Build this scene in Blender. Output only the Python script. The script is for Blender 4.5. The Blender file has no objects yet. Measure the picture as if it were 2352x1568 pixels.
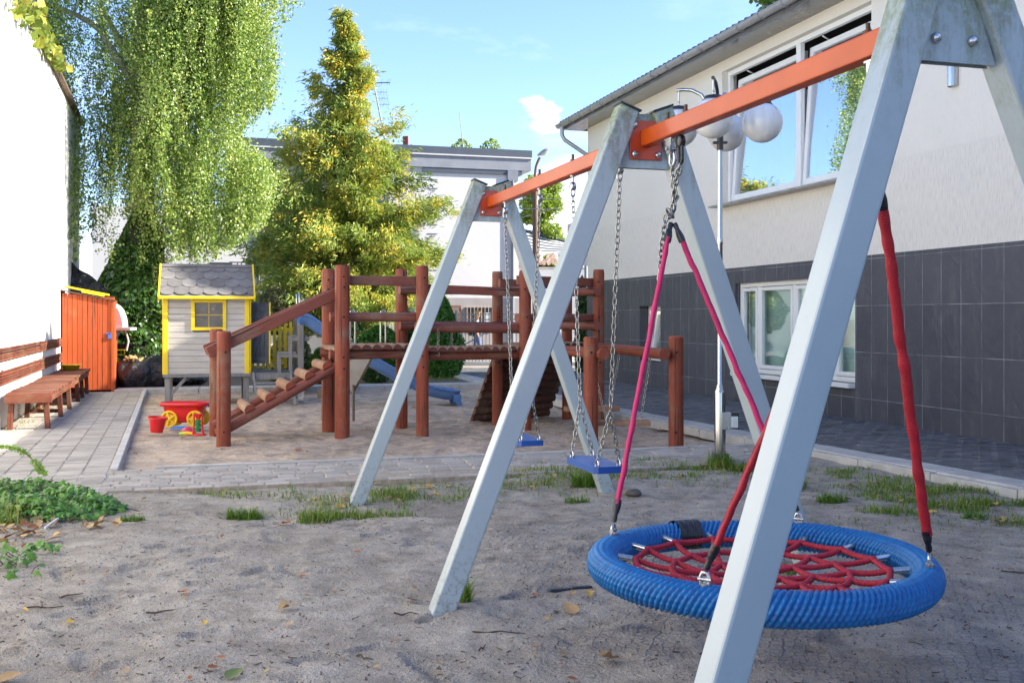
import bpy, math, random
import numpy as np
from mathutils import Vector, Matrix, noise as mn
random.seed(7); rng = np.random.default_rng(11)
C = bpy.context.scene.collection
F0, H0, HY = 2400.0, 1.35, 730.0          # focal length and horizon on a 2352 wide picture, eye height in metres
def at(px, py, Y): return Vector(((px-1176)*Y/F0, Y, H0-(py-HY)*Y/F0))
def gp(px, py, z=0.0):
    Y = F0*(H0-z)/(py-HY); return Vector(((px-1176)*Y/F0, Y, z))
U = Vector((-0.2785, 0.9604, 0)); V = Vector((0.9604, 0.2785, 0)); ZZ = Vector((0, 0, 1))
def W(v, u, z=0.0): return V*v + U*u + ZZ*z
def vu(x, y): return x*0.9604+y*0.2785, -x*0.2785+y*0.9604

# ------------------------------------------------------------------ ground heights
def gz(x, y):
    v, u = vu(x, y)
    pave = 0.0
    # sand between the paths
    fade = max(0.0, min(1.0, (30-y)/8.0))*max(0.0, min(1.0, (14-abs(x))/4))*max(0.0, min(1.0, (y+4)/4))
    h = 0.030*mn.noise((x*0.55, y*0.55, 0.3)) + 0.020*mn.noise((x*1.9, y*1.9, 4.1)) + 0.011*mn.noise((x*5.3, y*5.3, 9.0)) + 0.0042*mn.noise((x*14, y*14, 2.0))
    h -= 0.012
    if u > 9.7: h = h*1.25 - 0.035 + 0.026*mn.noise((x*3.1, y*3.1, 5.0)) + 0.016*mn.noise((x*7.7, y*7.7, 1.0))              # sand pit, a little lower
    # building pavement and left strip stay flat
    return h*fade

# ------------------------------------------------------------------ mesh builder
class MB:
    def __init__(s): s.v = []; s.f = []; s.uv = []; s.sm = []; s.mi = []
    def add(s, verts, faces, uvs=None, smooth=False, mi=0):
        o = len(s.v); s.v += [tuple(p) for p in verts]
        for i, f in enumerate(faces):
            s.f.append([o+k for k in f]); s.sm.append(smooth); s.mi.append(mi)
            s.uv.append(uvs[i] if uvs else [(0, 0)]*len(f))
    def box(s, c, size, X=None, Y=None, Z=None, mi=0):
        X = Vector(X) if X is not None else Vector((1, 0, 0)); Y = Vector(Y) if Y is not None else Vector((0, 1, 0)); Z = Vector(Z) if Z is not None else Vector((0, 0, 1))
        c = Vector(c); a, b, d = size[0]/2, size[1]/2, size[2]/2
        P = [c+X*(a*i)+Y*(b*j)+Z*(d*k) for k in (-1, 1) for j in (-1, 1) for i in (-1, 1)]
        fs = [(0, 2, 3, 1), (4, 5, 7, 6), (0, 1, 5, 4), (2, 6, 7, 3), (0, 4, 6, 2), (1, 3, 7, 5)]
        L = max(range(3), key=lambda k: size[k])
        uvs = []
        jit = random.random()*20
        for f in fs:
            q = []
            for k in f:
                co = [(1 if k & 1 else -1)*a, (1 if k & 2 else -1)*b, (1 if k & 4 else -1)*d]
                rest = sum(co[m] for m in range(3) if m != L)
                q.append((rest+jit, co[L]))
            uvs.append(q)
        s.add(P, fs, uvs, mi=mi)
    def beam(s, p0, p1, w, h, up=(0, 0, 1), mi=0):
        p0 = Vector(p0); p1 = Vector(p1); d = p1-p0; L = d.length; d.normalize()
        up = Vector(up); side = d.cross(up)
        if side.length < 1e-4: side = d.cross(Vector((1, 0, 0)))
        side.normalize(); up = side.cross(d)
        s.box((p0+p1)/2, (L, w, h), d, side, up, mi=mi)
    def cyl(s, p0, p1, r0, r1=None, n=20, cap=True, mi=0, dome=0.0):
        p0 = Vector(p0); p1 = Vector(p1); r1 = r0 if r1 is None else r1
        d = (p1-p0); L = d.length; d.normalize()
        a = Vector((1, 0, 0)) if abs(d.x) < .8 else Vector((0, 1, 0))
        x = d.cross(a).normalized(); y = d.cross(x)
        jit = random.random()*10
        A = [p0+(x*math.cos(t)+y*math.sin(t))*r0 for t in [2*math.pi*k/n for k in range(n)]]
        B = [p1+(x*math.cos(t)+y*math.sin(t))*r1 for t in [2*math.pi*k/n for k in range(n)]]
        fs = []; uvs = []
        for k in range(n):
            m = (k+1) % n
            fs.append((k, m, n+m, n+k)); u0 = 2*math.pi*k/n*r0+jit; u1 = 2*math.pi*(k+1)/n*r0+jit
            uvs.append([(u0, jit), (u1, jit), (u1, L+jit), (u0, L+jit)])
        s.add(A+B, fs, uvs, True, mi)
        if cap:
            s.add(A, [tuple(range(n-1, -1, -1))], None, False, mi); s.add(B, [tuple(range(n))], None, False, mi)
    def tube(s, pts, r, n=8, closed=False, cap=True, mi=0, flat=None):
        pts = [Vector(p) for p in pts]; N = len(pts)
        rs = r if isinstance(r, (list, tuple)) else [r]*N
        T = []
        for i in range(N):
            if closed: t = pts[(i+1) % N]-pts[i-1]
            else: t = pts[min(i+1, N-1)]-pts[max(i-1, 0)]
            T.append(t.normalized())
        a = Vector((0, 0, 1)) if abs(T[0].z) < .9 else Vector((1, 0, 0))
        x = T[0].cross(a).normalized(); V_ = []; Ls = [0.0]
        for i in range(N):
            x = (x-T[i]*x.dot(T[i])).normalized(); y = T[i].cross(x)
            for k in range(n):
                t = 2*math.pi*k/n
                if flat: V_.append(pts[i]+x*math.cos(t)*rs[i]*flat[0]+y*math.sin(t)*rs[i]*flat[1])
                else: V_.append(pts[i]+x*math.cos(t)*rs[i]+y*math.sin(t)*rs[i])
            if i: Ls.append(Ls[-1]+(pts[i]-pts[i-1]).length)
        fs = []; uvs = []
        for i in range(N if closed else N-1):
            j = (i+1) % N
            for k in range(n):
                m = (k+1) % n
                fs.append((i*n+k, i*n+m, j*n+m, j*n+k))
                l0 = Ls[i]; l1 = Ls[j] if j else Ls[i]+.01
                uvs.append([(k/n, l0), ((k+1)/n, l0), ((k+1)/n, l1), (k/n, l1)])
        s.add(V_, fs, uvs, True, mi)
        if cap and not closed:
            s.add(V_[:n], [tuple(range(n-1, -1, -1))], None, False, mi); s.add(V_[-n:], [tuple(range(n))], None, False, mi)
    def lathe(s, c, prof, n=24, X=None, Y=None, Z=None, mi=0, smooth=True):
        c = Vector(c); X = Vector(X or (1, 0, 0)); Y = Vector(Y or (0, 1, 0)); Z = Vector(Z or (0, 0, 1))
        V_ = []
        for (r, z) in prof:
            for k in range(n):
                t = 2*math.pi*k/n; V_.append(c+X*(r*math.cos(t))+Y*(r*math.sin(t))+Z*z)
        fs = []
        for i in range(len(prof)-1):
            for k in range(n):
                m = (k+1) % n; fs.append((i*n+k, i*n+m, (i+1)*n+m, (i+1)*n+k))
        s.add(V_, fs, None, smooth, mi)
    def sphere(s, c, r, n=24, sz=1.0, mi=0):
        m = n//2
        prof = [(max(1e-4, r*math.sin(math.pi*i/m)), -r*sz*math.cos(math.pi*i/m)) for i in range(m+1)]
        s.lathe(c, prof, n, mi=mi)
    def prism(s, poly, ext, mi=0, emi=None):
        poly = [Vector(p) for p in poly]; ext = Vector(ext); n = len(poly)
        Q = [p+ext for p in poly]
        emi = mi if emi is None else emi; s.add(poly, [tuple(range(n-1, -1, -1))], [[(0, 0)]*n], mi=emi); s.add(Q, [tuple(range(n))], [[(0, 0)]*n], mi=emi)
        for k in range(n):
            m = (k+1) % n; L = (poly[m]-poly[k]).length; E = ext.length
            s.add([poly[k], poly[m], Q[m], Q[k]], [(0, 1, 2, 3)], [[(0, 0), (0, L), (E, L), (E, 0)]], mi=mi)
    def grid(s, fn, nu, nv, smooth=True, mi=0, uvs=True, flip=False):
        P = [fn(i/nu, j/nv) for j in range(nv+1) for i in range(nu+1)]
        fs = []; uu = []
        for j in range(nv):
            for i in range(nu):
                a = j*(nu+1)+i; q = (a, a+1, a+nu+2, a+nu+1); fs.append(q[::-1] if flip else q)
                w = [(i/nu, j/nv), ((i+1)/nu, j/nv), ((i+1)/nu, (j+1)/nv), (i/nu, (j+1)/nv)]; uu.append(w[::-1] if flip else w)
        s.add(P, fs, uu, smooth, mi)
    def slab(s, fn, nu, nv, off, smooth=True, mi=0):
        """a curved sheet with real thickness"""
        off = Vector(off)
        s.grid(fn, nu, nv, smooth, mi); s.grid(lambda a, b: Vector(fn(a, b))+off, nu, nv, smooth, mi, flip=True)
        edge = [(i/nu, 0) for i in range(nu+1)]+[(1, j/nv) for j in range(1, nv+1)]+[(i/nu, 1) for i in range(nu-1, -1, -1)]+[(0, j/nv) for j in range(nv-1, -1, -1)]
        for k in range(len(edge)-1):
            a, b = Vector(fn(*edge[k])), Vector(fn(*edge[k+1])); s.add([a, b, b+off, a+off], [(0, 3, 2, 1)], None, False, mi)
    def build(s, name, mat, parent=None, bev=0, label=None, kind=None):
        org = Vector(ORG.get(parent.name, (0, 0, 0))) if parent else Vector((0, 0, 0))
        me = bpy.data.meshes.new(name)
        me.from_pydata([tuple(Vector(p)-org) for p in s.v] if org.length else s.v, [], s.f)
        uvl = me.uv_layers.new(name='UVMap')
        flat = [c for f in s.uv for p in f for c in p]
        uvl.data.foreach_set('uv', flat)
        me.polygons.foreach_set('use_smooth', s.sm)
        ms = mat if isinstance(mat, (list, tuple)) else [mat]
        for m in ms: me.materials.append(m)
        if len(ms) > 1: me.polygons.foreach_set('material_index', s.mi)
        me.update()
        return link(name, me, parent, bev, label, kind)
ORG = {}
def link(name, me, parent=None, bev=0, label=None, kind=None):
    o = bpy.data.objects.new(name, me); C.objects.link(o)
    if parent:
        o.parent = parent; ORG[o.name] = ORG.get(parent.name, Vector((0, 0, 0)))
    if bev:
        m = o.modifiers.new('Bevel', 'BEVEL'); m.width = bev; m.segments = 2; m.limit_method = 'ANGLE'; m.angle_limit = math.radians(50); m.harden_normals = False
    if label: o['label'] = label
    if kind: o['kind'] = kind
    return o
def thing(name, label, cat, loc, group=None):
    o = bpy.data.objects.new(name, None); C.objects.link(o); o.location = loc; o.empty_display_size = .1
    ORG[o.name] = Vector(loc); o['label'] = label; o['category'] = cat
    if group: o['group'] = group
    return o
def tag(o, label, cat, group=None):
    o['label'] = label; o['category'] = cat
    if group: o['group'] = group
    return o
def struct(o): o['kind'] = 'structure'; return o
def npmesh(name, verts, quads, mat, parent=None, smooth=False, kind=None, nv=4):
    """fast mesh from numpy arrays, faces all with nv corners"""
    verts = np.asarray(verts, dtype=np.float32); quads = np.asarray(quads, dtype=np.int32)
    if parent: verts = verts-np.array(ORG.get(parent.name, (0, 0, 0)), dtype=np.float32)
    me = bpy.data.meshes.new(name); me.vertices.add(len(verts)); me.vertices.foreach_set('co', verts.ravel())
    n = len(quads); me.loops.add(n*nv); me.loops.foreach_set('vertex_index', quads.ravel())
    me.polygons.add(n); me.polygons.foreach_set('loop_start', np.arange(n, dtype=np.int32)*nv)
    try: me.polygons.foreach_set('loop_total', np.full(n, nv, dtype=np.int32))
    except Exception: pass
    me.polygons.foreach_set('use_smooth', np.full(n, smooth, dtype=bool))
    me.materials.append(mat); me.update(calc_edges=True); me.validate()
    return link(name, me, parent, kind=kind)

# ------------------------------------------------------------------ materials
MATS = {}
def newmat(name):
    m = bpy.data.materials.new(name); m.use_nodes = True; nt = m.node_tree; nt.nodes.clear(); return m, nt
class N:
    """tiny node helper"""
    def __init__(s, nt): s.nt = nt
    def __call__(s, t, ins=None, **kw):
        n = s.nt.nodes.new(t)
        for k, v in kw.items(): setattr(n, k, v)
        for k, v in (ins or {}).items(): s.set(n.inputs[k], v)
        return n
    def set(s, sock, v):
        if isinstance(v, bpy.types.NodeSocket): s.nt.links.new(v, sock)
        elif isinstance(v, bpy.types.Node): s.nt.links.new(v.outputs[0], sock)
        elif isinstance(v, (tuple, list)) and sock.type == 'RGBA' and len(v) == 3: sock.default_value = (*v, 1)
        else: sock.default_value = v
    def ramp(s, fac, stops, interp='LINEAR'):
        n = s.nt.nodes.new('ShaderNodeValToRGB'); r = n.color_ramp; r.interpolation = interp
        while len(r.elements) < len(stops): r.elements.new(0.5)
        for e, (p, c) in zip(r.elements, stops):
            e.position = p; e.color = (*c, 1) if isinstance(c, (tuple, list)) else (c, c, c, 1)
        s.set(n.inputs[0], fac); return n.outputs[0]
    def mix(s, fac, a, b, mode='MIX'):
        n = s.nt.nodes.new('ShaderNodeMix'); n.data_type = 'RGBA'; n.blend_type = mode
        s.set(n.inputs[0], fac); s.set(n.inputs[6], a); s.set(n.inputs[7], b); return n.outputs[2]
    def math(s, op, a, b=0.0, c=None):
        n = s.nt.nodes.new('ShaderNodeMath'); n.operation = op; s.set(n.inputs[0], a); s.set(n.inputs[1], b)
        if c is not None: s.set(n.inputs[2], c)
        return n.outputs[0]
    def noise(s, vec, scale, detail=4, rough=.55, dist=0):
        n = s('ShaderNodeTexNoise', {'Scale': scale, 'Detail': detail, 'Roughness': rough, 'Distortion': dist}); s.set(n.inputs['Vector'], vec); return n.outputs[0]
    def mapping(s, vec, sc=(1, 1, 1), rot=(0, 0, 0), loc=(0, 0, 0)):
        n = s('ShaderNodeMapping', {'Scale': sc, 'Rotation': rot, 'Location': loc}); s.set(n.inputs['Vector'], vec); return n.outputs[0]
    def bump(s, h, strength, dist, normal=None):
        n = s('ShaderNodeBump', {'Strength': strength, 'Distance': dist}); s.set(n.inputs['Height'], h)
        if normal is not None: s.set(n.inputs['Normal'], normal)
        return n.outputs[0]
def M(name, c1, c2=None, rough=.6, metal=0.0, scale=8, detail=5, stretch=(1, 1, 1), bump=0.0, bscale=None, bdist=.005, coord='Object', lo=.38, hi=.64, rand=0.0, coat=0.0, spec=.5, dirt=None, rvar=0.15, speck=None, alpha=None, trans=0):
    m, nt = newmat(name); n = N(nt)
    tc = n('ShaderNodeTexCoord'); vec = n.mapping(tc.outputs[coord], stretch)
    f = n.noise(vec, scale, detail)
    col = n.ramp(f, [(lo, c1), (hi, c2 or tuple(x*.85 for x in c1))])
    if speck:                              # (colour, scale, threshold): stains of their own shape
        f3 = n.noise(vec, speck[1], 6, .65); col = n.mix(n.ramp(f3, [(speck[2], 0.0), (speck[2]+.08, 1.0)]), col, speck[0])
    if dirt:
        f2 = n.noise(tc.outputs['Object'], dirt[1], 6, .7); col = n.mix(n.ramp(f2, [(dirt[2], 0.0), (dirt[2]+.15, 1.0)]), col, dirt[0])
    if rand:
        g = n('ShaderNodeNewGeometry'); oi = n('ShaderNodeObjectInfo')
        rv = n.math('FRACT', n.math('ADD', g.outputs['Random Per Island'], oi.outputs['Random']))
        val = n.math('MULTIPLY_ADD', rv, rand*2, 1-rand)
        h = n('ShaderNodeHueSaturation', {'Color': col, 'Value': val}); col = h.outputs[0]
    p = n('ShaderNodeBsdfPrincipled', {'Base Color': col, 'Metallic': metal, 'Roughness': rough, 'Specular IOR Level': spec, 'Coat Weight': coat, 'Coat Roughness': .12})
    if rvar: n.set(p.inputs['Roughness'], n.math('MULTIPLY_ADD', f, rvar*2, rough-rvar))
    if bump:
        fb = n.noise(vec, bscale or scale*4, 5, .6); n.set(p.inputs['Normal'], n.bump(fb, bump, bdist))
    o = n('ShaderNodeOutputMaterial'); n.set(o.inputs[0], p.outputs[0])
    MATS[name] = m; return m
def leafmat(name, stops, scale=.8, trans=.35, rough=.45, nw=.5, spec=.4):
    m, nt = newmat(name); n = N(nt)
    g = n('ShaderNodeNewGeometry'); tc = n('ShaderNodeTexCoord')
    f = n.noise(tc.outputs['Object'], scale, 3)
    fac = n.math('ADD', n.math('MULTIPLY', g.outputs['Random Per Island'], 1-nw), n.math('MULTIPLY', n.ramp(f, [(.3, 0.0), (.7, 1.0)]), nw))
    col = n.ramp(fac, stops)
    p = n('ShaderNodeBsdfPrincipled', {'Base Color': col, 'Roughness': rough, 'Specular IOR Level': spec})
    t = n('ShaderNodeBsdfTranslucent', {'Color': n.mix(.5, col, (.35, .45, .04))})
    mx = n('ShaderNodeMixShader', {0: trans}); n.set(mx.inputs[1], p.outputs[0]); n.set(mx.inputs[2], t.outputs[0])
    o = n('ShaderNodeOutputMaterial'); n.set(o.inputs[0], mx.outputs[0]); return m
# ------------------------------------------------------------------ world, sun, camera
SUN_EL = math.radians(30.0); SUN_PHI = math.radians(15)
sd = V*math.cos(SUN_PHI) - U*math.sin(SUN_PHI)         # horizontal direction towards the sun
SUNV = Vector((sd.x*math.cos(SUN_EL), sd.y*math.cos(SUN_EL), math.sin(SUN_EL)))
w = bpy.data.worlds.new('World'); bpy.context.scene.world = w; w.use_nodes = True
nt = w.node_tree; nt.nodes.clear(); n = N(nt)
sky = n('ShaderNodeTexSky', sky_type='NISHITA'); sky.sun_disc = False; sky.sun_elevation = SUN_EL
sky.sun_rotation = math.atan2(SUNV.x, SUNV.y); sky.altitude = 60; sky.air_density = 1.0; sky.dust_density = 0.35; sky.ozone_density = 1.8
tc = n('ShaderNodeTexCoord')
# a few thin summer clouds low over the houses
sep = n('ShaderNodeSeparateXYZ'); n.set(sep.inputs[0], tc.outputs['Generated'])
cn = n.noise(n.mapping(tc.outputs['Generated'], (1, 1, 2.2), loc=(3.1, .7, .2)), 5.5, 7, .62, .3)
low = n.ramp(sep.outputs[2], [(0.0, 1.0), (0.16, .75), (0.34, 0.0)])
def blob(d, a, b):
    vm = n('ShaderNodeVectorMath', operation='NORMALIZE'); n.set(vm.inputs[0], tc.outputs['Generated'])
    dt = n('ShaderNodeVectorMath', operation='DOT_PRODUCT'); n.set(dt.inputs[0], vm.outputs[0]); dt.inputs[1].default_value = Vector(d).normalized()
    mr = n('ShaderNodeMapRange'); n.set(mr.inputs[0], dt.outputs['Value']); mr.inputs[1].default_value = a; mr.inputs[2].default_value = b; return mr.outputs[0]
c1 = n.math('MAXIMUM', blob((48/F0, 1, 472/F0), .99976, 1.00004), blob((76/F0, 1, 460/F0), .9998, 1.00002))
fine = n.noise(n.mapping(tc.outputs['Generated'], (1, 1, 1.6)), 42, 6, .6, .2)
m1 = n.math('MULTIPLY', n.ramp(n.math('ADD', n.math('MULTIPLY', c1, .55), n.math('MULTIPLY', n.math('SUBTRACT', fine, .5), 1.9)), [(.24, 0.0), (.72, .7)]), n.ramp(c1, [(.02, 0.0), (.3, 1.0)]))
m2 = n.math('MULTIPLY', blob((135/F0, 1, 262/F0), .9988, .9999), n.ramp(cn, [(.42, 0.0), (.62, .8)]))
m3 = n.math('MULTIPLY', low, n.ramp(cn, [(.56, 0.0), (.72, .35)]))
mk = n.math('MINIMUM', n.math('ADD', n.math('ADD', m1, m2), m3), 1.0)
colr = n.mix(mk, n.mix(1.0, sky.outputs[0], (.74, .795, .98), 'MULTIPLY'), (6.3, 6.5, 6.8))
bg = n('ShaderNodeBackground', {'Strength': 0.13}); n.set(bg.inputs[0], colr)
ow = n('ShaderNodeOutputWorld'); n.set(ow.inputs[0], bg.outputs[0])
sl = bpy.data.lights.new('sun', 'SUN'); sl.energy = 5.0; sl.angle = math.radians(.5); sl.color = (1.0, .93, .80)
so = bpy.data.objects.new('sun', sl); C.objects.link(so); so.rotation_euler = SUNV.to_track_quat('Z', 'Y').to_euler(); so.location = (20, 5, 20)
cam = bpy.data.cameras.new('camera'); co = bpy.data.objects.new('camera', cam); C.objects.link(co)
co.location = (0, 0, H0); co.rotation_euler = (math.radians(90), 0, 0)
cam.sensor_width = 36; cam.lens = 36*F0/2352; cam.shift_y = -54/2352; cam.clip_start = .05; cam.clip_end = 2000
sc = bpy.context.scene; sc.camera = co
sc.view_settings.view_transform = 'Standard'; sc.view_settings.look = 'None'; sc.view_settings.exposure = 1.54; sc.view_settings.gamma = 1
sc.cycles.max_bounces = 8; sc.cycles.transparent_max_bounces = 12; sc.cycles.use_denoising = True
sc.cycles.sample_clamp_indirect = 8

# ------------------------------------------------------------------ materials
def ground_mat():
    m, nt = newmat('sandy ground'); n = N(nt)
    g = n('ShaderNodeNewGeometry'); pos = g.outputs['Position']
    du = n('ShaderNodeVectorMath', operation='DOT_PRODUCT'); n.set(du.inputs[0], pos); du.inputs[1].default_value = U
    dv = n('ShaderNodeVectorMath', operation='DOT_PRODUCT'); n.set(dv.inputs[0], pos); dv.inputs[1].default_value = V
    u = du.outputs['Value']; v = dv.outputs['Value']
    big = n.noise(pos, .9, 5, .6); mid = n.noise(pos, 6, 6, .65); fin = n.noise(pos, 60, 4, .6); gr = n.noise(pos, 260, 2, .5)
    fore = n.ramp(mid, [(.30, (.285, .252, .208)), (.50, (.44, .392, .327)), (.72, (.545, .488, .415))])
    pit = n.ramp(mid, [(.30, (.42, .315, .225)), (.50, (.64, .50, .37)), (.72, (.74, .60, .46))])
    col = n.mix(n.ramp(n.math('ADD', u, n.math('MULTIPLY', big, 1.0)), [(0, 0.0), (1, 1.0)]), fore, pit)
    ub = n.math('SUBTRACT', u, 9.2); col = n.mix(n.ramp(n.math('ADD', ub, n.math('MULTIPLY_ADD', big, .8, -.4)), [(0.0, 0.0), (.9, 1.0)]), fore, pit)
    # damp darker stains and old leaf mould
    col = n.mix(n.math('MULTIPLY', n.ramp(big, [(.45, 0.0), (.66, 1.0)]), .42), col, (.17, .145, .12)); col = n.mix(n.math('MULTIPLY', n.ramp(n.noise(pos, 2.6, 6, .7, .5), [(.50, 0.0), (.64, 1.0)]), .38), col, (.15, .125, .10))
    # grains and dark specks
    col = n.mix(n.ramp(gr, [(.36, .75), (.48, 0.0)]), col, (.07, .055, .045))
    col = n.mix(n.ramp(gr, [(.60, 0.0), (.70, .5)]), col, (.55, .51, .46))
    vs = n('ShaderNodeTexVoronoi', {'Scale': 42.0}); n.set(vs.inputs['Vector'], n.mapping(pos, (1, 1.0, 1)))
    spk = n.math('MULTIPLY', n.ramp(vs.outputs['Distance'], [(.12, 1.0), (.2, 0.0)]), n.ramp(n.noise(pos, 9, 3), [(.5, 0.0), (.6, .85)]))
    col = n.mix(spk, col, (.045, .032, .025))
    # rubber honeycomb mats showing through the sand below the nest swing
    wob = n.noise(pos, 3.0, 4, .6)
    vv = n.math('ADD', v, n.math('MULTIPLY_ADD', wob, 1.2, -.6)); uu = n.math('ADD', u, n.math('MULTIPLY_ADD', wob, .5, -.25))
    mv = n.ramp(n.math('MULTIPLY', n.math('SUBTRACT', vv, 1.1), .5), [(.0, 0.0), (.35, 1.0)])
    ma = n.math('MULTIPLY', n.ramp(n.math('SUBTRACT', uu, 4.85), [(0, 0.0), (.18, 1.0)]), n.ramp(n.math('SUBTRACT', 6.9, uu), [(0, 0.0), (.8, 1.0)]))
    mb = n.math('MULTIPLY', n.ramp(n.math('SUBTRACT', 4.72, uu), [(0, 0.0), (.3, 1.0)]), n.ramp(n.math('SUBTRACT', uu, 1.2), [(0, 0.0), (.5, 1.0)]))
    mm = n.math('MULTIPLY', mv, n.math('MAXIMUM', ma, mb))
    mm = n.math('MULTIPLY', mm, n.ramp(n.math('SUBTRACT', 4.4, vv), [(0, 0.0), (.6, 1.0)]))
    hx = n('ShaderNodeTexVoronoi', {'Scale': 21.0, 'Randomness': .40}, feature='DISTANCE_TO_EDGE')
    n.set(hx.inputs['Vector'], n.mapping(pos, (1.0, 1.15, 0.0), rot=(0, 0, .28)))
    rim = n.ramp(hx.outputs[0], [(.05, 1.0), (.15, 0.0)])
    show = n.ramp(n.noise(pos, 1.9, 5, .65), [(.42, .06), (.58, 1.0)])
    rub = n.math('MULTIPLY', n.math('MULTIPLY', rim, show), n.math('MULTIPLY', mm, n.ramp(n.noise(pos, 24, 3), [(.34, .0), (.50, 1.0)])))
    col = n.mix(n.math('MULTIPLY', rub, .62), col, (.060, .085, .135))
    wet = n.math('MULTIPLY', n.math('MULTIPLY', mm, show), .35); col = n.mix(wet, col, (.16, .155, .155))
    h = n.math('ADD', n.math('MULTIPLY', mid, .030), n.math('ADD', n.math('MULTIPLY', fin, .008), n.math('MULTIPLY', gr, .0022)))
    h = n.math('ADD', h, n.math('MULTIPLY', rub, .004)); h = n.math('SUBTRACT', h, n.math('MULTIPLY', spk, .003))
    p = n('ShaderNodeBsdfPrincipled', {'Base Color': col, 'Specular IOR Level': .25}); n.set(p.inputs['Roughness'], n.math('MULTIPLY_ADD', n.math('MULTIPLY', rub, 1.0), -.35, .92))
    n.set(p.inputs['Normal'], n.bump(h, 1.0, 1.5))
    o = n('ShaderNodeOutputMaterial'); n.set(o.inputs[0], p.outputs[0]); return m
GROUND = ground_mat()
def paver_mat(name, a, b, c):
    return M(name, a, b, .85, scale=3, bump=.5, bscale=60, bdist=.004, rand=.16, speck=(c, 14, .60), spec=.25)
PAVER = paver_mat('grey concrete pavers', (.40, .365, .325), (.33, .30, .265), (.23, .205, .175))
PAVERD = M('dark street pavers', (.150, .150, .155), (.105, .107, .112), .8, scale=4, bump=.5, bscale=50, rand=.2, speck=((.06, .062, .05), 3, .58))
JOINT = M('sand filled joints', (.40, .335, .265), (.28, .23, .175), .95, scale=30, bump=.6, bscale=120)
CONC = M('pale concrete edging', (.50, .485, .455), (.40, .385, .36), .85, scale=5, bump=.4, bscale=70, speck=((.22, .21, .19), 12, .62), rand=.06)
ASPH = M('asphalt street', (.10, .10, .105), (.07, .07, .075), .9, scale=20, bump=.5, bscale=200)
WALK = M('bright pavement', (.42, .39, .34), (.34, .32, .28), .9, scale=4)
SOIL = M('planting bed soil', (.10, .075, .045), (.17, .13, .08), .95, scale=12, bump=.8, bscale=40, bdist=.02)

# ------------------------------------------------------------------ ground sheet
def axis(segs):
    out = []
    for a, b, d in segs:
        k = max(1, int(round((b-a)/d))); out += [a+(b-a)*i/k for i in range(k)]
    out.append(segs[-1][1]); return out
gx = axis([(-600, -60, 90), (-60, -14, 8), (-14, -8, .5), (-8, -3.2, .06), (-3.2, 4.2, .024), (4.2, 8, .2), (8, 14, 1), (14, 60, 8), (60, 600, 90)])
gy = axis([(-300, -30, 60), (-30, -2, 4), (-2, 2.2, .3), (2.2, 8.2, .024), (8.2, 14, .05), (14, 22, .07), (22, 32, 1), (32, 80, 8), (80, 900, 110)])
gv = np.empty((len(gy), len(gx), 3), dtype=np.float32)
random.seed(5)
feet = []                                             # shoe prints pressed into the sand
for k in range(120):
    a = random.uniform(-1.1, 1.1); feet.append((random.uniform(-2.6, 1.6), random.uniform(2.9, 7.4), a, random.uniform(.8, 1.05)))
for j, y in enumerate(gy):
    near = [f for f in feet if abs(f[1]-y) < .2]
    for i, x in enumerate(gx):
        z = gz(x, y)
        for (fx, fy, fa, fs) in near:
            dx, dy = x-fx, y-fy
            if abs(dx) < .2:
                c, s_ = math.cos(fa), math.sin(fa); a, b = (dx*c+dy*s_)/(.135*fs), (-dx*s_+dy*c)/(.05*fs)
                r = a*a+b*b
                if r < 1: z -= .016*(1-r**3) - .0045*math.sin(a*22)
                elif r < 1.9: z += .010*(1.9-r)
        gv[j, i] = (x, y, z)
nx, ny = len(gx), len(gy); ii = np.arange((ny-1)*(nx-1)); r_, c_ = ii//(nx-1), ii % (nx-1)
q = np.stack([r_*nx+c_, r_*nx+c_+1, (r_+1)*nx+c_+1, (r_+1)*nx+c_], 1)
go = npmesh('ground', gv.reshape(-1, 3), q, GROUND, smooth=True); struct(go)

# ------------------------------------------------------------------ paths
def paver(mb, c, X, Y, lx, ly, h, cham=.008):
    """one block with a worn rounded top edge"""
    c = Vector(c); X = Vector(X); Y = Vector(Y); a, b = lx/2, ly/2
    j = lambda: random.uniform(-.004, .004)
    t0 = random.uniform(-.003, .004); tx = random.uniform(-.012, .012); ty = random.uniform(-.012, .012)
    def ring(m, z): return [c+X*(sx*(a-m)+j()*.5)+Y*(sy*(b-m)+j()*.5)+ZZ*(z+t0+(tx*sx*a+ty*sy*b)) for sx, sy in ((-1, -1), (1, -1), (1, 1), (-1, 1))]
    P = ring(0, -h)+ring(0, -cham)+ring(cham, 0)
    fs = [(8, 9, 10, 11)]
    for k in range(4):
        m = (k+1) % 4; fs += [(k, m, 4+m, 4+k), (4+k, 4+m, 8+m, 8+k)]
    mb.add(P, fs)
random.seed(3)
# cross path of grey blocks, along V
mb = MB(); jb = MB()
VA = Vector((0.960, 0.280, 0)); UA = Vector((-0.280, 0.960, 0))
def CP(a, b, z=0): return VA*a+UA*b+ZZ*z
a0, a1 = -2.15, 5.4
rows = [(8.60, .10, .20)] + [(8.72+.118*k, .105, .20) for k in range(9)]
for r, (b, wd, ln) in enumerate(rows):
    a = a0+(r % 2)*.11
    while a < a1:
        l = random.choice([.15, .2, .2, .24]) if r else .2
        if r == 0 or not (a > 1.0 and b < 8.95 and random.random() < .75): paver(mb, CP(a+l/2, b+wd/2, .018), VA, UA, l-.012, wd-.010, .06)
        a += l
jb.box(CP((a0+a1)/2, 9.17, -.024), (a1-a0, 1.14, .07), VA, UA)
o = mb.build('path', PAVER); struct(o)
o = jb.build('path_bed', JOINT); struct(o)
mb = MB()
a = -.45
while a < 5.2:
    mb.box(CP(a+.5, 9.83, -.03), (.99, .06, .12), VA, UA); a += 1.0
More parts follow.
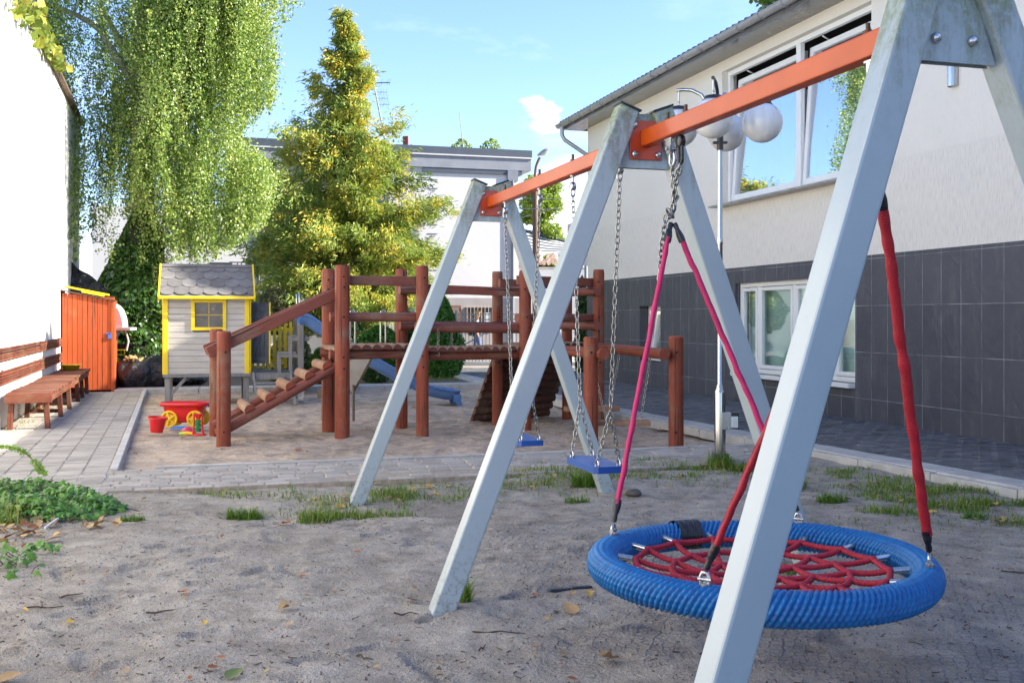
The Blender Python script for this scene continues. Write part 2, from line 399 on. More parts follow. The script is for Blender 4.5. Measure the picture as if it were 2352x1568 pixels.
o = mb.build('path_kerb', CONC, bev=.006); struct(o)
# left path, along the white wall
UL = Vector((-0.309, 0.951, 0)); VL = Vector((0.951, 0.309, 0))
pr = Vector((-3.44, 9.13, 0))                        # its right hand edge at the cross path
mb = MB(); jb = MB()
def LP(a, b, z=0): return pr+UL*b-VL*a+ZZ*z            # a metres to the left of the kerb, b metres along
b = -1.25; r = 0
while b < 10.4:
    for k in range(7):
        a = .08+.2095*k+(.0 if r % 2 else .003)
        if b < -.2 and a < .0: continue
        paver(mb, LP(a+.1, b+.05, .02), VL, UL, .200, .092, .06)
    b += .1005; r += 1
jb.box(LP(.82, 4.6, -.022), (1.58, 11.8, .07), VL, UL)
o = mb.build('path', PAVER); struct(o); o = jb.build('path_bed', JOINT); struct(o)
mb = MB(); b = 0.0
while b < 10.2:
    mb.box(LP(.035, b+.5, -.03), (.07, .992, .14), VL, UL); b += 1.0
o = mb.build('path_kerb', CONC, bev=.008); struct(o)
# far path behind the sand pit
mb = MB(); A = gp(262, 898); B_ = gp(1120, 884); d = (B_-A); L = d.length; d.normalize(); e = Vector((-d.y, d.x, 0)); x = 0
while x < L-.2:
    mb.box(A+d*(x+.25)+e*.30-ZZ*.03, (.488, .62, .11), d, e); x += .5
o = mb.build('path', CONC, bev=.006); struct(o)
mb = MB(); bed = [A+e*.64-d*1.0, B_+e*.64, gp(1046, 868), gp(1030, 846), gp(300, 846), gp(150, 870)]
mb.prism([Vector((p.x, p.y, -.02)) for p in bed], (0, 0, .035)); o = mb.build('planting_bed', SOIL); struct(o)
# kerb of pale slabs and the dark street paving along the white building
KP = [Vector(p) for p in ((6.9, -2.0, 0), (4.95, 4.9, 0), (3.87, 7.9, 0), (2.89, 10.4, 0), (1.25, 14.8, 0), (-1.28, 23.5, 0), (-2.6, 28.5, 0))]
mb = MB()
for p, q in zip(KP[:-1], KP[1:]):
    d = q-p; L = d.length; d.normalize(); e = Vector((d.y, -d.x, 0)); k = max(1, round(L/1.0)); s_ = L/k
    for i in range(k):
        c = p+d*(s_*(i+.5))
        mb.box(c+e*.15+ZZ*(.035+random.uniform(-.004, .004)), (s_-.006, .292, .07), d, e)
        mb.box(c-e*.035+ZZ*(.012+random.uniform(-.01, .004)), (s_-.01, .06, .10), d, e)
o = mb.build('kerb', CONC, bev=.006); struct(o)
mb = MB()
kin = []
for i, p in enumerate(KP):
    d = (KP[min(i+1, len(KP)-1)]-KP[max(i-1, 0)]).normalized(); e = Vector((d.y, -d.x, 0)); kin.append(p+e*.30)
poly = kin+[Vector((9.0, 29.5, 0)), Vector((9.0, -2.0, 0))]
mb.prism([Vector((p.x, p.y, -.05)) for p in poly], (0, 0, .085)); o = mb.build('pavement_bed', JOINT); struct(o)
# street blocks laid across
mb = MB(); BX = lambda y: 8.372-.29*y                  # foot of the white building
y = 5.0; r = 0
while y < 27.5:
    # left limit is the kerb
    for i in range(len(kin)-1):
        if kin[i].y <= y <= kin[i+1].y:
            t = (y-kin[i].y)/(kin[i+1].y-kin[i].y); xl = kin[i].x+(kin[i+1].x-kin[i].x)*t
    x = xl+.02; xr = BX(y)-.02 if y < 23.4 else 3.0
    x += (r % 2)*.1*0
    first = True
    while x < xr-.05:
        l = .1 if (first and r % 2) else .2
        first = False
        l = min(l, xr-x); yy = y+(x-xl)*.28
        if yy < 27.5: paver(mb, (x+l/2, yy, .045), VA, UA, l-.007, .094, .05, .006)
        x += l
    y += .1045; r += 1
o = mb.build('pavement', PAVERD); struct(o)
mb = MB(); P4 = [gp(760, 852), gp(1240, 846), gp(1500, 812), gp(600, 812)]
mb.box((0, 36.2, -.012), (46, 9.0, .05)); o = mb.build('street', WALK); struct(o)
mb = MB(); mb.box((0, 29.6, -.005), (46, 4.0, .04)); o = mb.build('road', ASPH); struct(o)
# ------------------------------------------------------------------ wall helper
def wall(mb, O, S, Nn, s0, s1, z0, z1, holes, depth=.28, rev=None, extra=0.0):
    """front face of a wall in the plane O + S*s + Z*z with openings and their reveals (mi 0 wall, 1 reveal)"""
    O = Vector(O); S = Vector(S); Nn = Vector(Nn)
    ss = sorted({s0, s1, *[h[0] for h in holes], *[h[1] for h in holes]}); zs = sorted({z0, z1, *[h[2] for h in holes], *[h[3] for h in holes]})
    ss = [s for s in ss if s0 <= s <= s1]; zs = [z for z in zs if z0 <= z <= z1]
    P = lambda s, z, n=0: O+S*s+ZZ*z+Nn*n
    for a, b in zip(ss[:-1], ss[1:]):
        for c, d in zip(zs[:-1], zs[1:]):
            m, k = (a+b)/2, (c+d)/2
            if any(h[0] < m < h[1] and h[2] < k < h[3] for h in holes): continue
            mb.add([P(a, c), P(b, c), P(b, d), P(a, d)], [(0, 3, 2, 1)], [[(a, c), (a, d), (b, d), (b, c)]])
    for h in holes:
        a, b, c, d = h[0], h[1], max(h[2], z0), min(h[3], z1)
        if d <= c: continue
        e = -depth
        for (p, q, uv) in (((a, c), (a, d), 1), ((b, d), (b, c), 1)):
            mb.add([P(*p), P(*q), P(*q, e), P(*p, e)], [(0, 1, 2, 3)], [[(p[0], p[1]), (q[0], q[1]), (q[0]+depth, q[1]), (p[0]+depth, p[1])]])
        if h[2] >= z0: mb.add([P(a, c), P(a, c, e), P(b, c, e), P(b, c)], [(0, 1, 2, 3)], [[(0, 0)]*4])
        if h[3] <= z1: mb.add([P(a, d), P(b, d), P(b, d, e), P(a, d, e)], [(0, 1, 2, 3)], [[(0, 0)]*4])

def glass_mat(name, tint, refl=.55, rough=.01):
    m, nt = newmat(name); n = N(nt)
    fr = n('ShaderNodeLayerWeight', {'Blend': .5})
    fac = n.math('MINIMUM', n.math('MULTIPLY_ADD', n.math('POWER', fr.outputs['Facing'], 3.0), .8, refl), 1.0)
    t = n('ShaderNodeBsdfTransparent', {'Color': tint}); gl = n('ShaderNodeBsdfGlossy', {'Roughness': rough, 'Color': (.92, .95, 1.0)})
    tc = n('ShaderNodeTexCoord'); n.set(gl.inputs['Normal'], n.bump(n.noise(tc.outputs['Object'], .9, 2), .05, .05))
    mx = n('ShaderNodeMixShader'); n.set(mx.inputs[0], fac); n.set(mx.inputs[1], t.outputs[0]); n.set(mx.inputs[2], gl.outputs[0])
    o = n('ShaderNodeOutputMaterial'); n.set(o.inputs[0], mx.outputs[0]); return m
GLASS = glass_mat('window glass', (.75, .80, .82), .52)
GLASSD = glass_mat('ground floor glass', (.86, .93, .90), .05)
PVC = M('white plastic window frame', (.80, .80, .78), (.76, .76, .74), .35, scale=3, rvar=.05)
ROOMD = M('dim room', (.045, .045, .05), (.03, .03, .035), .9, scale=1)
CURT = M('pale curtain', (.75, .75, .76), (.62, .62, .64), .9, scale=2)
CURTR = M('crimson curtain', (.42, .035, .07), (.33, .03, .05), .9, scale=2)
GREYM = M('grey coated gutter metal', (.34, .345, .355), (.29, .295, .305), .30, metal=.12, scale=4)
SOFF = M('grey glossy soffit', (.20, .205, .215), (.16, .165, .175), .16, metal=.35, scale=5, rvar=.05)
ROOFM = M('dark corrugated roof', (.085, .088, .095), (.06, .062, .068), .5, metal=.2, scale=4)
SLATE = None
def tile_mat():
    m, nt = newmat('dark slate tiles with pale grout'); n = N(nt)
    uv = n('ShaderNodeTexCoord').outputs['UV']
    b = n('ShaderNodeTexBrick', {'Scale': 1.0, 'Mortar Size': .0032, 'Mortar Smooth': .1, 'Bias': 0.0, 'Brick Width': .327, 'Row Height': .592,
          'Color1': (.050, .053, .068, 1), 'Color2': (.068, .071, .087, 1), 'Mortar': (.36, .36, .37, 1)}, offset=0.0)
    n.set(b.inputs['Vector'], n.mapping(uv, loc=(0, .27, 0)))
    f = n.noise(n.mapping(uv, (1, 1.3, 1)), 3.0, 6, .6, .4)
    wv = n('ShaderNodeTexWave', {'Scale': 1.6, 'Distortion': 14.0, 'Detail': 4.0, 'Detail Scale': 1.3}); n.set(wv.inputs['Vector'], n.mapping(uv, (1, 1, 1), rot=(0, 0, .6)))
    col = n.mix(n.ramp(f, [(.35, .0), (.7, .45)]), b.outputs['Color'], (.085, .083, .092)); st = n.math('MULTIPLY', n.ramp(n.noise(n.mapping(uv, (2.2, .5, 1)), 2.0, 6, .7), [(.52, 0.0), (.72, .5)]), 1.0); col = n.mix(st, col, (.15, .15, .155)); col = n.mix(b.outputs['Fac'], col, n.ramp(n.noise(uv, 2.5, 3), [(.4, (.13, .13, .135)), (.6, (.36, .36, .37))]))
    p = n('ShaderNodeBsdfPrincipled', {'Base Color': col, 'Roughness': .55, 'Specular IOR Level': .45})
    h = n.math('ADD', n.math('MULTIPLY', wv.outputs['Fac'] if 'Fac' in wv.outputs else wv.outputs[1], .6), n.noise(uv, 9, 5, .6)); h = n.math('SUBTRACT', h, n.math('MULTIPLY', b.outputs['Fac'], 1.0))
    n.set(p.inputs['Normal'], n.bump(h, .55, .006))
    o = n('ShaderNodeOutputMaterial'); n.set(o.inputs[0], p.outputs[0]); return m
SLATE = tile_mat()
def stucco(name, a, b, bump=.6, scale=10, streak=None, sill=False):
    m, nt = newmat(name); n = N(nt); tc = n('ShaderNodeTexCoord'); uv = tc.outputs['UV']
    f = n.noise(n.mapping(uv, (26, 3.2, 1)), 2.2, 6, .65); big = n.noise(uv, .7, 5, .6)
    col = n.mix(n.ramp(big, [(.35, 0.0), (.65, 1.0)]), a, b)
    col = n.mix(n.ramp(f, [(.30, .22), (.5, 0.0)]), col, tuple(x*.72 for x in a))
    if sill:
        sx = n('ShaderNodeSeparateXYZ'); n.set(sx.inputs[0], uv); lo_ = n.ramp(n.math('SUBTRACT', sx.outputs[1], 3.28), [(.0, 1.0), (.02, 0.0)]); col = n.mix(n.math('MULTIPLY', lo_, .5), col, n.ramp(f, [(.34, tuple(x*.70 for x in a)), (.56, tuple(x*.96 for x in a))]))
        dr = n.noise(n.mapping(uv, (3.5, .30, 1)), 1.6, 6, .7); col = n.mix(n.ramp(dr, [(.58, 0.0), (.78, .16)]), col, (.45, .42, .36))
    if streak:
        s = n.noise(n.mapping(uv, (9, .45, 1)), 1.0, 6, .7); col = n.mix(n.ramp(s, [(.56, 0.0), (.74, .55)]), col, streak)
    p = n('ShaderNodeBsdfPrincipled', {'Base Color': col, 'Roughness': .9, 'Specular IOR Level': .2})
    n.set(p.inputs['Normal'], n.bump(n.math('ADD', f, n.noise(uv, 70, 4, .6)), bump, .006))
    o = n('ShaderNodeOutputMaterial'); n.set(o.inputs[0], p.outputs[0]); return m
STUC = stucco('cream scratched render', (.78, .74, .66), (.745, .71, .635), .6, sill=True)
WHITE = stucco('old white render', (.80, .79, .76), (.74, .725, .69), .4, streak=(.40, .31, .22))
FARW = stucco('white far render', (.66, .645, .635), (.62, .605, .60), .2)
FARG = M('grey far base', (.36, .33, .32), (.31, .285, .275), .9, scale=2, bump=.3)

# ------------------------------------------------------------------ white building on the right
O = Vector((8.372, 0, 0)); S = U; NW = -V               # s along U from O, NW towards the yard
def Bp(s, z, nn=0.0): return O+S*s+ZZ*z+NW*nn
S0, S1 = -9.0, 24.05
ZT = 2.145
win_up = (13.75, 17.75, 3.17, 5.36); win_gr = (14.08, 17.28, .50, 1.90); win_sm = (20.15, 21.12, .53, 1.58)
bl = thing('building', 'long cream rendered building with dark slate tiled base and corrugated roof', 'building', Bp(12, 0))
mb = MB(); wall(mb, O, S, NW, S0, S1, ZT, 5.62, [win_up], .26)
mb.add([Bp(S1, ZT), Bp(S1, ZT, -10), Bp(S1, 5.62, -10), Bp(S1, 5.62)], [(0, 1, 2, 3)], [[(0, ZT), (10, ZT), (10, 5.62), (0, 5.62)]])
mb.add([Bp(S1, 5.62), Bp(S1, 5.62, -10), Bp(S1, 8.1, -5.0)], [(0, 1, 2)], [[(0, 5.6), (10, 5.6), (5, 8)]])
mb.build('wall', STUC, bl)
mb = MB(); P0 = O+NW*.012; wall(mb, P0, S, NW, S0, S1+.012, -.1, ZT, [win_gr, win_sm], .24)
mb.add([Bp(S0, ZT, .012), Bp(S0, ZT), Bp(S1+.012, ZT), Bp(S1+.012, ZT, .012)], [(0, 1, 2, 3)], [[(0, 0)]*4])
mb.add([Bp(S1+.012, -.1, .012), Bp(S1+.012, -.1, -10), Bp(S1+.012, ZT, -10), Bp(S1+.012, ZT, .012)], [(0, 1, 2, 3)], [[(0, 0), (10, 0), (10, 2.2), (0, 2.2)]])
mb.build('plinth', SLATE, bl)
# roof: corrugated sheet rising from the eave
OV = .48; PIT = .30
def roofpt(a, b, dz=0):
    s = S0-.3+(S1+.38-S0+.3)*a; nn = OV+.06-b*(5.6)
    return Bp(s, 5.69+(OV+.06-nn)*PIT+.034*math.sin(s*2*math.pi/.19)+dz, nn)
mb = MB(); mb.slab(lambda a, b: roofpt(a, b), 1500, 3, (0, 0, -.012)); mb.build('roof', ROOFM, bl)
mb = MB()
mb.box(Bp((S0+S1+.3)/2, 5.545, OV*.5), (S1+.3-S0, OV, .03), S, NW)            # soffit
mb.box(Bp((S0+S1+.3)/2, 5.585, OV+.008), (S1+.3-S0, .022, .17), S, NW)
mb.prism([Bp(S1+.31, 5.53, OV), Bp(S1+.31, 5.53, -5), Bp(S1+.31, 7.25, -5), Bp(S1+.31, 5.65, OV)], S*.02)
mb.build('soffit', SOFF, bl)
mb = MB()                                                                     # half round gutter
gc = lambda s, ph, r: Bp(s, 5.625+r*math.sin(ph), OV+.085+r*math.cos(ph))
k = 14
for (ra, fl) in ((.072, False), (.066, True)):
    mb.grid(lambda a, b: gc(S0+(S1+.36-S0)*a, math.pi+math.pi*b, ra), 1, k, True, flip=fl)
for s in (S0, S1+.36):
    mb.add([gc(s, math.pi+math.pi*j/k, .072) for j in range(k+1)], [tuple(range(k+1))])
g = mb.build('gutter', GREYM, bl)
mb = MB(); s = S0+.3
while s < S1+.3:
    mb.tube([gc(s, math.pi*1.0+math.pi*j/10, .080) for j in range(11)], .008, 6)
    s += .62
mb.tube([gc(S0, 0.02, .072), gc(S1+.36, 0.02, .072)], .010, 6)
mb.build('bracket', GREYM, g)
mb = MB(); sA = S1-.02
mb.tube([Bp(sA+.12, 5.56, OV+.085), Bp(sA+.12, 5.38, OV+.085), Bp(sA+.10, 5.27, OV+.03), Bp(sA-.02, 4.98, .10), Bp(sA-.04, 4.93, .03)], .045, 12)
mb.build('downpipe', M('pale grey downpipe', (.42, .43, .44), (.38, .39, .40), .4, metal=.3), bl)

def frame_rect(mb, a, b, c, d, wd, nn0, nn1, tilt=0.0):
    """rectangular frame between s a..b and z c..d; tilt leans its top inwards"""
    def P(s, z, n_): return Bp(s, z, n_-(z-c)*tilt)
    def bar(s0, s1, z0, z1):
        pts = [P(s0, z0, nn0), P(s1, z0, nn0), P(s1, z1, nn0), P(s0, z1, nn0), P(s0, z0, nn1), P(s1, z0, nn1), P(s1, z1, nn1), P(s0, z1, nn1)]
        mb.add(pts, [(0, 1, 2, 3), (4, 7, 6, 5), (0, 4, 5, 1), (1, 5, 6, 2), (2, 6, 7, 3), (3, 7, 4, 0)])
    bar(a, a+wd, c, d); bar(b-wd, b, c, d); bar(a+wd, b-wd, c, c+wd); bar(a+wd, b-wd, d-wd, d)
def pane(parent, a, b, c, d, nn, mat, tilt=0.0, base=None):
    base = c if base is None else base; mb = MB()
    def P(s, z, n_): return Bp(s, z, n_-(z-base)*tilt)
    for q in (0, -.012):
        mb.add([P(a, c, nn+q), P(b, c, nn+q), P(b, d, nn+q), P(a, d, nn+q)], [(0, 3, 2, 1) if q == 0 else (0, 1, 2, 3)])
    return mb.build('pane', mat, parent)
# upper window with two tilted sashes
a, b, c, d = win_up
mb = MB(); frame_rect(mb, a, b, c, d, .075, -.10, -.17); md = 15.62
mb.box(Bp(md, (c+d)/2, -.135), (.12, .07, d-c-.15), S, NW)
wn = mb.build('window', PVC, bl, bev=.006)
for (p, q) in ((a+.075, md-.06), (md+.06, b-.075)):
    mb = MB(); frame_rect(mb, p+.01, q-.01, c+.08, d-.14, .085, -.12, -.18, .065); sh = mb.build('sash', PVC, wn, bev=.005)
    pane(wn, p+.095, q-.095, c+.165, d-.225, -.15, GLASS, .065, c+.08)
    mb = MB(); mb.beam(Bp(q-.5, d-.10, -.14), Bp(q-.35, d-.14, -.42), .02, .012); mb.build('stay', PVC, wn)
mb = MB(); mb.box(Bp((a+b)/2, c-.02, .03), (b-a+.1, .40, .025), S, NW); mb.build('sill', M('zinc sill', (.36, .35, .34), (.27, .26, .25), .4, metal=.4), wn)
mb = MB()                                              # dim room with a box of inner walls
for z in (c-.05, d+.1): mb.box(Bp((a+b)/2, z, -1.6), (b-a+.5, 2.7, .04), S, NW)
mb.box(Bp((a+b)/2, (c+d)/2, -2.9), (b-a+.5, .05, d-c+.3), S, NW)
for s in (a-.2, b+.2): mb.box(Bp(s, (c+d)/2, -1.6), (.05, 2.7, d-c+.3), S, NW)
mb.build('room', ROOMD, wn)
def curtain(s0, s1, z0, z1, nn, mat, amp=.04, waves=9):
    mb = MB(); mb.slab(lambda i, j: Bp(s0+(s1-s0)*i, z0+(z1-z0)*j, nn+amp*math.sin(i*waves*2*math.pi)*(1-.5*j)), 90, 2, NW*(-.006)); mb.build('curtain', mat, wn)
curtain(a+.25, a+1.55, c+.05, d-.5, -.55, CURT, .035, 14); curtain(md+.3, b-.9, c+.05, d-.6, -.55, CURT, .035, 12)
curtain(b-.8, b-.35, c+.3, d-.1, -.62, CURTR, .05, 4); curtain(md+.1, md+.35, c+.3, d-.1, -.62, CURTR, .05, 3)
# ground floor window, four panes
a, b, c, d = win_gr
mb = MB(); frame_rect(mb, a, b, c, d, .07, -.075, -.15)
cuts = [a+.58, a+1.60, a+2.62]
for s in cuts: mb.box(Bp(s, (c+d)/2, -.11), (.075, .075, d-c-.14), S, NW)
mb.box(Bp((a+b)/2, c-.03, -.02), (b-a, .26, .06), S, NW)
wn = mb.build('window', PVC, bl, bev=.005)
ed = [a+.07]+cuts+[b-.07]
for i in range(4):
    p, q = ed[i]+(.0375 if i else 0), ed[i+1]-(.0375 if i < 3 else 0)
    mb = MB(); frame_rect(mb, p+.006, q-.006, c+.08, d-.08, .055, -.07, -.13); mb.build('sash', PVC, wn, bev=.004); pane(wn, p+.06, q-.06, c+.135, d-.135, -.10, GLASSD)
mb = MB()
BLIND = M('grey green blind', (.58, .66, .62), (.50, .57, .54), .8, scale=1.2)
mb.box(Bp((a+b)/2, (c+d)/2, -.235), (b-a-.1, .02, d-c-.08), S, NW); mb.build('blind', BLIND, wn)
mb = MB(); mb.box(Bp((a+b)/2, (c+d)/2, -1.4), (b-a+.4, .04, d-c+.6), S, NW); mb.build('room', ROOMD, wn)
# small tilted window
a, b, c, d = win_sm
mb = MB(); frame_rect(mb, a, b, c, d, .07, -.17, -.235); mb.box(Bp((a+b)/2, c-.015, -.09), (b-a, .2, .03), S, NW); wn = mb.build('window', PVC, bl, bev=.005)
mb = MB(); frame_rect(mb, a+.08, b-.08, c+.08, d-.10, .07, -.18, -.235, .16); mb.build('sash', PVC, wn, bev=.004)
pane(wn, a+.15, b-.15, c+.15, d-.17, -.21, GLASSD, .16, c+.08)
mb = MB(); mb.box(Bp((a+b)/2, (c+d)/2, -.8), (b-a+.3, .04, d-c+.4), S, NW); mb.build('room', ROOMD, wn)
# two up-and-down wall lamps: half tubes of steel
STEEL = M('brushed stainless steel', (.55, .56, .57), (.45, .46, .47), .25, metal=1.0, scale=5, stretch=(30, 30, 1))
for (s, z0, z1, lb) in ((11.72/.9604*1.0, 3.94, 4.42, 'steel half tube wall lamp high above the slate base beside the near swing frame'), (20.6, 4.62, 4.98, 'small steel wall lamp on the render near the far building corner')):
    t = thing('wall_lamp', lb, 'wall lamp', Bp(s, z0, 0), 'steel wall lamps on the cream building')
    mb = MB(); n_ = 14
    mb.grid(lambda i, j: Bp(s+.055*math.cos(math.pi*i), z0+(z1-z0)*j, .012+.085*math.sin(math.pi*i)), n_, 1); mb.grid(lambda i, j: Bp(s+.051*math.cos(math.pi*i), z0+(z1-z0)*j, .012+.081*math.sin(math.pi*i)), n_, 1, flip=True)
    mb.build('shade', STEEL, t)
    mb = MB(); mb.box(Bp(s, (z0+z1)/2, .006), (.10, .010, z1-z0-.03), S, NW); mb.build('back_plate', GREYM, t)

# ------------------------------------------------------------------ sunlit white wall on the left
OL = Vector((-2.05, 0, 0)); SLd = Vector((-.325, 1, 0)).normalized(); NL = Vector((.951, .309, 0))
def Lp(y, z, nn=0.0): return OL+SLd*(y/SLd.y)+ZZ*z+NL*nn
lw = thing('white_wall', 'tall sunlit white rendered wall with faint rusty streaks and a brown coping', 'wall', Lp(17, 0))
mb = MB(); y0, y1, hz = 1.0, 23.1, 5.60
L = (y1-y0)/SLd.y
mb.add([Lp(y0, -.1), Lp(y1, -.1), Lp(y1, hz), Lp(y0, hz)], [(0, 1, 2, 3)], [[(0, 0), (L, 0), (L, hz), (0, hz)]])
mb.add([Lp(y1, -.1), Lp(y1, -.1, -.45), Lp(y1, hz, -.45), Lp(y1, hz)], [(0, 1, 2, 3)], [[(0, 0), (.45, 0), (.45, hz), (0, hz)]])
mb.add([Lp(y0, -.1, -.45), Lp(y0, -.1), Lp(y0, hz), Lp(y0, hz, -.45)], [(0, 1, 2, 3)], [[(0, 0), (.45, 0), (.45, hz), (0, hz)]])
mb.add([Lp(y1, -.1, -.45), Lp(y0, -.1, -.45), Lp(y0, hz, -.45), Lp(y1, hz, -.45)], [(0, 1, 2, 3)], [[(0, 0), (L, 0), (L, hz), (0, hz)]])
mb.build('wall', WHITE, lw)
mb = MB(); mb.box(Lp((y0+y1)/2, hz+.02, -.2), (L+.1, .62, .04), SLd, NL); mb.box(Lp((y0+y1)/2, hz+.055, -.16), (L+.1, .44, .03), SLd, NL)
mb.build('coping', M('weathered brown coping', (.20, .12, .075), (.13, .085, .06), .7, scale=9, bump=.4), lw)
# ------------------------------------------------------------------ chains
def link_pts(c, d, nrm, Lk, Wd, n=12):
    """stadium outline of one link, centre c, long axis d, in the plane of d and nrm"""
    P = []; r = Wd/2; h = Lk/2-r
    for k in range(n):
        t = 2*math.pi*k/n; s = math.sin(t); P.append(c+d*(math.cos(t)*r+(h if math.cos(t) >= 0 else -h))+nrm*(s*r))
    return P
def chain(mb, pts, Lk=.040, Wd=.022, wire=.0034, nseg=5, start=0):
    """real interlocked links along a polyline"""
    pts = [Vector(p) for p in pts]; seg = [(pts[i+1]-pts[i]).length for i in range(len(pts)-1)]; tot = sum(seg); pitch = Lk-2*wire*1.15
    k = max(1, int(round(tot/pitch))); a = Vector((1, 0, 0))
    def pos(t):
        for i, L in enumerate(seg):
            if t <= L or i == len(seg)-1: return pts[i]+(pts[i+1]-pts[i])*(t/L), (pts[i+1]-pts[i]).normalized()
            t -= L
    for i in range(k):
        c, d = pos((i+.5)*tot/k); x = d.cross(a)
        if x.length < .1: x = d.cross(Vector((0, 1, 0)))
        x.normalize(); y = d.cross(x); th = .6+(math.pi/2 if (i+start) % 2 else 0)+random.uniform(-.12, .12)
        nr = x*math.cos(th)+y*math.sin(th)
        mb.tube(link_pts(c, d, nr, Lk, Wd), wire, nseg, closed=True)
CHAIN = M('galvanised chain', (.42, .42, .40), (.22, .21, .19), .30, metal=.9, scale=60, rvar=.12)
ZINC = M('zinc hardware', (.62, .62, .62), (.42, .42, .41), .28, metal=.95, scale=30)
BLACKP = M('black shrink sleeve', (.012, .012, .015), (.02, .02, .022), .28, scale=20, bump=.4, bscale=60)
RUST = M('dark rusty steel', (.07, .055, .045), (.13, .075, .045), .55, metal=.6, scale=30)
def paint_mat():
    m, nt = newmat('pale grey powder coated steel'); n = N(nt); tc = n('ShaderNodeTexCoord'); ob = tc.outputs['Object']
    g = n('ShaderNodeNewGeometry')
    f = n.noise(ob, 1.3, 4); col = n.ramp(f, [(.35, (.40, .465, .49)), (.65, (.365, .425, .45))])
    z = n('ShaderNodeSeparateXYZ'); n.set(z.inputs[0], g.outputs['Position'])
    top = n.ramp(n.math('MULTIPLY', n.math('SUBTRACT', z.outputs[2], 1.70), 1.6), [(0, 0.0), (1, 1.0)])
    al = n.noise(n.mapping(ob, (9, 9, 1.6)), 2.2, 6, .7); al2 = n.noise(ob, 42, 4, .7)
    alg = n.math('MULTIPLY', n.ramp(n.math('ADD', n.math('MULTIPLY', al, .7), n.math('MULTIPLY', top, .26)), [(.46, 0.0), (.60, 1.0)]), n.ramp(al2, [(.32, .25), (.55, 1.0)]))
    alg = n.math('MULTIPLY', alg, top)
    col = n.mix(n.math('MULTIPLY', alg, .85), col, n.ramp(n.noise(ob, 7, 3), [(.42, (.145, .185, .022)), (.60, (.17, .17, .085))]))
    gr = n.math('MULTIPLY', n.ramp(n.noise(ob, 16, 7, .75), [(.50, 0.0), (.68, .75)]), n.math('MULTIPLY_ADD', top, .6, .03))
    col = n.mix(gr, col, (.17, .165, .145))
    sc1 = n.noise(n.mapping(ob, (5, 5, 40), rot=(.4, .7, 0)), 1.6, 5, .7); col = n.mix(n.ramp(sc1, [(.66, 0.0), (.70, .30)]), col, (.22, .25, .27))
    # mud splash at the feet
    low = n.ramp(z.outputs[2], [(0.0, 1.0), (.45, 0.0)]); mud = n.math('MULTIPLY', low, n.ramp(n.noise(ob, 38, 5, .75), [(.50, 0.0), (.60, 1.0)]))
    col = n.mix(n.math('MULTIPLY', mud, .55), col, (.13, .11, .085))
    p = n('ShaderNodeBsdfPrincipled', {'Base Color': col, 'Specular IOR Level': .55, 'Coat Weight': .25, 'Coat Roughness': .18})
    n.set(p.inputs['Roughness'], n.math('MULTIPLY_ADD', alg, .4, .30))
    n.set(p.inputs['Normal'], n.bump(n.math('ADD', n.noise(ob, 26, 4), n.math('MULTIPLY', alg, .6)), .06, .004))
    o = n('ShaderNodeOutputMaterial'); n.set(o.inputs[0], p.outputs[0]); return m
LEG = paint_mat()
ORANGE = M('orange powder coat', (.47, .066, .0005), (.40, .055, .0008), .38, scale=3, coat=.22, spec=.25, speck=((.13, .06, .03), 11, .67), rvar=.06, bump=.08, bscale=30)
FLANGE = M('red orange flange paint', (.50, .050, .008), (.42, .045, .01), .35, scale=6, coat=.3, speck=((.12, .05, .03), 20, .66))
# ------------------------------------------------------------------ three A-frames and the beam
VC = 2.047; UF = [2.54, 4.744, 7.66]
sw = thing('swing_set', 'large grey steel swing frame of three A shaped legs with an orange top beam', 'swing frame', W(VC, UF[1]))
def leg(uc, sgn, zt=2.37, half=.985):
    """square tube leaning in the V-Z plane"""
    a = W(VC+sgn*half, uc, -.12); b = W(VC+sgn*.085, uc, zt); d = (b-a).normalized(); t = .105
    side = U; nrm = d.cross(side).normalized()
    mb = MB(); mb.box((a+b)/2, ((b-a).length, t*.95, t), d, side, nrm)
    o = mb.build('leg', LEG, sw, bev=.009)
    mb = MB(); mb.box(b+d*.004, (.010, t*.95+.008, t+.008), d, side, nrm); mb.build('cap', BLACKP, o, bev=.002)
    return o
zg0, zg1 = 2.08, 2.345
for uc in UF:
    for sgn in (-1, 1): leg(uc, sgn, half={-1: .885, 1: 1.18}[sgn] if uc < 3 else {-1: 1.055, 1: .985}[sgn])
    half = lambda z: .085+(2.37-z)/(2.37+.12)*.9-.045
    for off in (-.020, .014):
        mb = MB(); mb.prism([W(VC-half(zg0), uc+off, zg0), W(VC+half(zg0), uc+off, zg0), W(VC+half(zg1), uc+off, zg1), W(VC-half(zg1), uc+off, zg1)], U*.006); mb.build('gusset', LEG, sw, bev=.001)
    # flange plates and round headed bolts on the faces that carry a beam
    for face in (-1, 1):
        has = (face == -1 and uc > 2.6) or (face == 1 and uc < 7)
        q = uc+face*.030
        if has:
            mb = MB(); mb.box(W(VC, q, 2.215), (.17, .008, .19), V, U, ZZ); fl = mb.build('flange', FLANGE, sw, bev=.003)
        for dv_ in (-.062, .062):
            for dz in (-.07, .07):
                mb = MB(); q2 = uc+face*(.036 if has else .022); R = .0165
                mb.lathe(W(VC+dv_, q2, 2.215+dz), [(R, 0), (R*.95, .006), (R*.75, .011), (R*.4, .0145), (.0005, .0155)], 14, V, ZZ, U*face, smooth=True); mb.build('bolt', ZINC, sw)
ZB = 2.222; BH, BW = .080, .062
for (ua, ub) in ((UF[0]+.034, UF[1]-.034), (UF[1]+.034, UF[2]-.034)):
    mb = MB(); mb.beam(W(VC, ua, ZB), W(VC, ub, ZB), BW, BH); mb.build('beam', ORANGE, sw, bev=.006)
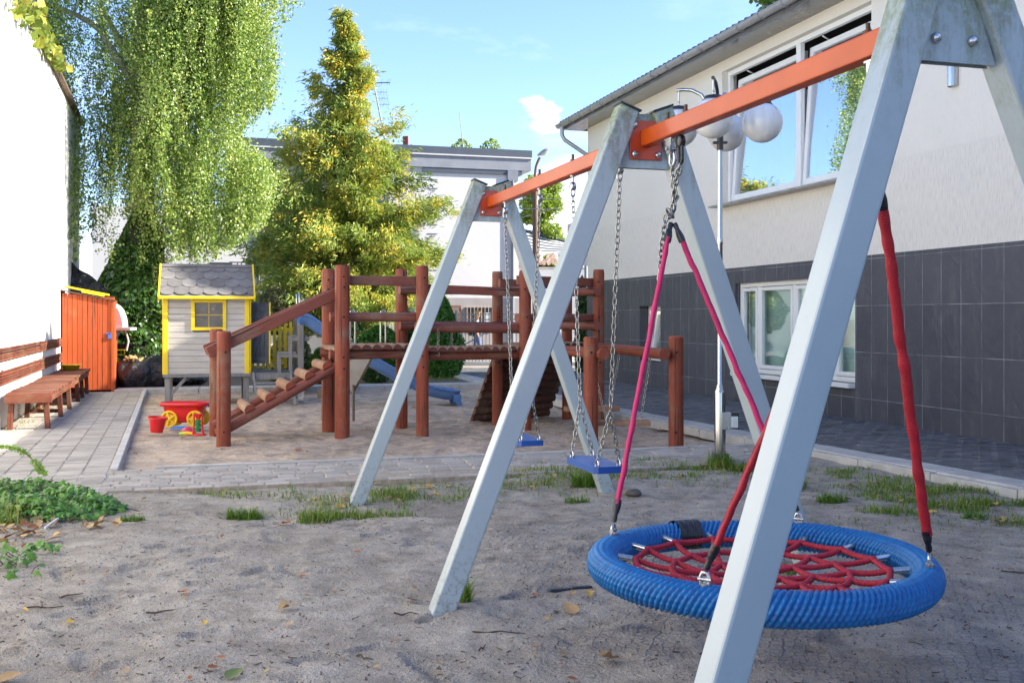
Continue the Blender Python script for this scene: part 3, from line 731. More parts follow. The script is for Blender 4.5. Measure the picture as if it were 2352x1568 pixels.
# ------------------------------------------------------------------ hangers: bolt through the beam, eye, shackle
def hanger(u, parent, top=True):
    mb = MB(); p = W(VC, u, ZB-BH/2); 
    mb.cyl(p+ZZ*.002, p-ZZ*.05, .007, n=8); mb.cyl(p, p-ZZ*.006, .018, n=8)
    mb.lathe(p-ZZ*.062, [(.0005, -.016), (.020, -.016), (.026, -.010), (.026, .010), (.020, .016), (.0005, .016)], 16, U, ZZ, V)
    mb.tube([p-ZZ*.06+V*.012-ZZ*.0+ZZ*0, p-ZZ*.10+V*.012, p-ZZ*.118+V*.008, p-ZZ*.122, p-ZZ*.118-V*.008, p-ZZ*.10-V*.012, p-ZZ*.06-V*.012], .006, 6)
    if top:
        q = W(VC, u, ZB+BH/2); m2 = MB(); m2.cyl(q, q+ZZ*.014, .017, n=6); m2.cyl(q, q+ZZ*.045, .008, n=8); m2.build('bolt', RUST, parent)
    return mb.build('hanger', ZINC, parent), p-ZZ*.118
BLUE = M('blue moulded rubber seat', (.006, .062, .29), (.008, .078, .34), .38, scale=4, coat=.2, speck=((.06, .09, .22), 25, .68))
def swing_seat(ua, ub, zs, lab):
    um = (ua+ub)/2; t = thing('swing', lab, 'swing', W(VC, um, zs), 'blue chain swings on the grey frame')
    hl, hw, th = .235, .088, .036
    mb = MB(); pr_ = [(-hl, -hw), (-hl+.02, -hw-.0), (hl-.02, -hw), (hl, -hw+.02), (hl, hw-.02), (hl-.02, hw), (-hl+.02, hw), (-hl, hw-.02), (-hl, -hw+.02)][1:]
    sag = lambda a: .012*(a/hl)**2
    P = [W(VC+b, um+a, zs+sag(a)) for a, b in pr_]; mb.prism(P, ZZ*th)
    st = mb.build('seat', BLUE, t, bev=.007)
    mb = MB()
    for k in range(-4, 5): mb.beam(W(VC+k*.017, um-hl+.05, zs+th+.001), W(VC+k*.017, um+hl-.05, zs+th+.001), .006, .006)
    mb.build('rib', BLUE, st)
    for e, uh in ((-1, ua), (1, ub)):
        hg, top = hanger(uh, t)
        ue = um+e*(hl-.035); mid = W(VC, um+e*(hl-.0), zs+.33)+(top-W(VC, um+e*hl, zs+.3))*.02
        mb = MB(); chain(mb, [top, mid]); 
        for sg in (-1, 1): chain(mb, [mid-ZZ*.005, W(VC+sg*.062, ue, zs+th+.035)])
        mb.build('chain', CHAIN, t)
        for sg in (-1, 1):
            mb = MB(); c = W(VC+sg*.062, ue, zs+th+.022); mb.tube([c+(U*math.cos(a)+ZZ*math.sin(a))*.024 for a in [2*math.pi*k/14 for k in range(14)]], .0065, 6, closed=True)
            mb.build('ring', ZINC, t)
swing_seat(UF[1]+.101*3.06, UF[1]+.345*3.0, .513, 'nearer blue rubber swing seat on chains, beside the pink strap')
swing_seat(UF[1]+.548*3.06, UF[1]+.815*3.06, .492, 'farther blue rubber swing seat half hidden behind the middle grey leg')

# ------------------------------------------------------------------ nest swing
NC = Vector((.977, 4.12, .375)); NR, NT = .618, .060
ns = thing('nest_swing', 'round blue rope nest swing with a crimson net, hung on four fabric covered straps', 'nest swing', NC)
ROPEB = M('blue braided rope', (.004, .150, .40), (.006, .105, .32), .48, scale=30, stretch=(1, 1, 1), rand=.0, spec=.5, bump=.25, bscale=300, bdist=.001)
def ring():
    nu, nv_ = 172*8, 112
    th = np.linspace(0, 2*np.pi, nu, endpoint=False)[None, :]; ph = np.linspace(0, 2*np.pi, nv_, endpoint=False)[:, None]
    # two braid layers of slanted almond strands, staggered like scales
    rows = 16.0; cols = 172.0
    best = np.zeros((nv_, nu)); 
    pr_ = ph/(2*np.pi)*rows; tc_ = th/(2*np.pi)*cols
    for k in range(-1, 3):
        r0 = np.floor(pr_)+k-.5                              # row centre
        off = np.where(np.mod(np.floor(pr_)+k, 2) > 0, .5, 0.0)
        dr = pr_-(r0+.5)
        a = tc_-off-dr*.34
        da = a-np.round(a)
        hgt = 1-(np.abs(da)*1.9)**1.5-(np.abs(dr)*.94)**1.5
        best = np.maximum(best, np.clip(hgt, 0, 1)**.65)
    rad = NT-.010+.0140*best+.0015*np.sin(3*th)+.001*np.sin(7*th+1)
    R_ = NR+rad*np.cos(ph)
    x = R_*np.cos(th); y = R_*np.sin(th); z = rad*np.sin(ph)+.004*np.sin(2*th+.5)
    P = np.stack([x+NC.x, y+NC.y, z+NC.z], -1).reshape(-1, 3)
    i = np.arange(nv_*nu); r, c = i//nu, i % nu; r2, c2 = (r+1) % nv_, (c+1) % nu
    return npmesh('ring', P, np.stack([r*nu+c, r*nu+c2, r2*nu+c2, r2*nu+c], 1), ROPEB, ns, smooth=True)
ring()
def onring(deg, r=NR, z=0.0): a = math.radians(deg); return NC+Vector((r*math.cos(a), r*math.sin(a), z))
# black tape wrapped round the ring
mb = MB(); A0 = 108.5
def tp(i, j):
    a = math.radians(A0-5.5+11*i); p = 2*math.pi*j; rr = NT+.0065+.0022*math.sin(i*60)*math.sin(p*2+i*9)
    return NC+Vector(((NR+rr*math.cos(p))*math.cos(a), (NR+rr*math.cos(p))*math.sin(a), rr*math.sin(p)))
mb.grid(tp, 40, 28); mb.build('tape_wrap', M('black tape', (.012, .012, .014), (.02, .02, .022), .22, scale=12, bump=.3, bscale=40), ns)
# twisted crimson rope
ROPER = M('crimson net rope', (.42, .012, .035), (.34, .010, .03), .65, scale=60, bump=.3, bscale=260, bdist=.001)
def rope(mb, pts, r=.0125, pitch=.042, strands=3, n=5, step=.008):
    pts = [Vector(p) for p in pts]; Ls = [0]
    for i in range(1, len(pts)): Ls.append(Ls[-1]+(pts[i]-pts[i-1]).length)
    tot = Ls[-1]; k = max(3, int(tot/step)); path = []
    for q_ in range(k+1):
        t = tot*q_/k; i = 0
        while i < len(pts)-2 and t > Ls[i+1]: i += 1
        path.append(pts[i]+(pts[i+1]-pts[i])*((t-Ls[i])/max(1e-6, Ls[i+1]-Ls[i])))
    for s in range(strands):
        P = []
        for q_ in range(k+1):
            d = (path[min(q_+1, k)]-path[max(q_-1, 0)]).normalized(); x = d.cross(ZZ).normalized(); y = d.cross(x)
            a = 2*math.pi*(s/strands+tot*q_/k/pitch); P.append(path[q_]+(x*math.cos(a)+y*math.sin(a))*r*.52)
        mb.tube(P, r*.58, n)
def bez(a, b, sag, side=0.0, k=8):
    a = Vector(a); b = Vector(b); d = (b-a).normalized().cross(ZZ)
    return [a.lerp(b, t/k)+ZZ*(-sag*4*(t/k)*(1-t/k))+d*(side*4*(t/k)*(1-t/k)) for t in range(k+1)]
mb = MB(); NF = 16
n1 = [onring(11+360/NF*k, .487, .004) for k in range(NF)]
n2 = [onring(11+360/NF*(k+.32), .345, -.020) for k in range(NF)]
n3 = [onring(11+360/NF*(2*k+1.1), .205, -.036) for k in range(NF//2)]
n4 = [onring(11+360/NF*(4*k+2.4), .085, -.044) for k in range(NF//4)]
for k in range(NF):
    rope(mb, bez(n1[k], n1[(k+1) % NF], .007, .005)); rope(mb, bez(n1[k], n2[k], .008)); rope(mb, bez(n2[k], n2[(k+1) % NF], .006, .004)); rope(mb, bez(n2[k], n3[(k//2) % (NF//2)], .006))
for k in range(NF//2): rope(mb, bez(n3[k], n3[(k+1) % (NF//2)], .005)); rope(mb, bez(n3[k], n4[(k//2) % (NF//4)], .004))
for k in range(NF//4): rope(mb, bez(n4[k], n4[(k+1) % (NF//4)], .003))
for P in n1+n2+n3+n4:
    mb.sphere(P, .0155, 10, .9)
mb.build('net', ROPER, ns)
for k in range(NF):
    a = 11+360/NF*k; mb = MB(); mb.cyl(onring(a, NR-NT*.72, .012), onring(a, .50, .004), .0125, n=14); mb.build('ferrule', ZINC, ns)
# two suspension points with chain bundles, four straps
PINK = M('lit tint pink webbing', (.56, .010, .115), (.47, .010, .095), .6, scale=6, bump=.5, bscale=1, bdist=.002)  # pinker than RED: light on the left pair put into the colour
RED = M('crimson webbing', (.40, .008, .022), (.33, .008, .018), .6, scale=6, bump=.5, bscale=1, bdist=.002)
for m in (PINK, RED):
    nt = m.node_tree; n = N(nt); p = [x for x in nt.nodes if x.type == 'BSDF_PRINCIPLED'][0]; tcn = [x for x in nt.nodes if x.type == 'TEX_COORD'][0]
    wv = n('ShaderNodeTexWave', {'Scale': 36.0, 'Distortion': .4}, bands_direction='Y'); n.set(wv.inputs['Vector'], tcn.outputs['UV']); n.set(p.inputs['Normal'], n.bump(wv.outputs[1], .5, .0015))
UH1 = UF[1]-.335; UH2 = UF[0]+.335
def strap(top, bot, mat, seed):
    top = Vector(top); bot = Vector(bot); d = (bot-top); L = d.length; dn = d.normalized(); x = dn.cross(ZZ).normalized(); y = dn.cross(x)
    P = []; R = []; k = 110
    for i in range(k+1):
        t = i/k; s = t*L
        w1 = mn.noise((seed, s*7, 0)); w2 = mn.noise((seed+9, s*16, 0))
        P.append(top.lerp(bot, t)+x*(.005*w1)+y*(.004*w2)); R.append(.0165*(1+.14*w2+.06*math.sin(s*70+seed)))
    mb = MB(); mb.tube(P, R, 12, flat=(1.12, .72)); o = mb.build('strap', mat, ns)
    # raised seam
    mb = MB(); mb.tube([p-y*.0122 for p in P], .0016, 5); mb.build('seam', mat, o)
    for (p, e, ln) in ((top, -1, .075), (bot, 1, .075)):
        mb = MB(); q_ = [p-dn*e*.02, p+dn*e*.01, p+dn*e*.03, p+dn*e*.045, p+dn*e*.06, p+dn*e*ln]
        mb.tube(q_, [.0165, .0175, .014, .0105, .0125, .0105], 12); mb.build('sleeve', BLACKP, o)
tops = []
for (uh, nm) in ((UH1, 0), (UH2, 1)):
    hb = MB(); p = W(VC, uh, ZB-BH/2)
    hb.box(p-ZZ*.012+U*.0, (.075, .05, .006), U, V, ZZ)
    for sg in (-1, 1): hb.prism([p-ZZ*.012+V*sg*.022+U*a+ZZ*b for a, b in ((-.03, 0), (.03, 0), (.024, -.05), (.012, -.068), (-.012, -.068), (-.024, -.05))], V*.004)
    hb.cyl(p-ZZ*.055-V*.034, p-ZZ*.055+V*.034, .009, n=10)
    hb.tube([p-ZZ*.10+(U*math.cos(a)*.026+ZZ*math.sin(a)*.034) for a in [2*math.pi*k/16 for k in range(16)]], .009, 8, closed=True)
    for du_ in (-.14, .05): 
        q = W(VC, uh+du_, ZB+BH/2); m2 = MB(); m2.cyl(q, q+ZZ*.016, .016, n=6); m2.cyl(q, q+ZZ*.04, .008, n=8); m2.build('bolt', RUST, sw)
    hb.build('swivel', ZINC, ns)
    # black safety eye beside it
    p2 = W(VC, uh-.085, ZB-BH/2); bb = MB(); bb.lathe(p2-ZZ*.034, [(.0005, -.014), (.026, -.014), (.031, -.008), (.031, .008), (.026, .014), (.0005, .014)], 18, U, ZZ, V)
    bb.tube(link_pts(p2-ZZ*.085, ZZ, U, .10, .036, 16), .008, 7, closed=True); bb.build('safety_eye', BLACKP, ns)
    J = W(VC, uh+.0, 1.795); tops.append(J)
    cb = MB(); chain(cb, [p-ZZ*.125, J+ZZ*.10+V*.008, J+ZZ*.02], .036, .024, .0042, 6); chain(cb, [p2-ZZ*.135, J+ZZ*.17-U*.03, J+ZZ*.03], .036, .024, .0042, 6)
    chain(cb, [J+ZZ*.03, J-V*.035+ZZ*.01, J-V*.055-ZZ*.12, J-V*.065-ZZ*.30], .036, .024, .0042, 6)
    for k in range(3): cb.tube(link_pts(J+ZZ*(.035+.03*k)+V*(.012*(k-1)), (ZZ+V*(.7*(k-1))).normalized(), U, .05, .034, 14), .0055, 6, closed=True)
    cb.build('chain', CHAIN, ns)
ends = {'l': onring(152, NR+.004, NT+.045), 'b': onring(61, NR+.004, NT+.045), 'r': onring(-24, NR+.004, NT+.045), 'f': onring(239.5, NR+.004, NT+.045)}
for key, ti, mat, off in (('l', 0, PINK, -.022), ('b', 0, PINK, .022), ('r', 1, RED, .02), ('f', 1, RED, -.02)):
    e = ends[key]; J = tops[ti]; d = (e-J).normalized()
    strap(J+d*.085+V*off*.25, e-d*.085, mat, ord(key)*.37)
    mb = MB(); c = e-ZZ*.018
    rad = Vector((e.x-NC.x, e.y-NC.y, 0)).normalized(); tg = rad.cross(ZZ)
    mb.tube([c+tg*.014-ZZ*.03, c+tg*.016, c+tg*.008+ZZ*.016, c-tg*.008+ZZ*.016, c-tg*.016, c-tg*.014-ZZ*.03], .007, 8); mb.cyl(c-tg*.024-ZZ*.008, c+tg*.024-ZZ*.008, .0085, n=10); mb.cyl(c-ZZ*.05, c-ZZ*.02, .016, n=12)
    mb.build('shackle', ZINC, ns)
# spare hooks seen on the near frame

# ------------------------------------------------------------------ red stained log climbing frame
def wood(name, a, b, dark, rough=.6, rand=.14, wear=.57, worn=(.24, .17, .11)):
    m, nt = newmat(name); n = N(nt); tc = n('ShaderNodeTexCoord'); uv = tc.outputs['UV']; ob = tc.outputs['Object']
    f = n.noise(n.mapping(uv, (9, .55, 1)), 5, 7, .6, .3); g = n.noise(n.mapping(uv, (46, .9, 1)), 4, 4, .6)
    col = n.ramp(f, [(.32, a), (.66, b)]); col = n.mix(n.ramp(g, [(.30, .75), (.44, 0.0)]), col, dark)
    col = n.mix(n.ramp(n.noise(ob, 2.2, 6, .7), [(wear-.06, 0.0), (wear+.12, .7)]), col, worn)
    oi = n('ShaderNodeObjectInfo'); ge = n('ShaderNodeNewGeometry'); rv = n.math('FRACT', n.math('ADD', oi.outputs['Random'], ge.outputs['Random Per Island']))
    col = n('ShaderNodeHueSaturation', {'Color': col, 'Value': n.math('MULTIPLY_ADD', rv, 2*rand, 1-rand)}).outputs[0]
    p = n('ShaderNodeBsdfPrincipled', {'Base Color': col, 'Roughness': rough, 'Specular IOR Level': .35})
    ck = n.ramp(n.noise(n.mapping(uv, (13, .28, 1)), 3.2, 3, .5), [(.36, 0.0), (.39, 1.0)])
    n.set(p.inputs['Normal'], n.bump(n.math('ADD', n.math('MULTIPLY', g, .6), ck), .6, .005))
    col2 = n.mix(n.math('SUBTRACT', 1.0, ck), col, dark); n.set(p.inputs['Base Color'], col2)
    o = n('ShaderNodeOutputMaterial'); n.set(o.inputs[0], p.outputs[0]); return m
REDW = wood('red brown stained logs', (.29, .066, .030), (.225, .050, .025), (.085, .025, .018))
RAILW = wood('weathered red rail', (.25, .072, .046), (.20, .060, .040), (.075, .035, .028), wear=.56)
DECKW = wood('bare worn half logs', (.34, .20, .12), (.25, .12, .07), (.12, .06, .04), rough=.75, wear=.50, worn=(.40, .29, .20))
ENDW = wood('red brown log ends', (.13, .042, .030), (.10, .035, .026), (.03, .015, .012), wear=.7)
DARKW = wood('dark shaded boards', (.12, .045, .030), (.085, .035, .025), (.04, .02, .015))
PP = {1: (-3.13, 11.34, 1.205, .076), 2: (-3.52, 12.42, 1.22, .076), 3: (-1.95, 12.0, 1.955, .086), 4: (-2.28, 13.0, 1.955, .084), 5: (-1.06, 12.36, 1.965, .075),
      6: (-1.385, 13.12, 1.965, .075), 8: (.165, 12.85, 1.935, .075), 7: (-.19, 13.65, 1.955, .07), 9: (1.14, 13.75, 1.985, .075), 10: (.765, 14.5, 1.96, .07), 11: (.85, 11.27, 1.145, .079), 12: (1.775, 11.3, 1.155, .082)}
cf = thing('log_climber', 'red brown log climbing frame with a ramp, plank bridge and tall round posts', 'climbing frame', (-1.0, 12.5, 0))
HOLE = M('dark drilled hole', (.01, .008, .008), (.015, .012, .01), .9)
def pp(k, z): return Vector((PP[k][0], PP[k][1], z))
for k, (x, y, h, r) in PP.items():
    mb = MB(); z0 = gz(x, y)-.10; tl = random.uniform(-.004, .004); tl2 = random.uniform(-.004, .004)
    T = Vector((x+tl*h, y+tl2*h, h)); B0 = Vector((x, y, z0))
    mb.cyl(B0, B0.lerp(T, .985), r, r*.985, 28, cap=False); mb.cyl(B0.lerp(T, .985), T, r*.985, r*.90, 28)
    post = mb.build('post', REDW, cf)
    f = (Vector((0, 0, 0))-Vector((x, y, 0))).normalized(); f = (f+Vector((.12, 0, 0))).normalized()
    for z in ((1.82, 1.70, 1.36, .90, .77) if h > 1.5 else (.98, .12)):
        mb = MB(); c = Vector((x, y, z))+f*(r-.004); mb.lathe(c+Vector((random.uniform(-.015, .015), 0, 0)), [(.0005, .0062), (.009, .0062), (.0125, .0045)], 10, f.cross(ZZ), ZZ, f)
        mb.build('bolt_hole', HOLE, post)
def horiz(a, b): d = Vector((b[0]-a[0], b[1]-a[1], 0)).normalized(); return d, Vector((-d.y, d.x, 0))
def rail(ka, kb, za, zb, off=.0, e0=.08, e1=.08, rnd=True, r=.056, w=.05, h=.115, mat=None, name='rail'):
    a = pp(ka, za); b = pp(kb, zb); d, nrm = horiz(a, b); dd = (b-a).normalized()
    a = a+nrm*off-dd*e0; b = b+nrm*off+dd*e1; mb = MB()
    if rnd: mb.cyl(a, b, r, r*.97, 20)
    else: mb.beam(a, b, w, h)
    return mb.build(name, mat or RAILW, cf, bev=0 if rnd else .008)
# ramp section
for (a, b, o_) in ((1, 3, .115), (2, 4, -.115)):
    rail(a, b, 1.035, 1.645, o_, .16, -.02, False, w=.055, h=.125)
    rail(a, b, .105, .80, o_, .05, .0, True, r=.058)
for t in (.24, .41, .58, .745, .90):
    a = (pp(1, .105).lerp(pp(3, .80), t)); b = pp(2, .105).lerp(pp(4, .80), t); d = (pp(3, .8)-pp(1, .105)).normalized(); up = Vector((-d.x*d.z, -d.y*d.z, d.x*d.x+d.y*d.y)).normalized()
    ax = (b-a).normalized(); a = a+ax*.06+up*.060; b = b-ax*.06+up*.060; mb = MB()
    P = [a+d*(.062*math.cos(q))+up*(.068*math.sin(q)) for q in [math.pi*k/12 for k in range(13)]]; mb.prism(P, b-a, emi=1); mb.build('rung', [DECKW, REDW], cf)
# first deck
def deck(k0, k1, b0, b1, zt, step, lab='deck_plank', sag=0.0, i0=.1, i1=.1):
    a0 = pp(k0, zt); a1 = pp(k1, zt); c0 = pp(b0, zt); c1 = pp(b1, zt); L = (a1-a0).length; nn_ = int(round((L-i0-i1)/step))
    for i in range(nn_+1):
        t = (i0+(L-i0-i1)*i/nn_)/L; a = a0.lerp(a1, t); b = c0.lerp(c1, t); d = (a1-a0).normalized(); ax = (b-a).normalized(); z = -sag*4*t*(1-t)
        a = a-ax*.015+ZZ*z; b = b-ax*.03+ZZ*z; r = step*.45
        mb = MB(); P = [a+d*(r*math.cos(q))+ZZ*(.056*math.sin(q)+random.uniform(-.001, .001)) for q in [math.pi*k/10 for k in range(11)]]; mb.prism(P, b-a, emi=1); mb.build(lab, [DECKW, ENDW], cf)
deck(3, 5, 4, 6, .985, .122, i0=.16, i1=.06)
rail(3, 5, .925, .925, .13, .12, .10, True, r=.058, name='beam'); rail(4, 6, .925, .925, -.13, .1, .10, True, r=.058, name='beam')
rail(3, 5, 1.785, 1.785, .095, .04, .05, False, w=.05, h=.112); rail(3, 5, 1.36, 1.36, .11, .12, .05, True, r=.056)
mb = MB(); a = pp(3, .995); b = pp(4, .995); ax = (b-a).normalized(); mb.beam(a+ax*.0-VA*.02, b-VA*.02, .15, .055); mb.build('step_board', DECKW, cf, bev=.01)
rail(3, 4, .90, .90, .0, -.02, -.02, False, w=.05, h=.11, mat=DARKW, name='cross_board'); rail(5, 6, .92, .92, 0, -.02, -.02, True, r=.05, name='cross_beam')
# hanging bridge
deck(5, 8, 6, 7, .955, .118, i0=.13, i1=.06, sag=.012)
rail(5, 8, .90, .895, .12, -.04, -.02, True, r=.057, name='beam'); rail(6, 7, .90, .895, -.10, -.04, -.02, True, r=.057, name='beam')
rail(5, 8, 1.70, 1.665, .095, .04, .06, False, w=.05, h=.105); rail(6, 7, 1.695, 1.70, -.095, .06, .05, True, r=.05)
rail(5, 8, 1.235, 1.215, .115, .05, .10, True, r=.058); rail(6, 7, 1.255, 1.245, -.105, .06, .1, True, r=.055)
for (ka, kb, off, t) in ((5, 8, .045, .16), (6, 7, -.05, .50)):
    a = pp(ka, 1.24).lerp(pp(kb, 1.22), t); d, nrm = horiz(pp(ka, 0), pp(kb, 0)); mb = MB(); p = a+nrm*(off if off > 0 else off)-ZZ*.02; chain(mb, [p-nrm*.0, p-ZZ*.32], .052, .03, .0045); mb.build('chain', CHAIN, cf)
# right hand tower
deck(8, 9, 7, 10, .975, .13, i0=.12, i1=.10)
rail(8, 9, 1.815, 1.815, .09, .05, .05, False, w=.05, h=.115); rail(8, 9, 1.35, 1.35, .105, .04, .04, True, r=.055)
rail(7, 10, 1.80, 1.80, -.09, .05, .05, False, w=.05, h=.11); rail(8, 9, .93, .93, .12, .05, .05, True, r=.056, name='beam'); rail(7, 10, .93, .93, -.10, .05, .05, True, r=.056, name='beam')
for (ka, kb, off) in ((9, 10, .115), (8, 7, -.105)):
    for z in (1.695, 1.245): rail(ka, kb, z, z, off, .17, .12, True, r=.056)
# sloping log wall behind the tower
e7, e10 = pp(7, .93), pp(10, .93); dd, nn_ = horiz(e7, e10); mb = MB()
back = (nn_*.52-ZZ*.98); bl_ = back.normalized(); Lb = back.length; k = 9
for i in range(k):
    c0 = e7+bl_*(Lb*(i+.5)/k)-dd*.05; c1 = e10+bl_*(Lb*(i+.5)/k)+dd*.10; up = dd.cross(bl_).normalized(); r = Lb/k*.48
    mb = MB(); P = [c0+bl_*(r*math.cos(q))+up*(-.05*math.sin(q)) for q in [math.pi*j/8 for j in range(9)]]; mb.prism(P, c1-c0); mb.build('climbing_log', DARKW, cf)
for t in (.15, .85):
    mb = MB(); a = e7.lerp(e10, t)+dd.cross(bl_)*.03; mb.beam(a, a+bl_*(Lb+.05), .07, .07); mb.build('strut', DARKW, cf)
# balance beams towards the camera and the hanging planks between them
def log(p, q, r, name='beam'): mb = MB(); mb.cyl(p, q, r, r*.97, 22); return mb.build(name, REDW, cf)
Aq = Vector((.985, 11.15, .965)); Ap = Vector((.30, 13.4, .965)); Bq = Vector((1.625, 11.12, .965)); Bp_ = Vector((1.06, 13.62, .975))
log(Ap, Aq, .063); log(Bp_, Bq, .062)
for (ta, tb, z) in ((.33, .45, .27), (.80, .86, .20)):
    a = Ap.lerp(Aq, ta)+Vector((.03, 0, -.05)); b = Bp_.lerp(Bq, tb)+Vector((-.03, 0, -.05)); L_ = Ap.lerp(Aq, tb); R_ = Bp_.lerp(Bq, tb)
    pl = L_.lerp(R_, .22); pr2 = L_.lerp(R_, .80); pl.z = pr2.z = z
    mb = MB(); dv2 = (pr2-pl).normalized(); mb.beam(pl-dv2*.14, pr2+dv2*.10, .15, .055); hp = mb.build('hanging_plank', DECKW, cf, bev=.008)
    mb = MB(); chain(mb, [a, pl+ZZ*.03], .046, .027, .004); mb.build('chain', CHAIN, cf); mb = MB(); chain(mb, [b, pr2+ZZ*.03], .046, .027, .004); mb.build('chain', CHAIN, cf)
    for e in (a, b):
        mb = MB(); mb.tube([e+ZZ*.01+(ZZ*math.cos(q)+U*math.sin(q))*.022 for q in [2*math.pi*k/10 for k in range(10)]], .006, 6, closed=True)
        mb.build('eye_bolt', ZINC, cf)
# steel grab handles of the back entry
for px in (810, 880):
    p = gp(px, 0, 0) if False else Vector(((px-1176)*13.35/F0, 13.35, .98)); mb = MB(); wd = .032 
    mb.tube([p-V*wd, p-V*wd+ZZ*.40]+[p+ZZ*.42+V*(-wd*math.cos(t))+ZZ*(.045*math.sin(t)) for t in [math.pi*k/8 for k in range(9)]]+[p+V*wd+ZZ*.40, p+V*wd], .0125, 10); mb.build('grab_handle', STEEL, cf)
YEL = M('yellow paint', (.86, .62, .010), (.80, .56, .012), .5, scale=5, rand=.06, speck=((.50, .36, .08), 16, .68))
GRY = M('grey painted boards', (.50, .47, .42), (.44, .41, .37), .6, scale=3, stretch=(1, 1, 6), rand=.06, bump=.25, bscale=50, speck=((.27, .255, .23), 10, .66))
DGR = M('dark grey painted wood', (.085, .095, .11), (.065, .072, .085), .6, scale=6, rand=.1, bump=.3)
GRW = M('grey weathered wood', (.25, .245, .24), (.19, .185, .18), .7, scale=4, stretch=(6, 6, 1), rand=.12, bump=.35, bscale=40)
def felt_mat():
    return M('grey bitumen shingle', (.175, .165, .160), (.135, .127, .124), .95, scale=6, bump=.7, bscale=260, bdist=.003, rand=.16, speck=((.25, .24, .23), 120, .60))
FELT = felt_mat()
PLXG = M('cloudy plastic pane', (.10, .092, .085), (.165, .155, .14), .22, scale=3.2, spec=.6, speck=((.42, .36, .17), 9, .62))
# ------------------------------------------------------------------ playhouse: a along V from the left front corner, b backwards along U
PH = Vector((-5.52, 16.55, 0)); 
def H(a, b, z=0): return PH+V*a+U*b+ZZ*z
ph = thing('playhouse', 'grey wooden playhouse on stilts with yellow trim, shingle roof and an open dark door', 'playhouse', PH)
HWD, HD, HZ0, HZ1 = 1.33, 1.20, .455, 1.70
mb = MB(); nb = 13; bh = (HZ1-HZ0)/nb; wx0, wx1, wz0, wz1 = .43, .95, 1.155, 1.64
for i in range(nb):
    z = HZ0+bh*(i+.5)
    spans = [(0.02, HWD-.02)]
    if wz0 < z < wz1: spans = [(0.02, wx0+.02), (wx1-.02, HWD-.02)]
    for (p, q_) in spans: mb.box(H((p+q_)/2, .012, z), (q_-p, .024, bh-.004), V, U)
    mb.box(H(.012, HD/2, z), (.024, HD-.03, bh-.004), V, U)
    mb.box(H(HWD/2, HD-.012, z), (HWD-.04, .024, bh-.004), V, U)
    if z > 1.60 or True:
        mb.box(H(HWD-.012, .17, z), (.024, .30, bh-.004), V, U); mb.box(H(HWD-.012, HD-.13, z), (.024, .22, bh-.004), V, U)
mb.prism([H(.01, .0, HZ1), H(.01, HD, HZ1), H(.01, HD/2, 2.17)], V*.02); mb.prism([H(HWD-.03, .0, HZ1), H(HWD-.03, HD, HZ1), H(HWD-.03, HD/2, 2.17)], V*.02)
mb.build('wall', GRY, ph, bev=.003)
mb = MB()
for a in (.03, HWD-.045): mb = MB(); mb.box(H(a, -.008, (HZ0+HZ1)/2), (.075, .022, HZ1-HZ0+.01), V, U); mb.build('corner_board', YEL, ph, bev=.003)
for b in (.04, HD-.04):
    for a in (-.008, HWD+.008): mb = MB(); mb.box(H(a, b, (HZ0+HZ1)/2), (.02, .075, HZ1-HZ0), V, U); mb.build('corner_board', YEL, ph, bev=.003)
mb = MB(); mb.box(H(HWD/2, .35, HZ0-.025), (HWD+.02, .75, .05), V, U); mb.box(H(HWD/2, HD-.2, HZ0-.025), (HWD+.02, .4, .05), V, U); mb.build('floor', GRW, ph, bev=.004)
mb = MB(); c = .055
frz = lambda p, q_, z0, z1: mb.box(H((p+q_)/2, -.010, (z0+z1)/2), (q_-p, .035, z1-z0), V, U)
frz(wx0-.01, wx1+.01, wz0-.005, wz0+c-.01); frz(wx0-.01, wx1+.01, wz1-c+.01, wz1+.005); frz(wx0-.01, wx0+c-.01, wz0+c-.01, wz1-c+.01); frz(wx1-c+.01, wx1+.01, wz0+c-.01, wz1-c+.01)
wf = mb.build('window', YEL, ph, bev=.003)
mb = MB(); mb.box(H((wx0+wx1)/2, .022, (wz0+wz1)/2), (wx1-wx0-.04, .006, wz1-wz0-.04), V, U); mb.build('pane', PLXG, wf)
mb = MB(); mb.box(H((wx0+wx1)/2, .013, (wz0+wz1)/2), (.022, .006, wz1-wz0-.09), V, U); mb.box(H((wx0+wx1)/2, .0125, (wz0+wz1)/2), (wx1-wx0-.09, .005, .022), V, U); mb.build('glazing_bar', M('dusty yellow bars', (.46, .33, .07), (.38, .28, .08), .6), wf)
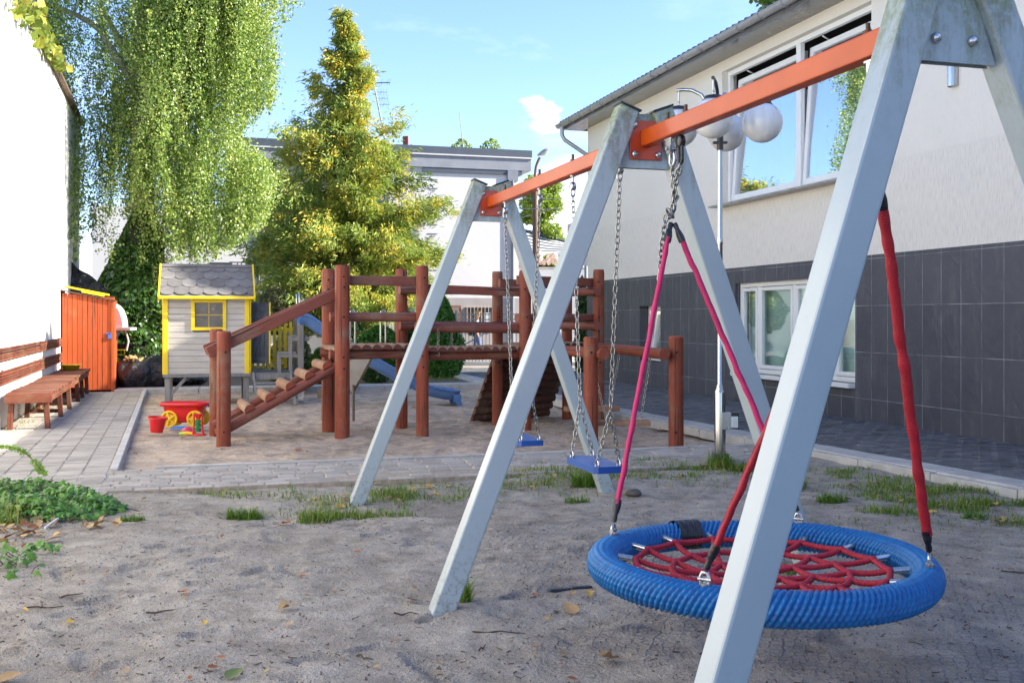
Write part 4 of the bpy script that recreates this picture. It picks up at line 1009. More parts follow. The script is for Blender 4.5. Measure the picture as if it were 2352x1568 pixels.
# roof: two slopes of round cut shingles
EA, RD = -.14, HD/2; ez, rz = 1.695, 2.205
for side in (0, 1):
    mb = MB()
    f = (lambda a, t: H(a, EA+(RD-EA)*t, ez+(rz-ez)*t)) if side == 0 else (lambda a, t: H(a, HD-EA-(RD-EA)*t, ez+(rz-ez)*t))
    nrm = (V.cross(f(0, 1)-f(0, 0))).normalized()
    if nrm.z < 0: nrm = -nrm
    rows, wdt = 4, .222; A0_, A1_ = -.055, HWD+.055
    mb.prism([f(A0_, 0)-nrm*.012, f(A1_, 0)-nrm*.012, f(A1_, 1)-nrm*.012, f(A0_, 1)-nrm*.012], nrm*.012)
    for r in range(rows):
        x = A0_-(wdt/2 if r % 2 else 0)
        while x < A1_:
            p, q_ = max(x+.002, A0_), min(x+wdt-.002, A1_)
            if q_-p > .03:
                poly = []
                for k in range(13):
                    xx = p+(q_-p)*k/12; ph_ = (xx-x)/wdt*2-1; poly.append((xx, r/rows+(.02)-.0+(abs(ph_)**2.6)*.085))
                top = min(1.0, (r+1.45)/rows); lift = .013*(1-0)
                P = [f(a, t)+nrm*.015 for a, t in poly]+[f(q_, top)+nrm*.003, f(p, top)+nrm*.003]
                mb.prism(P, nrm*.006)
            x += wdt
    if side == 0: mb.prism([f(A0_, .93)+nrm*.022, f(A1_, .93)+nrm*.022, f(A1_, 1.0)+nrm*.022+ZZ*.012, f(A0_, 1.0)+nrm*.022+ZZ*.012], nrm*.005)
    mb.build('roof', FELT, ph)
mb = MB()
for a in (-.068, HWD+.068):
    mb.beam(H(a, EA-.03, ez-.045), H(a, RD, rz+.005), .024, .085); mb.beam(H(a, HD-EA+.03, ez-.045), H(a, RD, rz+.005), .024, .085)
mb.beam(H(-.055, EA-.015, ez-.022), H(HWD+.055, EA-.015, ez-.022), .022, .045)
mb.build('barge_board', YEL, ph, bev=.003)
for (a, b) in ((.06, .06), (HWD-.06, .06), (.06, HD-.06), (HWD-.06, HD-.06)):
    mb = MB(); mb.box(H(a, b, HZ0/2-.06), (.085, .085, HZ0+.04), V, U); lg = mb.build('leg', GRW, ph, bev=.005)
mb = MB(); mb.beam(H(.10, .06, .12), H(.34, .06, HZ0-.06), .05, .05); mb.beam(H(.06, .10, .12), H(.06, .36, HZ0-.06), .05, .05); mb.build('brace', GRW, ph, bev=.003)
# open door on the porch side, hinged at its front edge and swung out to face the camera
mb = MB(); d0 = H(HWD+.03, .36); dx = (V*.955-U*.30).normalized(); dw, dz0, dz1 = .30, .60, 1.60; dn = Vector((-dx.y, dx.x, 0))
for k in range(4): mb.box(d0+dx*(dw*(k+.5)/4)+ZZ*(dz0+dz1)/2, (dw/4-.004, .020, dz1-dz0), dx, dn)
for z in (dz0+.08, dz1-.10): mb.box(d0+dx*(dw/2)-dn*.018+ZZ*z, (dw-.03, .018, .07), dx, dn)
mb.beam(d0+dx*.03-dn*.018+ZZ*(dz0+.12), d0+dx*(dw-.03)-dn*.018+ZZ*(dz1-.14), .018, .06)
door = mb.build('door', DGR, ph, bev=.002)
mb = MB(); mb.box(d0+dx*(dw+.012)+ZZ*(dz0+dz1)/2, (.022, .03, dz1-dz0+.01), dx, dn); mb.build('edge_strip', YEL, door)
# porch
PX0, PX1, PD = HWD+.02, HWD+.86, 1.05
mb = MB()
for k in range(8): mb.box(H((PX0+PX1)/2, .02+PD*(k+.5)/8, HZ0-.012), (PX1-PX0, PD/8-.008, .026), V, U)
mb.box(H((PX0+PX1)/2, .01, HZ0-.065), (PX1-PX0, .035, .08), V, U); mb.box(H(PX1-.02, PD/2, HZ0-.065), (.035, PD-.08, .08), V, U)
mb.build('porch_floor', GRW, ph, bev=.003)
for (a, b, zt) in ((PX1-.05, .0, 1.46), (PX1-.05, PD, 1.46)):
    mb = MB(); mb.box(H(a, b, zt/2-.06), (.085, .085, zt+.10), V, U); lg = mb.build('post', GRW, ph, bev=.004)
    mb = MB(); mb.box(H(a, b, .085), (.10, .10, .17), V, U); mb.build('shoe', ZINC, lg)
mb = MB()
for k in range(9): mb.box(H(PX0+.06+k*.092, PD-.02, .88), (.05, .022, .80), V, U)
for k in range(5): mb.box(H(PX1-.02, PD-.1-.085*k, .92), (.022, .06, .78), V, U)
mb.build('slat', YEL, ph, bev=.003)
mb = MB(); mb.box(H((PX0+PX1)/2, PD-.005, .62), (PX1-PX0-.05, .02, .05), V, U); mb.box(H((PX0+PX1)/2, PD-.005, 1.15), (PX1-PX0-.05, .02, .05), V, U); mb.build('slat_rail', YEL, ph)
mb = MB()                                               # little stair up to the slide
for (a0_, z) in ((PX1-.42, .78), (PX1-.24, 1.05)):
    mb.box(H(a0_+.15, .24, z), (.28, .40, .03), V, U); mb.box(H(a0_+.03, .05, (z+HZ0)/2), (.05, .05, z-HZ0), V, U); mb.box(H(a0_+.18, .05, z-.05), (.30, .03, .06), V, U); mb.box(H(a0_+.01, .24, (z+HZ0)/2+.02), (.02, .36, z-HZ0-.05), V, U)
mb.build('stair', GRW, ph, bev=.003)
mb = MB(); la0, la1 = PX0+.03, PX0+.62
for a in (la0, la1): mb.beam(H(a, -.02, HZ0-.0), H(a+.06, -.32, -.06), .035, .055, up=U)
for t in (.34, .68): mb.beam(H(la0+.06*t, -.02-.30*t, HZ0*(1-t)), H(la1+.06*t, -.02-.30*t, HZ0*(1-t)), .06, .028)
mb.build('ladder', GRW, ph, bev=.003)
mb = MB(); mb.beam(H(PX1-.09, .0, .18), H(PX1-.32, .0, HZ0-.08), .04, .05); mb.build('brace', DGR, ph)
# ------------------------------------------------------------------ blue slide
SLB = M('blue slide plastic', (.075, .165, .38), (.095, .20, .43), .32, scale=3, coat=.3, speck=((.22, .30, .46), 14, .66), rand=0)
sp = [(688, 735, 16.35), (706, 737, 16.38), (735, 757, 16.42), (800, 798, 16.5), (878, 846, 16.6), (945, 880, 16.68), (985, 898, 16.72), (1020, 906, 16.76), (1052, 909, 16.8)]
SP = [at(*p) for p in sp]
def smooth(pts, k=6):
    out = []; n_ = len(pts)
    for i in range(n_-1):
        p0, p1, p2, p3 = pts[max(i-1, 0)], pts[i], pts[i+1], pts[min(i+2, n_-1)]
        for j in range(k):
            t = j/k; out.append(.5*((2*p1)+(p2-p0)*t+(2*p0-5*p1+4*p2-p3)*t*t+(3*p1-p0-3*p2+p3)*t**3))
    return out+[pts[-1]]
SQ = smooth(SP, 6); sl_ = thing('slide', 'faded blue plastic slide running down beside the playhouse', 'slide', (SP[4].x, SP[4].y, 0))
mb = MB(); prof = [(-.27, .15), (-.26, .165), (-.235, .155), (-.22, .10), (-.19, .015), (-.12, .0), (.12, .0), (.19, .015), (.22, .10), (.235, .155), (.26, .165), (.27, .15)]
def slp(i, j):
    k = i*(len(SQ)-1); a = int(min(k, len(SQ)-2)); f = k-a; p = SQ[a].lerp(SQ[a+1], f); m = j*(len(prof)-1); b = int(min(m, len(prof)-2)); g = m-b
    s_ = prof[b][0]*(1-g)+prof[b+1][0]*g; z = prof[b][1]*(1-g)+prof[b+1][1]*g
    d = (SQ[a+1]-SQ[a]).normalized(); up = (ZZ-d*d.z).normalized(); return p+U*(s_+.12)+up*(z-.06)
mb.slab(slp, len(SQ)-1, len(prof)-1, (0, 0, -.014)); mb.build('chute', SLB, sl_)
mb = MB(); E = SQ[-1]+U*.12; dxs = (SQ[-1]-SQ[-4]).normalized()
mb.slab(lambda i, j: E+U*(-.26+.52*i)+dxs*(.035*math.sin(j*math.pi/2))+ZZ*(-.06-.19*j), 6, 6, dxs*.014); 
for s_ in (-.26, .26): mb.slab(lambda i, j: E+U*s_+dxs*(-.10+.12*i)+ZZ*(.03-.25*j*(1 if i > .5 else .5)), 3, 3, U*(.012 if s_ < 0 else -.012))
mb.build('end_lip', SLB, sl_)
mb = MB(); p = SQ[2]; mb.tube([SQ[0]+ZZ*.10+U*-.15, SQ[0]+ZZ*.42-U*.15-V*.02, SQ[1]+ZZ*.30-U*.15+V*.05, SQ[2]+ZZ*.12-U*.15], .014, 8); mb.tube([SQ[0]+ZZ*.10+U*.39, SQ[0]+ZZ*.42+U*.39-V*.02, SQ[1]+ZZ*.30+U*.39+V*.05, SQ[2]+ZZ*.12+U*.39], .014, 8); mb.build('grab_rail', STEEL, sl_)
# ------------------------------------------------------------------ beige sand funnel on poles
hp = thing('sand_funnel', 'beige V shaped board on thin brown poles behind the log posts', 'play panel', at(810, 898, 14.25)*1)
BEI = M('beige weathered board', (.40, .35, .28), (.32, .275, .21), .7, scale=4, speck=((.20, .15, .10), 6, .58))
mb = MB(); pts = [at(800, 812, 14.4), at(858, 812, 14.4), at(818, 899, 14.25), at(804, 899, 14.25)]
pts = [at(742, 814, 14.35), at(858, 814, 14.45), at(812, 900, 14.3), at(803, 898, 14.3)]
mb.prism(pts, U*.018); mb.build('board', BEI, hp, bev=.002)
mb = MB(); mb.beam(pts[1]+U*.01, pts[2]+U*.01, .035, .03); mb.beam(pts[0]+U*.01, pts[3]+U*.01, .035, .03); mb.build('frame', M('brown edging', (.17, .12, .07), (.12, .085, .05), .7), hp)
mb = MB(); p = pts[2]; q = gp(811, 958); mb.cyl((p.x, 14.3, p.z+.1), (p.x, 14.3, -.1), .018); 
p = at(741, 893, 14.3); mb.cyl((p.x, 14.3, .62), (p.x, 14.3, -.1), .016); mb.box(at(738, 904, 14.28), (.10, .05, .12)); mb.build('pole', M('brown pole', (.16, .125, .09), (.12, .09, .065), .6), hp)

# ------------------------------------------------------------------ street lamp with four globes
LB = Vector((1.925, 9.67, 0)); lt = thing('street_lamp', 'steel lamp post with four white globes standing in grass beside the swing', 'street lamp', LB)
CHROME = M('polished steel tube', (.50, .50, .48), (.42, .42, .40), .16, metal=1.0, scale=4, stretch=(8, 8, 1), rvar=.08)
BLKM = M('black enamelled metal', (.012, .013, .014), (.02, .02, .02), .35, coat=.2)
GLOBE = None
m_, nt = newmat('opal white globe'); n = N(nt); tcg = n('ShaderNodeTexCoord'); fz = n.noise(n.mapping(tcg.outputs['Object'], (7, 7, 1.2)), 2.5, 4)
p_ = n('ShaderNodeBsdfPrincipled', {'Roughness': .18, 'Coat Weight': .5, 'Coat Roughness': .06}); n.set(p_.inputs['Base Color'], n.ramp(fz, [(.35, (.80, .80, .79)), (.7, (.68, .68, .66))]))
p_.inputs['Subsurface Weight'].default_value = .35; p_.inputs['Subsurface Radius'].default_value = (.1, .1, .1); p_.inputs['Subsurface Scale'].default_value = .3
o_ = n('ShaderNodeOutputMaterial'); n.set(o_.inputs[0], p_.outputs[0]); GLOBE = m_
mb = MB(); mb.box(LB+ZZ*.03, (.14, .14, .14)); mb.build('base_block', M('dirty concrete foot', (.10, .095, .085), (.06, .055, .05), .9, scale=9), lt, bev=.01)
mb = MB(); mb.lathe(LB, [(.052, .02), (.052, .66), (.050, .67), (.036, .70), (.034, .72), (.024, .735), (.024, 2.02), (.027, 2.03), (.027, 2.09), (.024, 2.10), (.021, 3.04), (.021, 3.05), (.0005, 3.06)], 20); pole = mb.build('pole', CHROME, lt)
mb = MB(); bx = LB+Vector((.085, -.03, .405)); mb.box(bx+Vector((-.04, 0, 0)), (.09, .10, .16)); mb.build('control_box', STEEL, lt, bev=.004)
mb = MB(); mb.box(bx+Vector((.040, .0, 0)), (.070, .085, .15)); cb_ = mb.build('socket_box', BLKM, lt, bev=.004)
mb = MB(); mb.box(bx+Vector((.035, -.050, -.01)), (.062, .015, .105)); mb.build('cover', M('pale plastic cover', (.62, .66, .66), (.55, .58, .58), .4), cb_, bev=.006)
for k, ang in enumerate((250, 340, 160, 70)):
    a = math.radians(ang); d = Vector((math.cos(a), math.sin(a), 0)); R = .385; zg = 3.13; rg = .183
    c = LB+d*R+ZZ*zg
    mb = MB(); mb.tube([LB+ZZ*2.98, LB+d*.03+ZZ*3.12, LB+d*.09+ZZ*3.30, LB+d*.17+ZZ*3.425, LB+d*.26+ZZ*3.475, LB+d*.34+ZZ*3.485, LB+d*(R+.02)+ZZ*3.484], .0165, 10); arm = mb.build('arm', CHROME if k != 0 else BLKM, lt)
    mb = MB(); mb.cyl(c+ZZ*(rg+.03), c+ZZ*.355, .009, n=8); mb.sphere(c+ZZ*(rg+.055), .013, 8); mb.build('rod', CHROME, arm)
    mb = MB(); mb.sphere(c, rg, 40); gl_ = mb.build('globe', GLOBE, lt)
    mb = MB(); mb.lathe(c, [(.088, rg*.87-.0), (.090, rg*.90), (.075, rg+.012), (.03, rg+.022), (.0005, rg+.03)], 24); mb.build('cap', BLKM, gl_)
mb = MB(); mb.box(LB+ZZ*2.97, (.13, .05, .02)); mb.cyl(LB+ZZ*2.90, LB+ZZ*3.05, .030, n=14); mb.build('collar', BLKM, lt)

# ------------------------------------------------------------------ long red bench with backrest boards on the white wall
BRED = wood('orange red painted bench wood', (.17, .042, .020), (.125, .031, .017), (.05, .017, .011), rough=.7, rand=.28, wear=.50, worn=(.19, .105, .06))
BR = Vector((-5.98, 12.35, 0)); d_ = SLd.copy(); e_ = NL.copy()
def BN(a, b, z=0): return BR+e_*a+d_*b+ZZ*z
bn = thing('bench', 'long low red slatted bench below red backrest boards on the white wall', 'bench', BR)
LBN = 6.35; sh_ = .435
mb = MB(); k = 74
for i in range(k):
    b = .02+(LBN-.04)*(i+.5)/k; j1 = random.uniform(-.012, .012); sg = .006*math.sin(b*2.1)
    mb.box(BN(.235+j1, b, sh_-.0+sg+random.uniform(-.003, .003)), (.50, LBN/k-.012, .034), e_, d_)
mb.build('seat', BRED, bn, bev=.004)
mb = MB()
for a in (.03, .44): mb.beam(BN(a, .03, sh_-.06), BN(a, LBN-.03, sh_-.06), .045, .085)
mb.beam(BN(-.02, .02, sh_-.055), BN(.50, .02, sh_-.055), .04, .085); mb.build('frame', BRED, bn, bev=.004)
for b in (.10, 1.65, 2.9, 4.3, 5.2, 6.2):
    for a in (.05, .42):
        mb = MB(); mb.beam(BN(a, b, sh_-.03), BN(a+(.03 if a > .2 else -.03), b, -.08), .075, .06, up=e_); mb.build('leg', BRED, bn, bev=.005)
    if b > 1:
        mb = MB(); mb.beam(BN(.02, b+.07, .10), BN(.46, b+.07, .10), .06, .05); mb.build('stretcher', BRED, bn, bev=.004)
for (z0, z1) in ((.555, .725), (.835, .995)):
    for (b0, b1) in ((-.12, 3.62), (3.66, 6.95)):
        mb = MB(); n_ = 5; h_ = (z1-z0)/n_
        for i in range(n_):
            mb.beam(Lp(12.35+b0*.951, z0+h_*(i+.5)+random.uniform(-.004, .004), .035), Lp(12.35+b1*.951+random.uniform(-.04, .04), z0+h_*(i+.5)+random.uniform(-.004, .004), .035), .03, h_-.009)
        for b in (b0+.3, b1-.3): mb.beam(Lp(12.35+b*.951, z0, .010), Lp(12.35+b*.951, z1, .010), .018, .05, up=d_)
        mb.build('backrest', BRED, bn, bev=.003)
t = thing('plastic_dish', 'shallow yellow plastic dish on the far end of the red bench', 'dish', BN(.20, 5.95, sh_+.018))
mb = MB(); mb.lathe(BN(.20, 5.95, sh_+.020), [(.0005, 0), (.12, 0), (.15, .075), (.20, .08), (.20, .088), (.145, .084), (.115, .010), (.0005, .010)], 28, smooth=True); mb.build('bowl', M('bright yellow plastic', (.82, .58, .02), (.74, .50, .02), .35), t)
# ------------------------------------------------------------------ red slatted cupboard by the wall
SHD = wood('bright orange red boards', (.50, .090, .018), (.40, .068, .015), (.17, .045, .02), rough=.6, rand=.07, wear=.66, worn=(.34, .16, .07))
SF = gp(258, 897); SX = Vector((.952, .306, 0)).normalized(); SY = Vector((-.306, .952, 0)).normalized()
def SD(a, b, z=0): return SF-SX*a+SY*b+ZZ*z            # a leftwards from the right front corner
sh = thing('shed', 'tall narrow orange red plank shed with a padlock beside the white wall', 'shed', SF)
mb = MB(); k = 10; wd = .86
for i in range(k):
    a = wd*(i+.5)/k; ht = 1.665+.16*a/wd+random.uniform(-.015, .015)
    mb.box(SD(a, .0, ht/2+.01), (wd/k-random.uniform(.004, .009), .022, ht-.02), SX, SY)
dr_ = mb.build('door', SHD, sh, bev=.003)
mb = MB(); mb.box(SD(.075, -.022, 1.06), (.065, .012, .03), SX, SY); mb.box(SD(.045, -.03, 1.0), (.062, .03, .075), SX, SY); mb.tube([SD(.065, -.03, 1.03), SD(.065, -.03, 1.065), SD(.045, -.03, 1.08), SD(.025, -.03, 1.065), SD(.025, -.03, 1.03)], .007, 6); mb.build('padlock', M('blue padlock body', (.05, .12, .42), (.08, .14, .40), .35), dr_, bev=.004)
mb = MB()
for i in range(8):
    b = .05+.80*(i+.5)/8; mb.box(SD(-.03, b, .84), (.022, .094, 1.68), SX, SY); mb.box(SD(wd+.02, b, .9), (.022, .094, 1.82), SX, SY)
mb.box(SD(-.012, -.004, .85), (.055, .05, 1.74), SX, SY); mb.box(SD(wd/2, .86, .9), (wd, .02, 1.7), SX, SY); mb.build('wall', SHD, sh, bev=.003)
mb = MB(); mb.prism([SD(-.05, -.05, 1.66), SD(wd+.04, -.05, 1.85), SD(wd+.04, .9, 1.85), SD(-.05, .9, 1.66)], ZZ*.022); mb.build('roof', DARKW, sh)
for (zo, sc_, lb) in ((.0, 1.0, 'larger yellow wooden frame lying on the red shed roof'), (.0, .6, 'smaller yellow frame lying on the front edge of the shed roof')):
    t = thing('wooden_frame', lb, 'frame', SD(.4, .3, 1.76)); mb = MB(); tz = lambda a: 1.70+.19*(a+.05)/.95
    if sc_ == 1: q4 = [(.08, .12), (.80, .12), (.72, .70), (.16, .70)]; lift = .055
    else: q4 = [(.16, -.02), (.50, -.02), (.46, .10), (.20, .10)]; lift = .02
    Q = [SD(a, b, tz(a)+lift) for a, b in q4]
    for i in range(4): mb.beam(Q[i]+(Q[i]-Q[(i+1) % 4]).normalized()*.02, Q[(i+1) % 4], .05, .035)
    mb.build('frame', YEL, t, bev=.003)
BAG = M('black bin liner', (.010, .010, .013), (.018, .018, .022), .16, scale=6, bump=1.0, bscale=11, bdist=.07, spec=.6, rvar=.06)
def bag(c, rx, ry, h, name, lb, cat, seed, sag=.9, grp=None):
    mb = MB(); nth, nz = 64, 36
    def f(i, j):
        th = 2*math.pi*i; z = j; r = (math.sin(math.pi*min(1, .18+z*.82)))**.55 if z > .0 else .55
        if z > .82: r *= .55+(1-z)*2.2
        d = Vector((math.cos(th), math.sin(th), 0)); w1 = mn.noise((d.x*1.8+seed, d.y*1.8, z*2.2)); w2 = mn.noise((d.x*5+seed, d.y*5, z*5)); w3 = abs(mn.noise((d.x*7+seed, d.y*7, z*3.0)))
        r *= 1+.20*w1+.09*w2+.07*w3
        return Vector(c)+Vector((d.x*rx*r, d.y*ry*r, h*z*(1+.1*w1)))
    mb.grid(f, nth, nz); o = mb.build(name, BAG); tag(o, lb, cat, grp)
    if 'leaves' in lb:
        mb = MB(); rb = random.Random(3)
        for k in range(70):
            a, q = rb.uniform(0, 6.28), rb.random()**.5*.17; p = Vector(c)+Vector((q*math.cos(a)+.03, q*math.sin(a)-.10, h*.93+rb.uniform(0, .07)-q*.3)); u_ = Vector((rb.uniform(-1, 1), rb.uniform(-1, 1), rb.uniform(-.6, .6))).normalized()*.045; w_ = u_.cross(Vector((rb.uniform(-1, 1), -.6, .8))).normalized()*.022; mb.add([p-u_, p+w_, p+u_, p-w_], [(0, 1, 2, 3)])
        mb.build('dry_leaves', M('dry bag leaves', (.50, .34, .13), (.36, .22, .09), .8, rand=.3), o)
    return o
bag(gp(318, 888)+Vector((0, -.25, 0)), .40, .38, .62, 'garbage_bag', 'bulging black rubbish bag filled with dry leaves, beside the red shed', 'garbage bag', 1.3, grp='black rubbish bags by the ivy')
bag(gp(375, 884)+Vector((0, -.55, 0)), .46, .38, .60, 'garbage_bag', 'slumped black rubbish bag behind the left stilts of the playhouse', 'garbage bag', 5.1, grp='black rubbish bags by the ivy')
bag(gp(410, 882)+Vector((.2, -.4, 0)), .50, .35, .34, 'garbage_bag', 'flat black rubbish bag lying under the playhouse floor', 'garbage bag', 8.4, grp='black rubbish bags by the ivy')
# dark bin with a yellow handle
bt = gp(287, 884)+Vector((.05, -.15, 0)); t = thing('rubbish_bin', 'black rubbish bin with a yellow handle bar between shed and bags', 'bin', bt); mb = MB()
mb.prism([bt+Vector((-.30, 0, 0)), bt+Vector((.14, 0, 0)), bt+Vector((.22, 0, .80)), bt+Vector((-.38, 0, .80))], (0, .5, 0)); mb.box(bt+Vector((-.08, .25, .82)), (.64, .56, .04)); mb.build('body', M('black bin plastic', (.015, .016, .018), (.022, .023, .025), .45), t, bev=.01)
mb = MB(); a_ = bt+Vector((-.16, -.03, .71))
for z in (0, -.095): mb.box(a_+ZZ*z, (.36, .03, .022))
for x in (-.17, .0, .17): mb.box(a_+Vector((x, 0, -.047)), (.022, .03, .075))
mb.build('handle', YEL, t, bev=.004)
# white plastic lid and grey tray on the bin
lt_ = at(276, 757, 20.0); t = thing('plastic_hood', 'white plastic hood with a grey rim standing on the black bin', 'plastic hood', lt_); mb = MB()
mb.prism([lt_+Vector((x, -.14, z)) for x, z in ((-.30, .05), (.10, .05), (.09, .16), (.06, .28), (.02, .38), (-.05, .46), (-.12, .50), (-.30, .52))], (0, .28, 0)); mb.build('hood', M('white plastic', (.78, .78, .76), (.70, .70, .68), .4), t)
mb = MB(); mb.box(lt_+Vector((-.02, 0, .015)), (.56, .34, .06)); mb.tube([lt_+Vector((-.12+.085*math.cos(a), -.15, -.10+.085*math.sin(a))) for a in [2*math.pi*k/16 for k in range(16)]], .03, 8, closed=True)
mb.tube([lt_+Vector((.10, 0, 0)), lt_+Vector((.16, 0, -.22)), lt_+Vector((.12, 0, -.40))], .018, 8); mb.build('rim', M('grey plastic rim', (.50, .51, .52), (.42, .43, .44), .4), t, bev=.01)
# black tarpaulin over a stack behind the shed
tp0 = Vector((-8.55, 21.45, 0)); mb = MB()
def tarp(i, j):
    x = -.62+1.35*i; top = 2.75-1.05*i**.8; z = top*(1-j*.62)
    w1 = mn.noise((x*2.4, z*2.4, 3)); w2 = abs(mn.noise((x*6, z*6, 8)))
    return tp0+Vector((x, -.75*j-.2+.20*w1+.11*w2, z+.06*w1))
mb.slab(tarp, 50, 40, (0, .02, -.01)); 
TARP = M('black tarpaulin', (.016, .017, .020), (.028, .028, .032), .22, scale=5, bump=1.0, bscale=10, bdist=.07, spec=.5)
o = mb.build('tarpaulin', TARP); tag(o, 'crumpled black plastic sheet draped behind the red shed', 'tarpaulin')

# ------------------------------------------------------------------ sand toys
TR = M('red toy plastic', (.66, .012, .016), (.58, .010, .014), .38, scale=3, coat=.15); TY = M('yellow toy plastic', (.80, .50, .012), (.74, .44, .012), .4, scale=3); TB = M('blue toy plastic', (.02, .24, .66), (.02, .20, .60), .38); TG = M('green toy plastic', (.01, .19, .05), (.01, .15, .04), .38); TP = M('pink toy plastic', (.62, .04, .09), (.56, .03, .08), .38); TL = M('lime toy plastic', (.34, .60, .03), (.30, .55, .03), .4)
w0 = gp(412, 981); WY = w0.y+.10; wc = Vector((w0.x+.04, WY, 0))
t = thing('toy_wagon', 'red plastic pull wagon with yellow wheels and a blue handle in the sand', 'toy wagon', wc)
mb = MB(); 
def tub(z, ax, ay): return [wc+Vector((ax*(abs(math.cos(q))**.6)*(1 if math.cos(q) > 0 else -1), ay*(abs(math.sin(q))**.6)*(1 if math.sin(q) > 0 else -1), z)) for q in [2*math.pi*k/32 for k in range(32)]]
R_ = [tub(.060, .14, .10), tub(.085, .19, .120), tub(.20, .245, .138), tub(.262, .262, .145), tub(.262, .300, .165), tub(.300, .305, .168), tub(.305, .285, .150), tub(.15, .20, .10)]
vs = [p for r in R_ for p in r]; fs = []
for i in range(len(R_)-1):
    for k in range(32): fs.append((i*32+k, i*32+(k+1) % 32, (i+1)*32+(k+1) % 32, (i+1)*32+k))
fs.append(tuple(range(31, -1, -1))); fs.append(tuple(range(7*32, 8*32)))
mb.add(vs, fs, None, True); mb.build('tub', TR, t)
for sx in (-.155, .165):
    for sy in (-1, 1):
        c = wc+Vector((sx, sy*.135, .105)); mb = MB(); Y_ = Vector((0, sy, 0)); X_ = Vector((1, 0, 0))
        mb.lathe(c, [(.0005, .012), (.030, .016), (.034, .004), (.036, -.01), (.078, -.012), (.080, .012), (.100, .014), (.105, .006), (.105, -.03), (.0005, -.032)], 32, X_, ZZ, Y_)
        for q in range(5):
            a = 2*math.pi*q/5+.6; mb.beam(c+Y_*.0+X_*math.cos(a)*.03+ZZ*math.sin(a)*.03, c+X_*math.cos(a)*.082+ZZ*math.sin(a)*.082, .026, .030, up=Y_)
        mb.build('wheel', TY, t)
mb = MB(); mb.tube(smooth([wc+Vector((.28, 0, .255)), wc+Vector((.36, 0, .275)), wc+Vector((.46, 0, .25)), wc+Vector((.56, 0, .19)), wc+Vector((.62, 0, .10))], 5), .017, 10); mb.build('handle', TB, t)
b0 = gp(360, 992); t = thing('toy_bucket', 'red plastic sand bucket standing beside the toy wagon', 'toy bucket', b0); mb = MB(); tl = Vector((.09, -.03, 1)).normalized(); tx = Vector((1, 0, -.09)).normalized()
mb.lathe(b0, [(.0005, 0), (.072, 0), (.078, .05), (.080, .05), (.086, .10), (.089, .10), (.098, .155), (.113, .158), (.113, .180), (.102, .180), (.070, .012), (.0005, .012)], 30, tx, tl.cross(tx), tl, smooth=False); mb.build('body', TR, t)
s0 = gp(455, 1000); t = thing('sand_mill', 'small red sand mill toy with a green paddle wheel', 'sand toy', s0); mb = MB()
mb.lathe(s0+ZZ*.19, [(.020, -.01), (.030, .02), (.058, .050), (.062, .062), (.056, .062), (.024, .02), (.014, -.01)], 4, Vector((.72, .7, 0)), Vector((-.7, .72, 0)), smooth=False)
for sx in (-1, 1): mb.tube([s0+Vector((sx*.048, 0, .235)), s0+Vector((sx*.046, 0, .12)), s0+Vector((sx*.060, 0, .0))], .011, 8)
mb.lathe(s0+Vector((.02, 0, .004)), [(.0005, .0), (.075, .0), (.080, .012), (.070, .014), (.0005, .01)], 20); mb.build('stand', TR, t)
mb = MB()
for k, z in enumerate((.165, .120, .07)): mb.lathe(s0+ZZ*z, [(.006, -.026), (.030, -.022), (.034, .014), (.028, .018), (.006, .022)], 10, smooth=False)
for k, z in enumerate((.145, .095)): mb.box(s0+ZZ*z+Vector((0, -.01, 0)), (.075, .028, .012), (.9, 0, .4), (0, 1, 0), (-.4, 0, .9))
mb.build('paddle_wheel', TG, t)
r0 = gp(405, 984); t = thing('toy_rake', 'little blue toy rake lying in the sand under the wagon', 'toy rake', r0); mb = MB()
mb.beam(r0+Vector((-.06, 0, .015)), r0+Vector((.10, .02, .02)), .014, .02)
for k in range(7): mb.beam(r0+Vector((-.06+k*.024, 0, .012)), r0+Vector((-.06+k*.024, -.012, -.02)), .012, .014)
mb.build('rake', TB, t, bev=.003)
s1 = gp(432, 990); t = thing('toy_mould', 'pink round sand mould lying before the toy wagon', 'sand mould', s1); mb = MB(); mb.lathe(s1+ZZ*.004, [(.0005, .045), (.045, .042), (.062, .02), (.080, .004), (.086, 0)], 24, Vector((1, 0, -.15)).normalized(), Vector((0, 1, 0)), Vector((.15, 0, 1)).normalized()); mb.build('shell', TP, t)
s2 = gp(427, 999); t = thing('toy_shovel', 'yellow and red toy shovel with a lime tip lying in the sand', 'toy shovel', s2); mb = MB(); mb.tube([s2+Vector((-.03, 0, .02)), s2+Vector((.02, 0, .024)), s2+Vector((.085, .0, .018))], [.026, .028, .020], 10, flat=(1, .8)); mb.build('blade', TY, t)
mb = MB(); mb.tube([s2+Vector((-.075, 0, .018)), s2+Vector((-.03, 0, .021))], [.018, .0265], 10, flat=(1, .8)); mb.build('tip', TL, t)
mb = MB(); mb.beam(s2+Vector((.08, -.01, .012)), s2+Vector((.175, -.02, .010)), .03, .016); mb.beam(s2+Vector((.075, .01, .07)), s2+Vector((.115, -.005, .02)), .014, .012); mb.build('handle', TR, t, bev=.003)
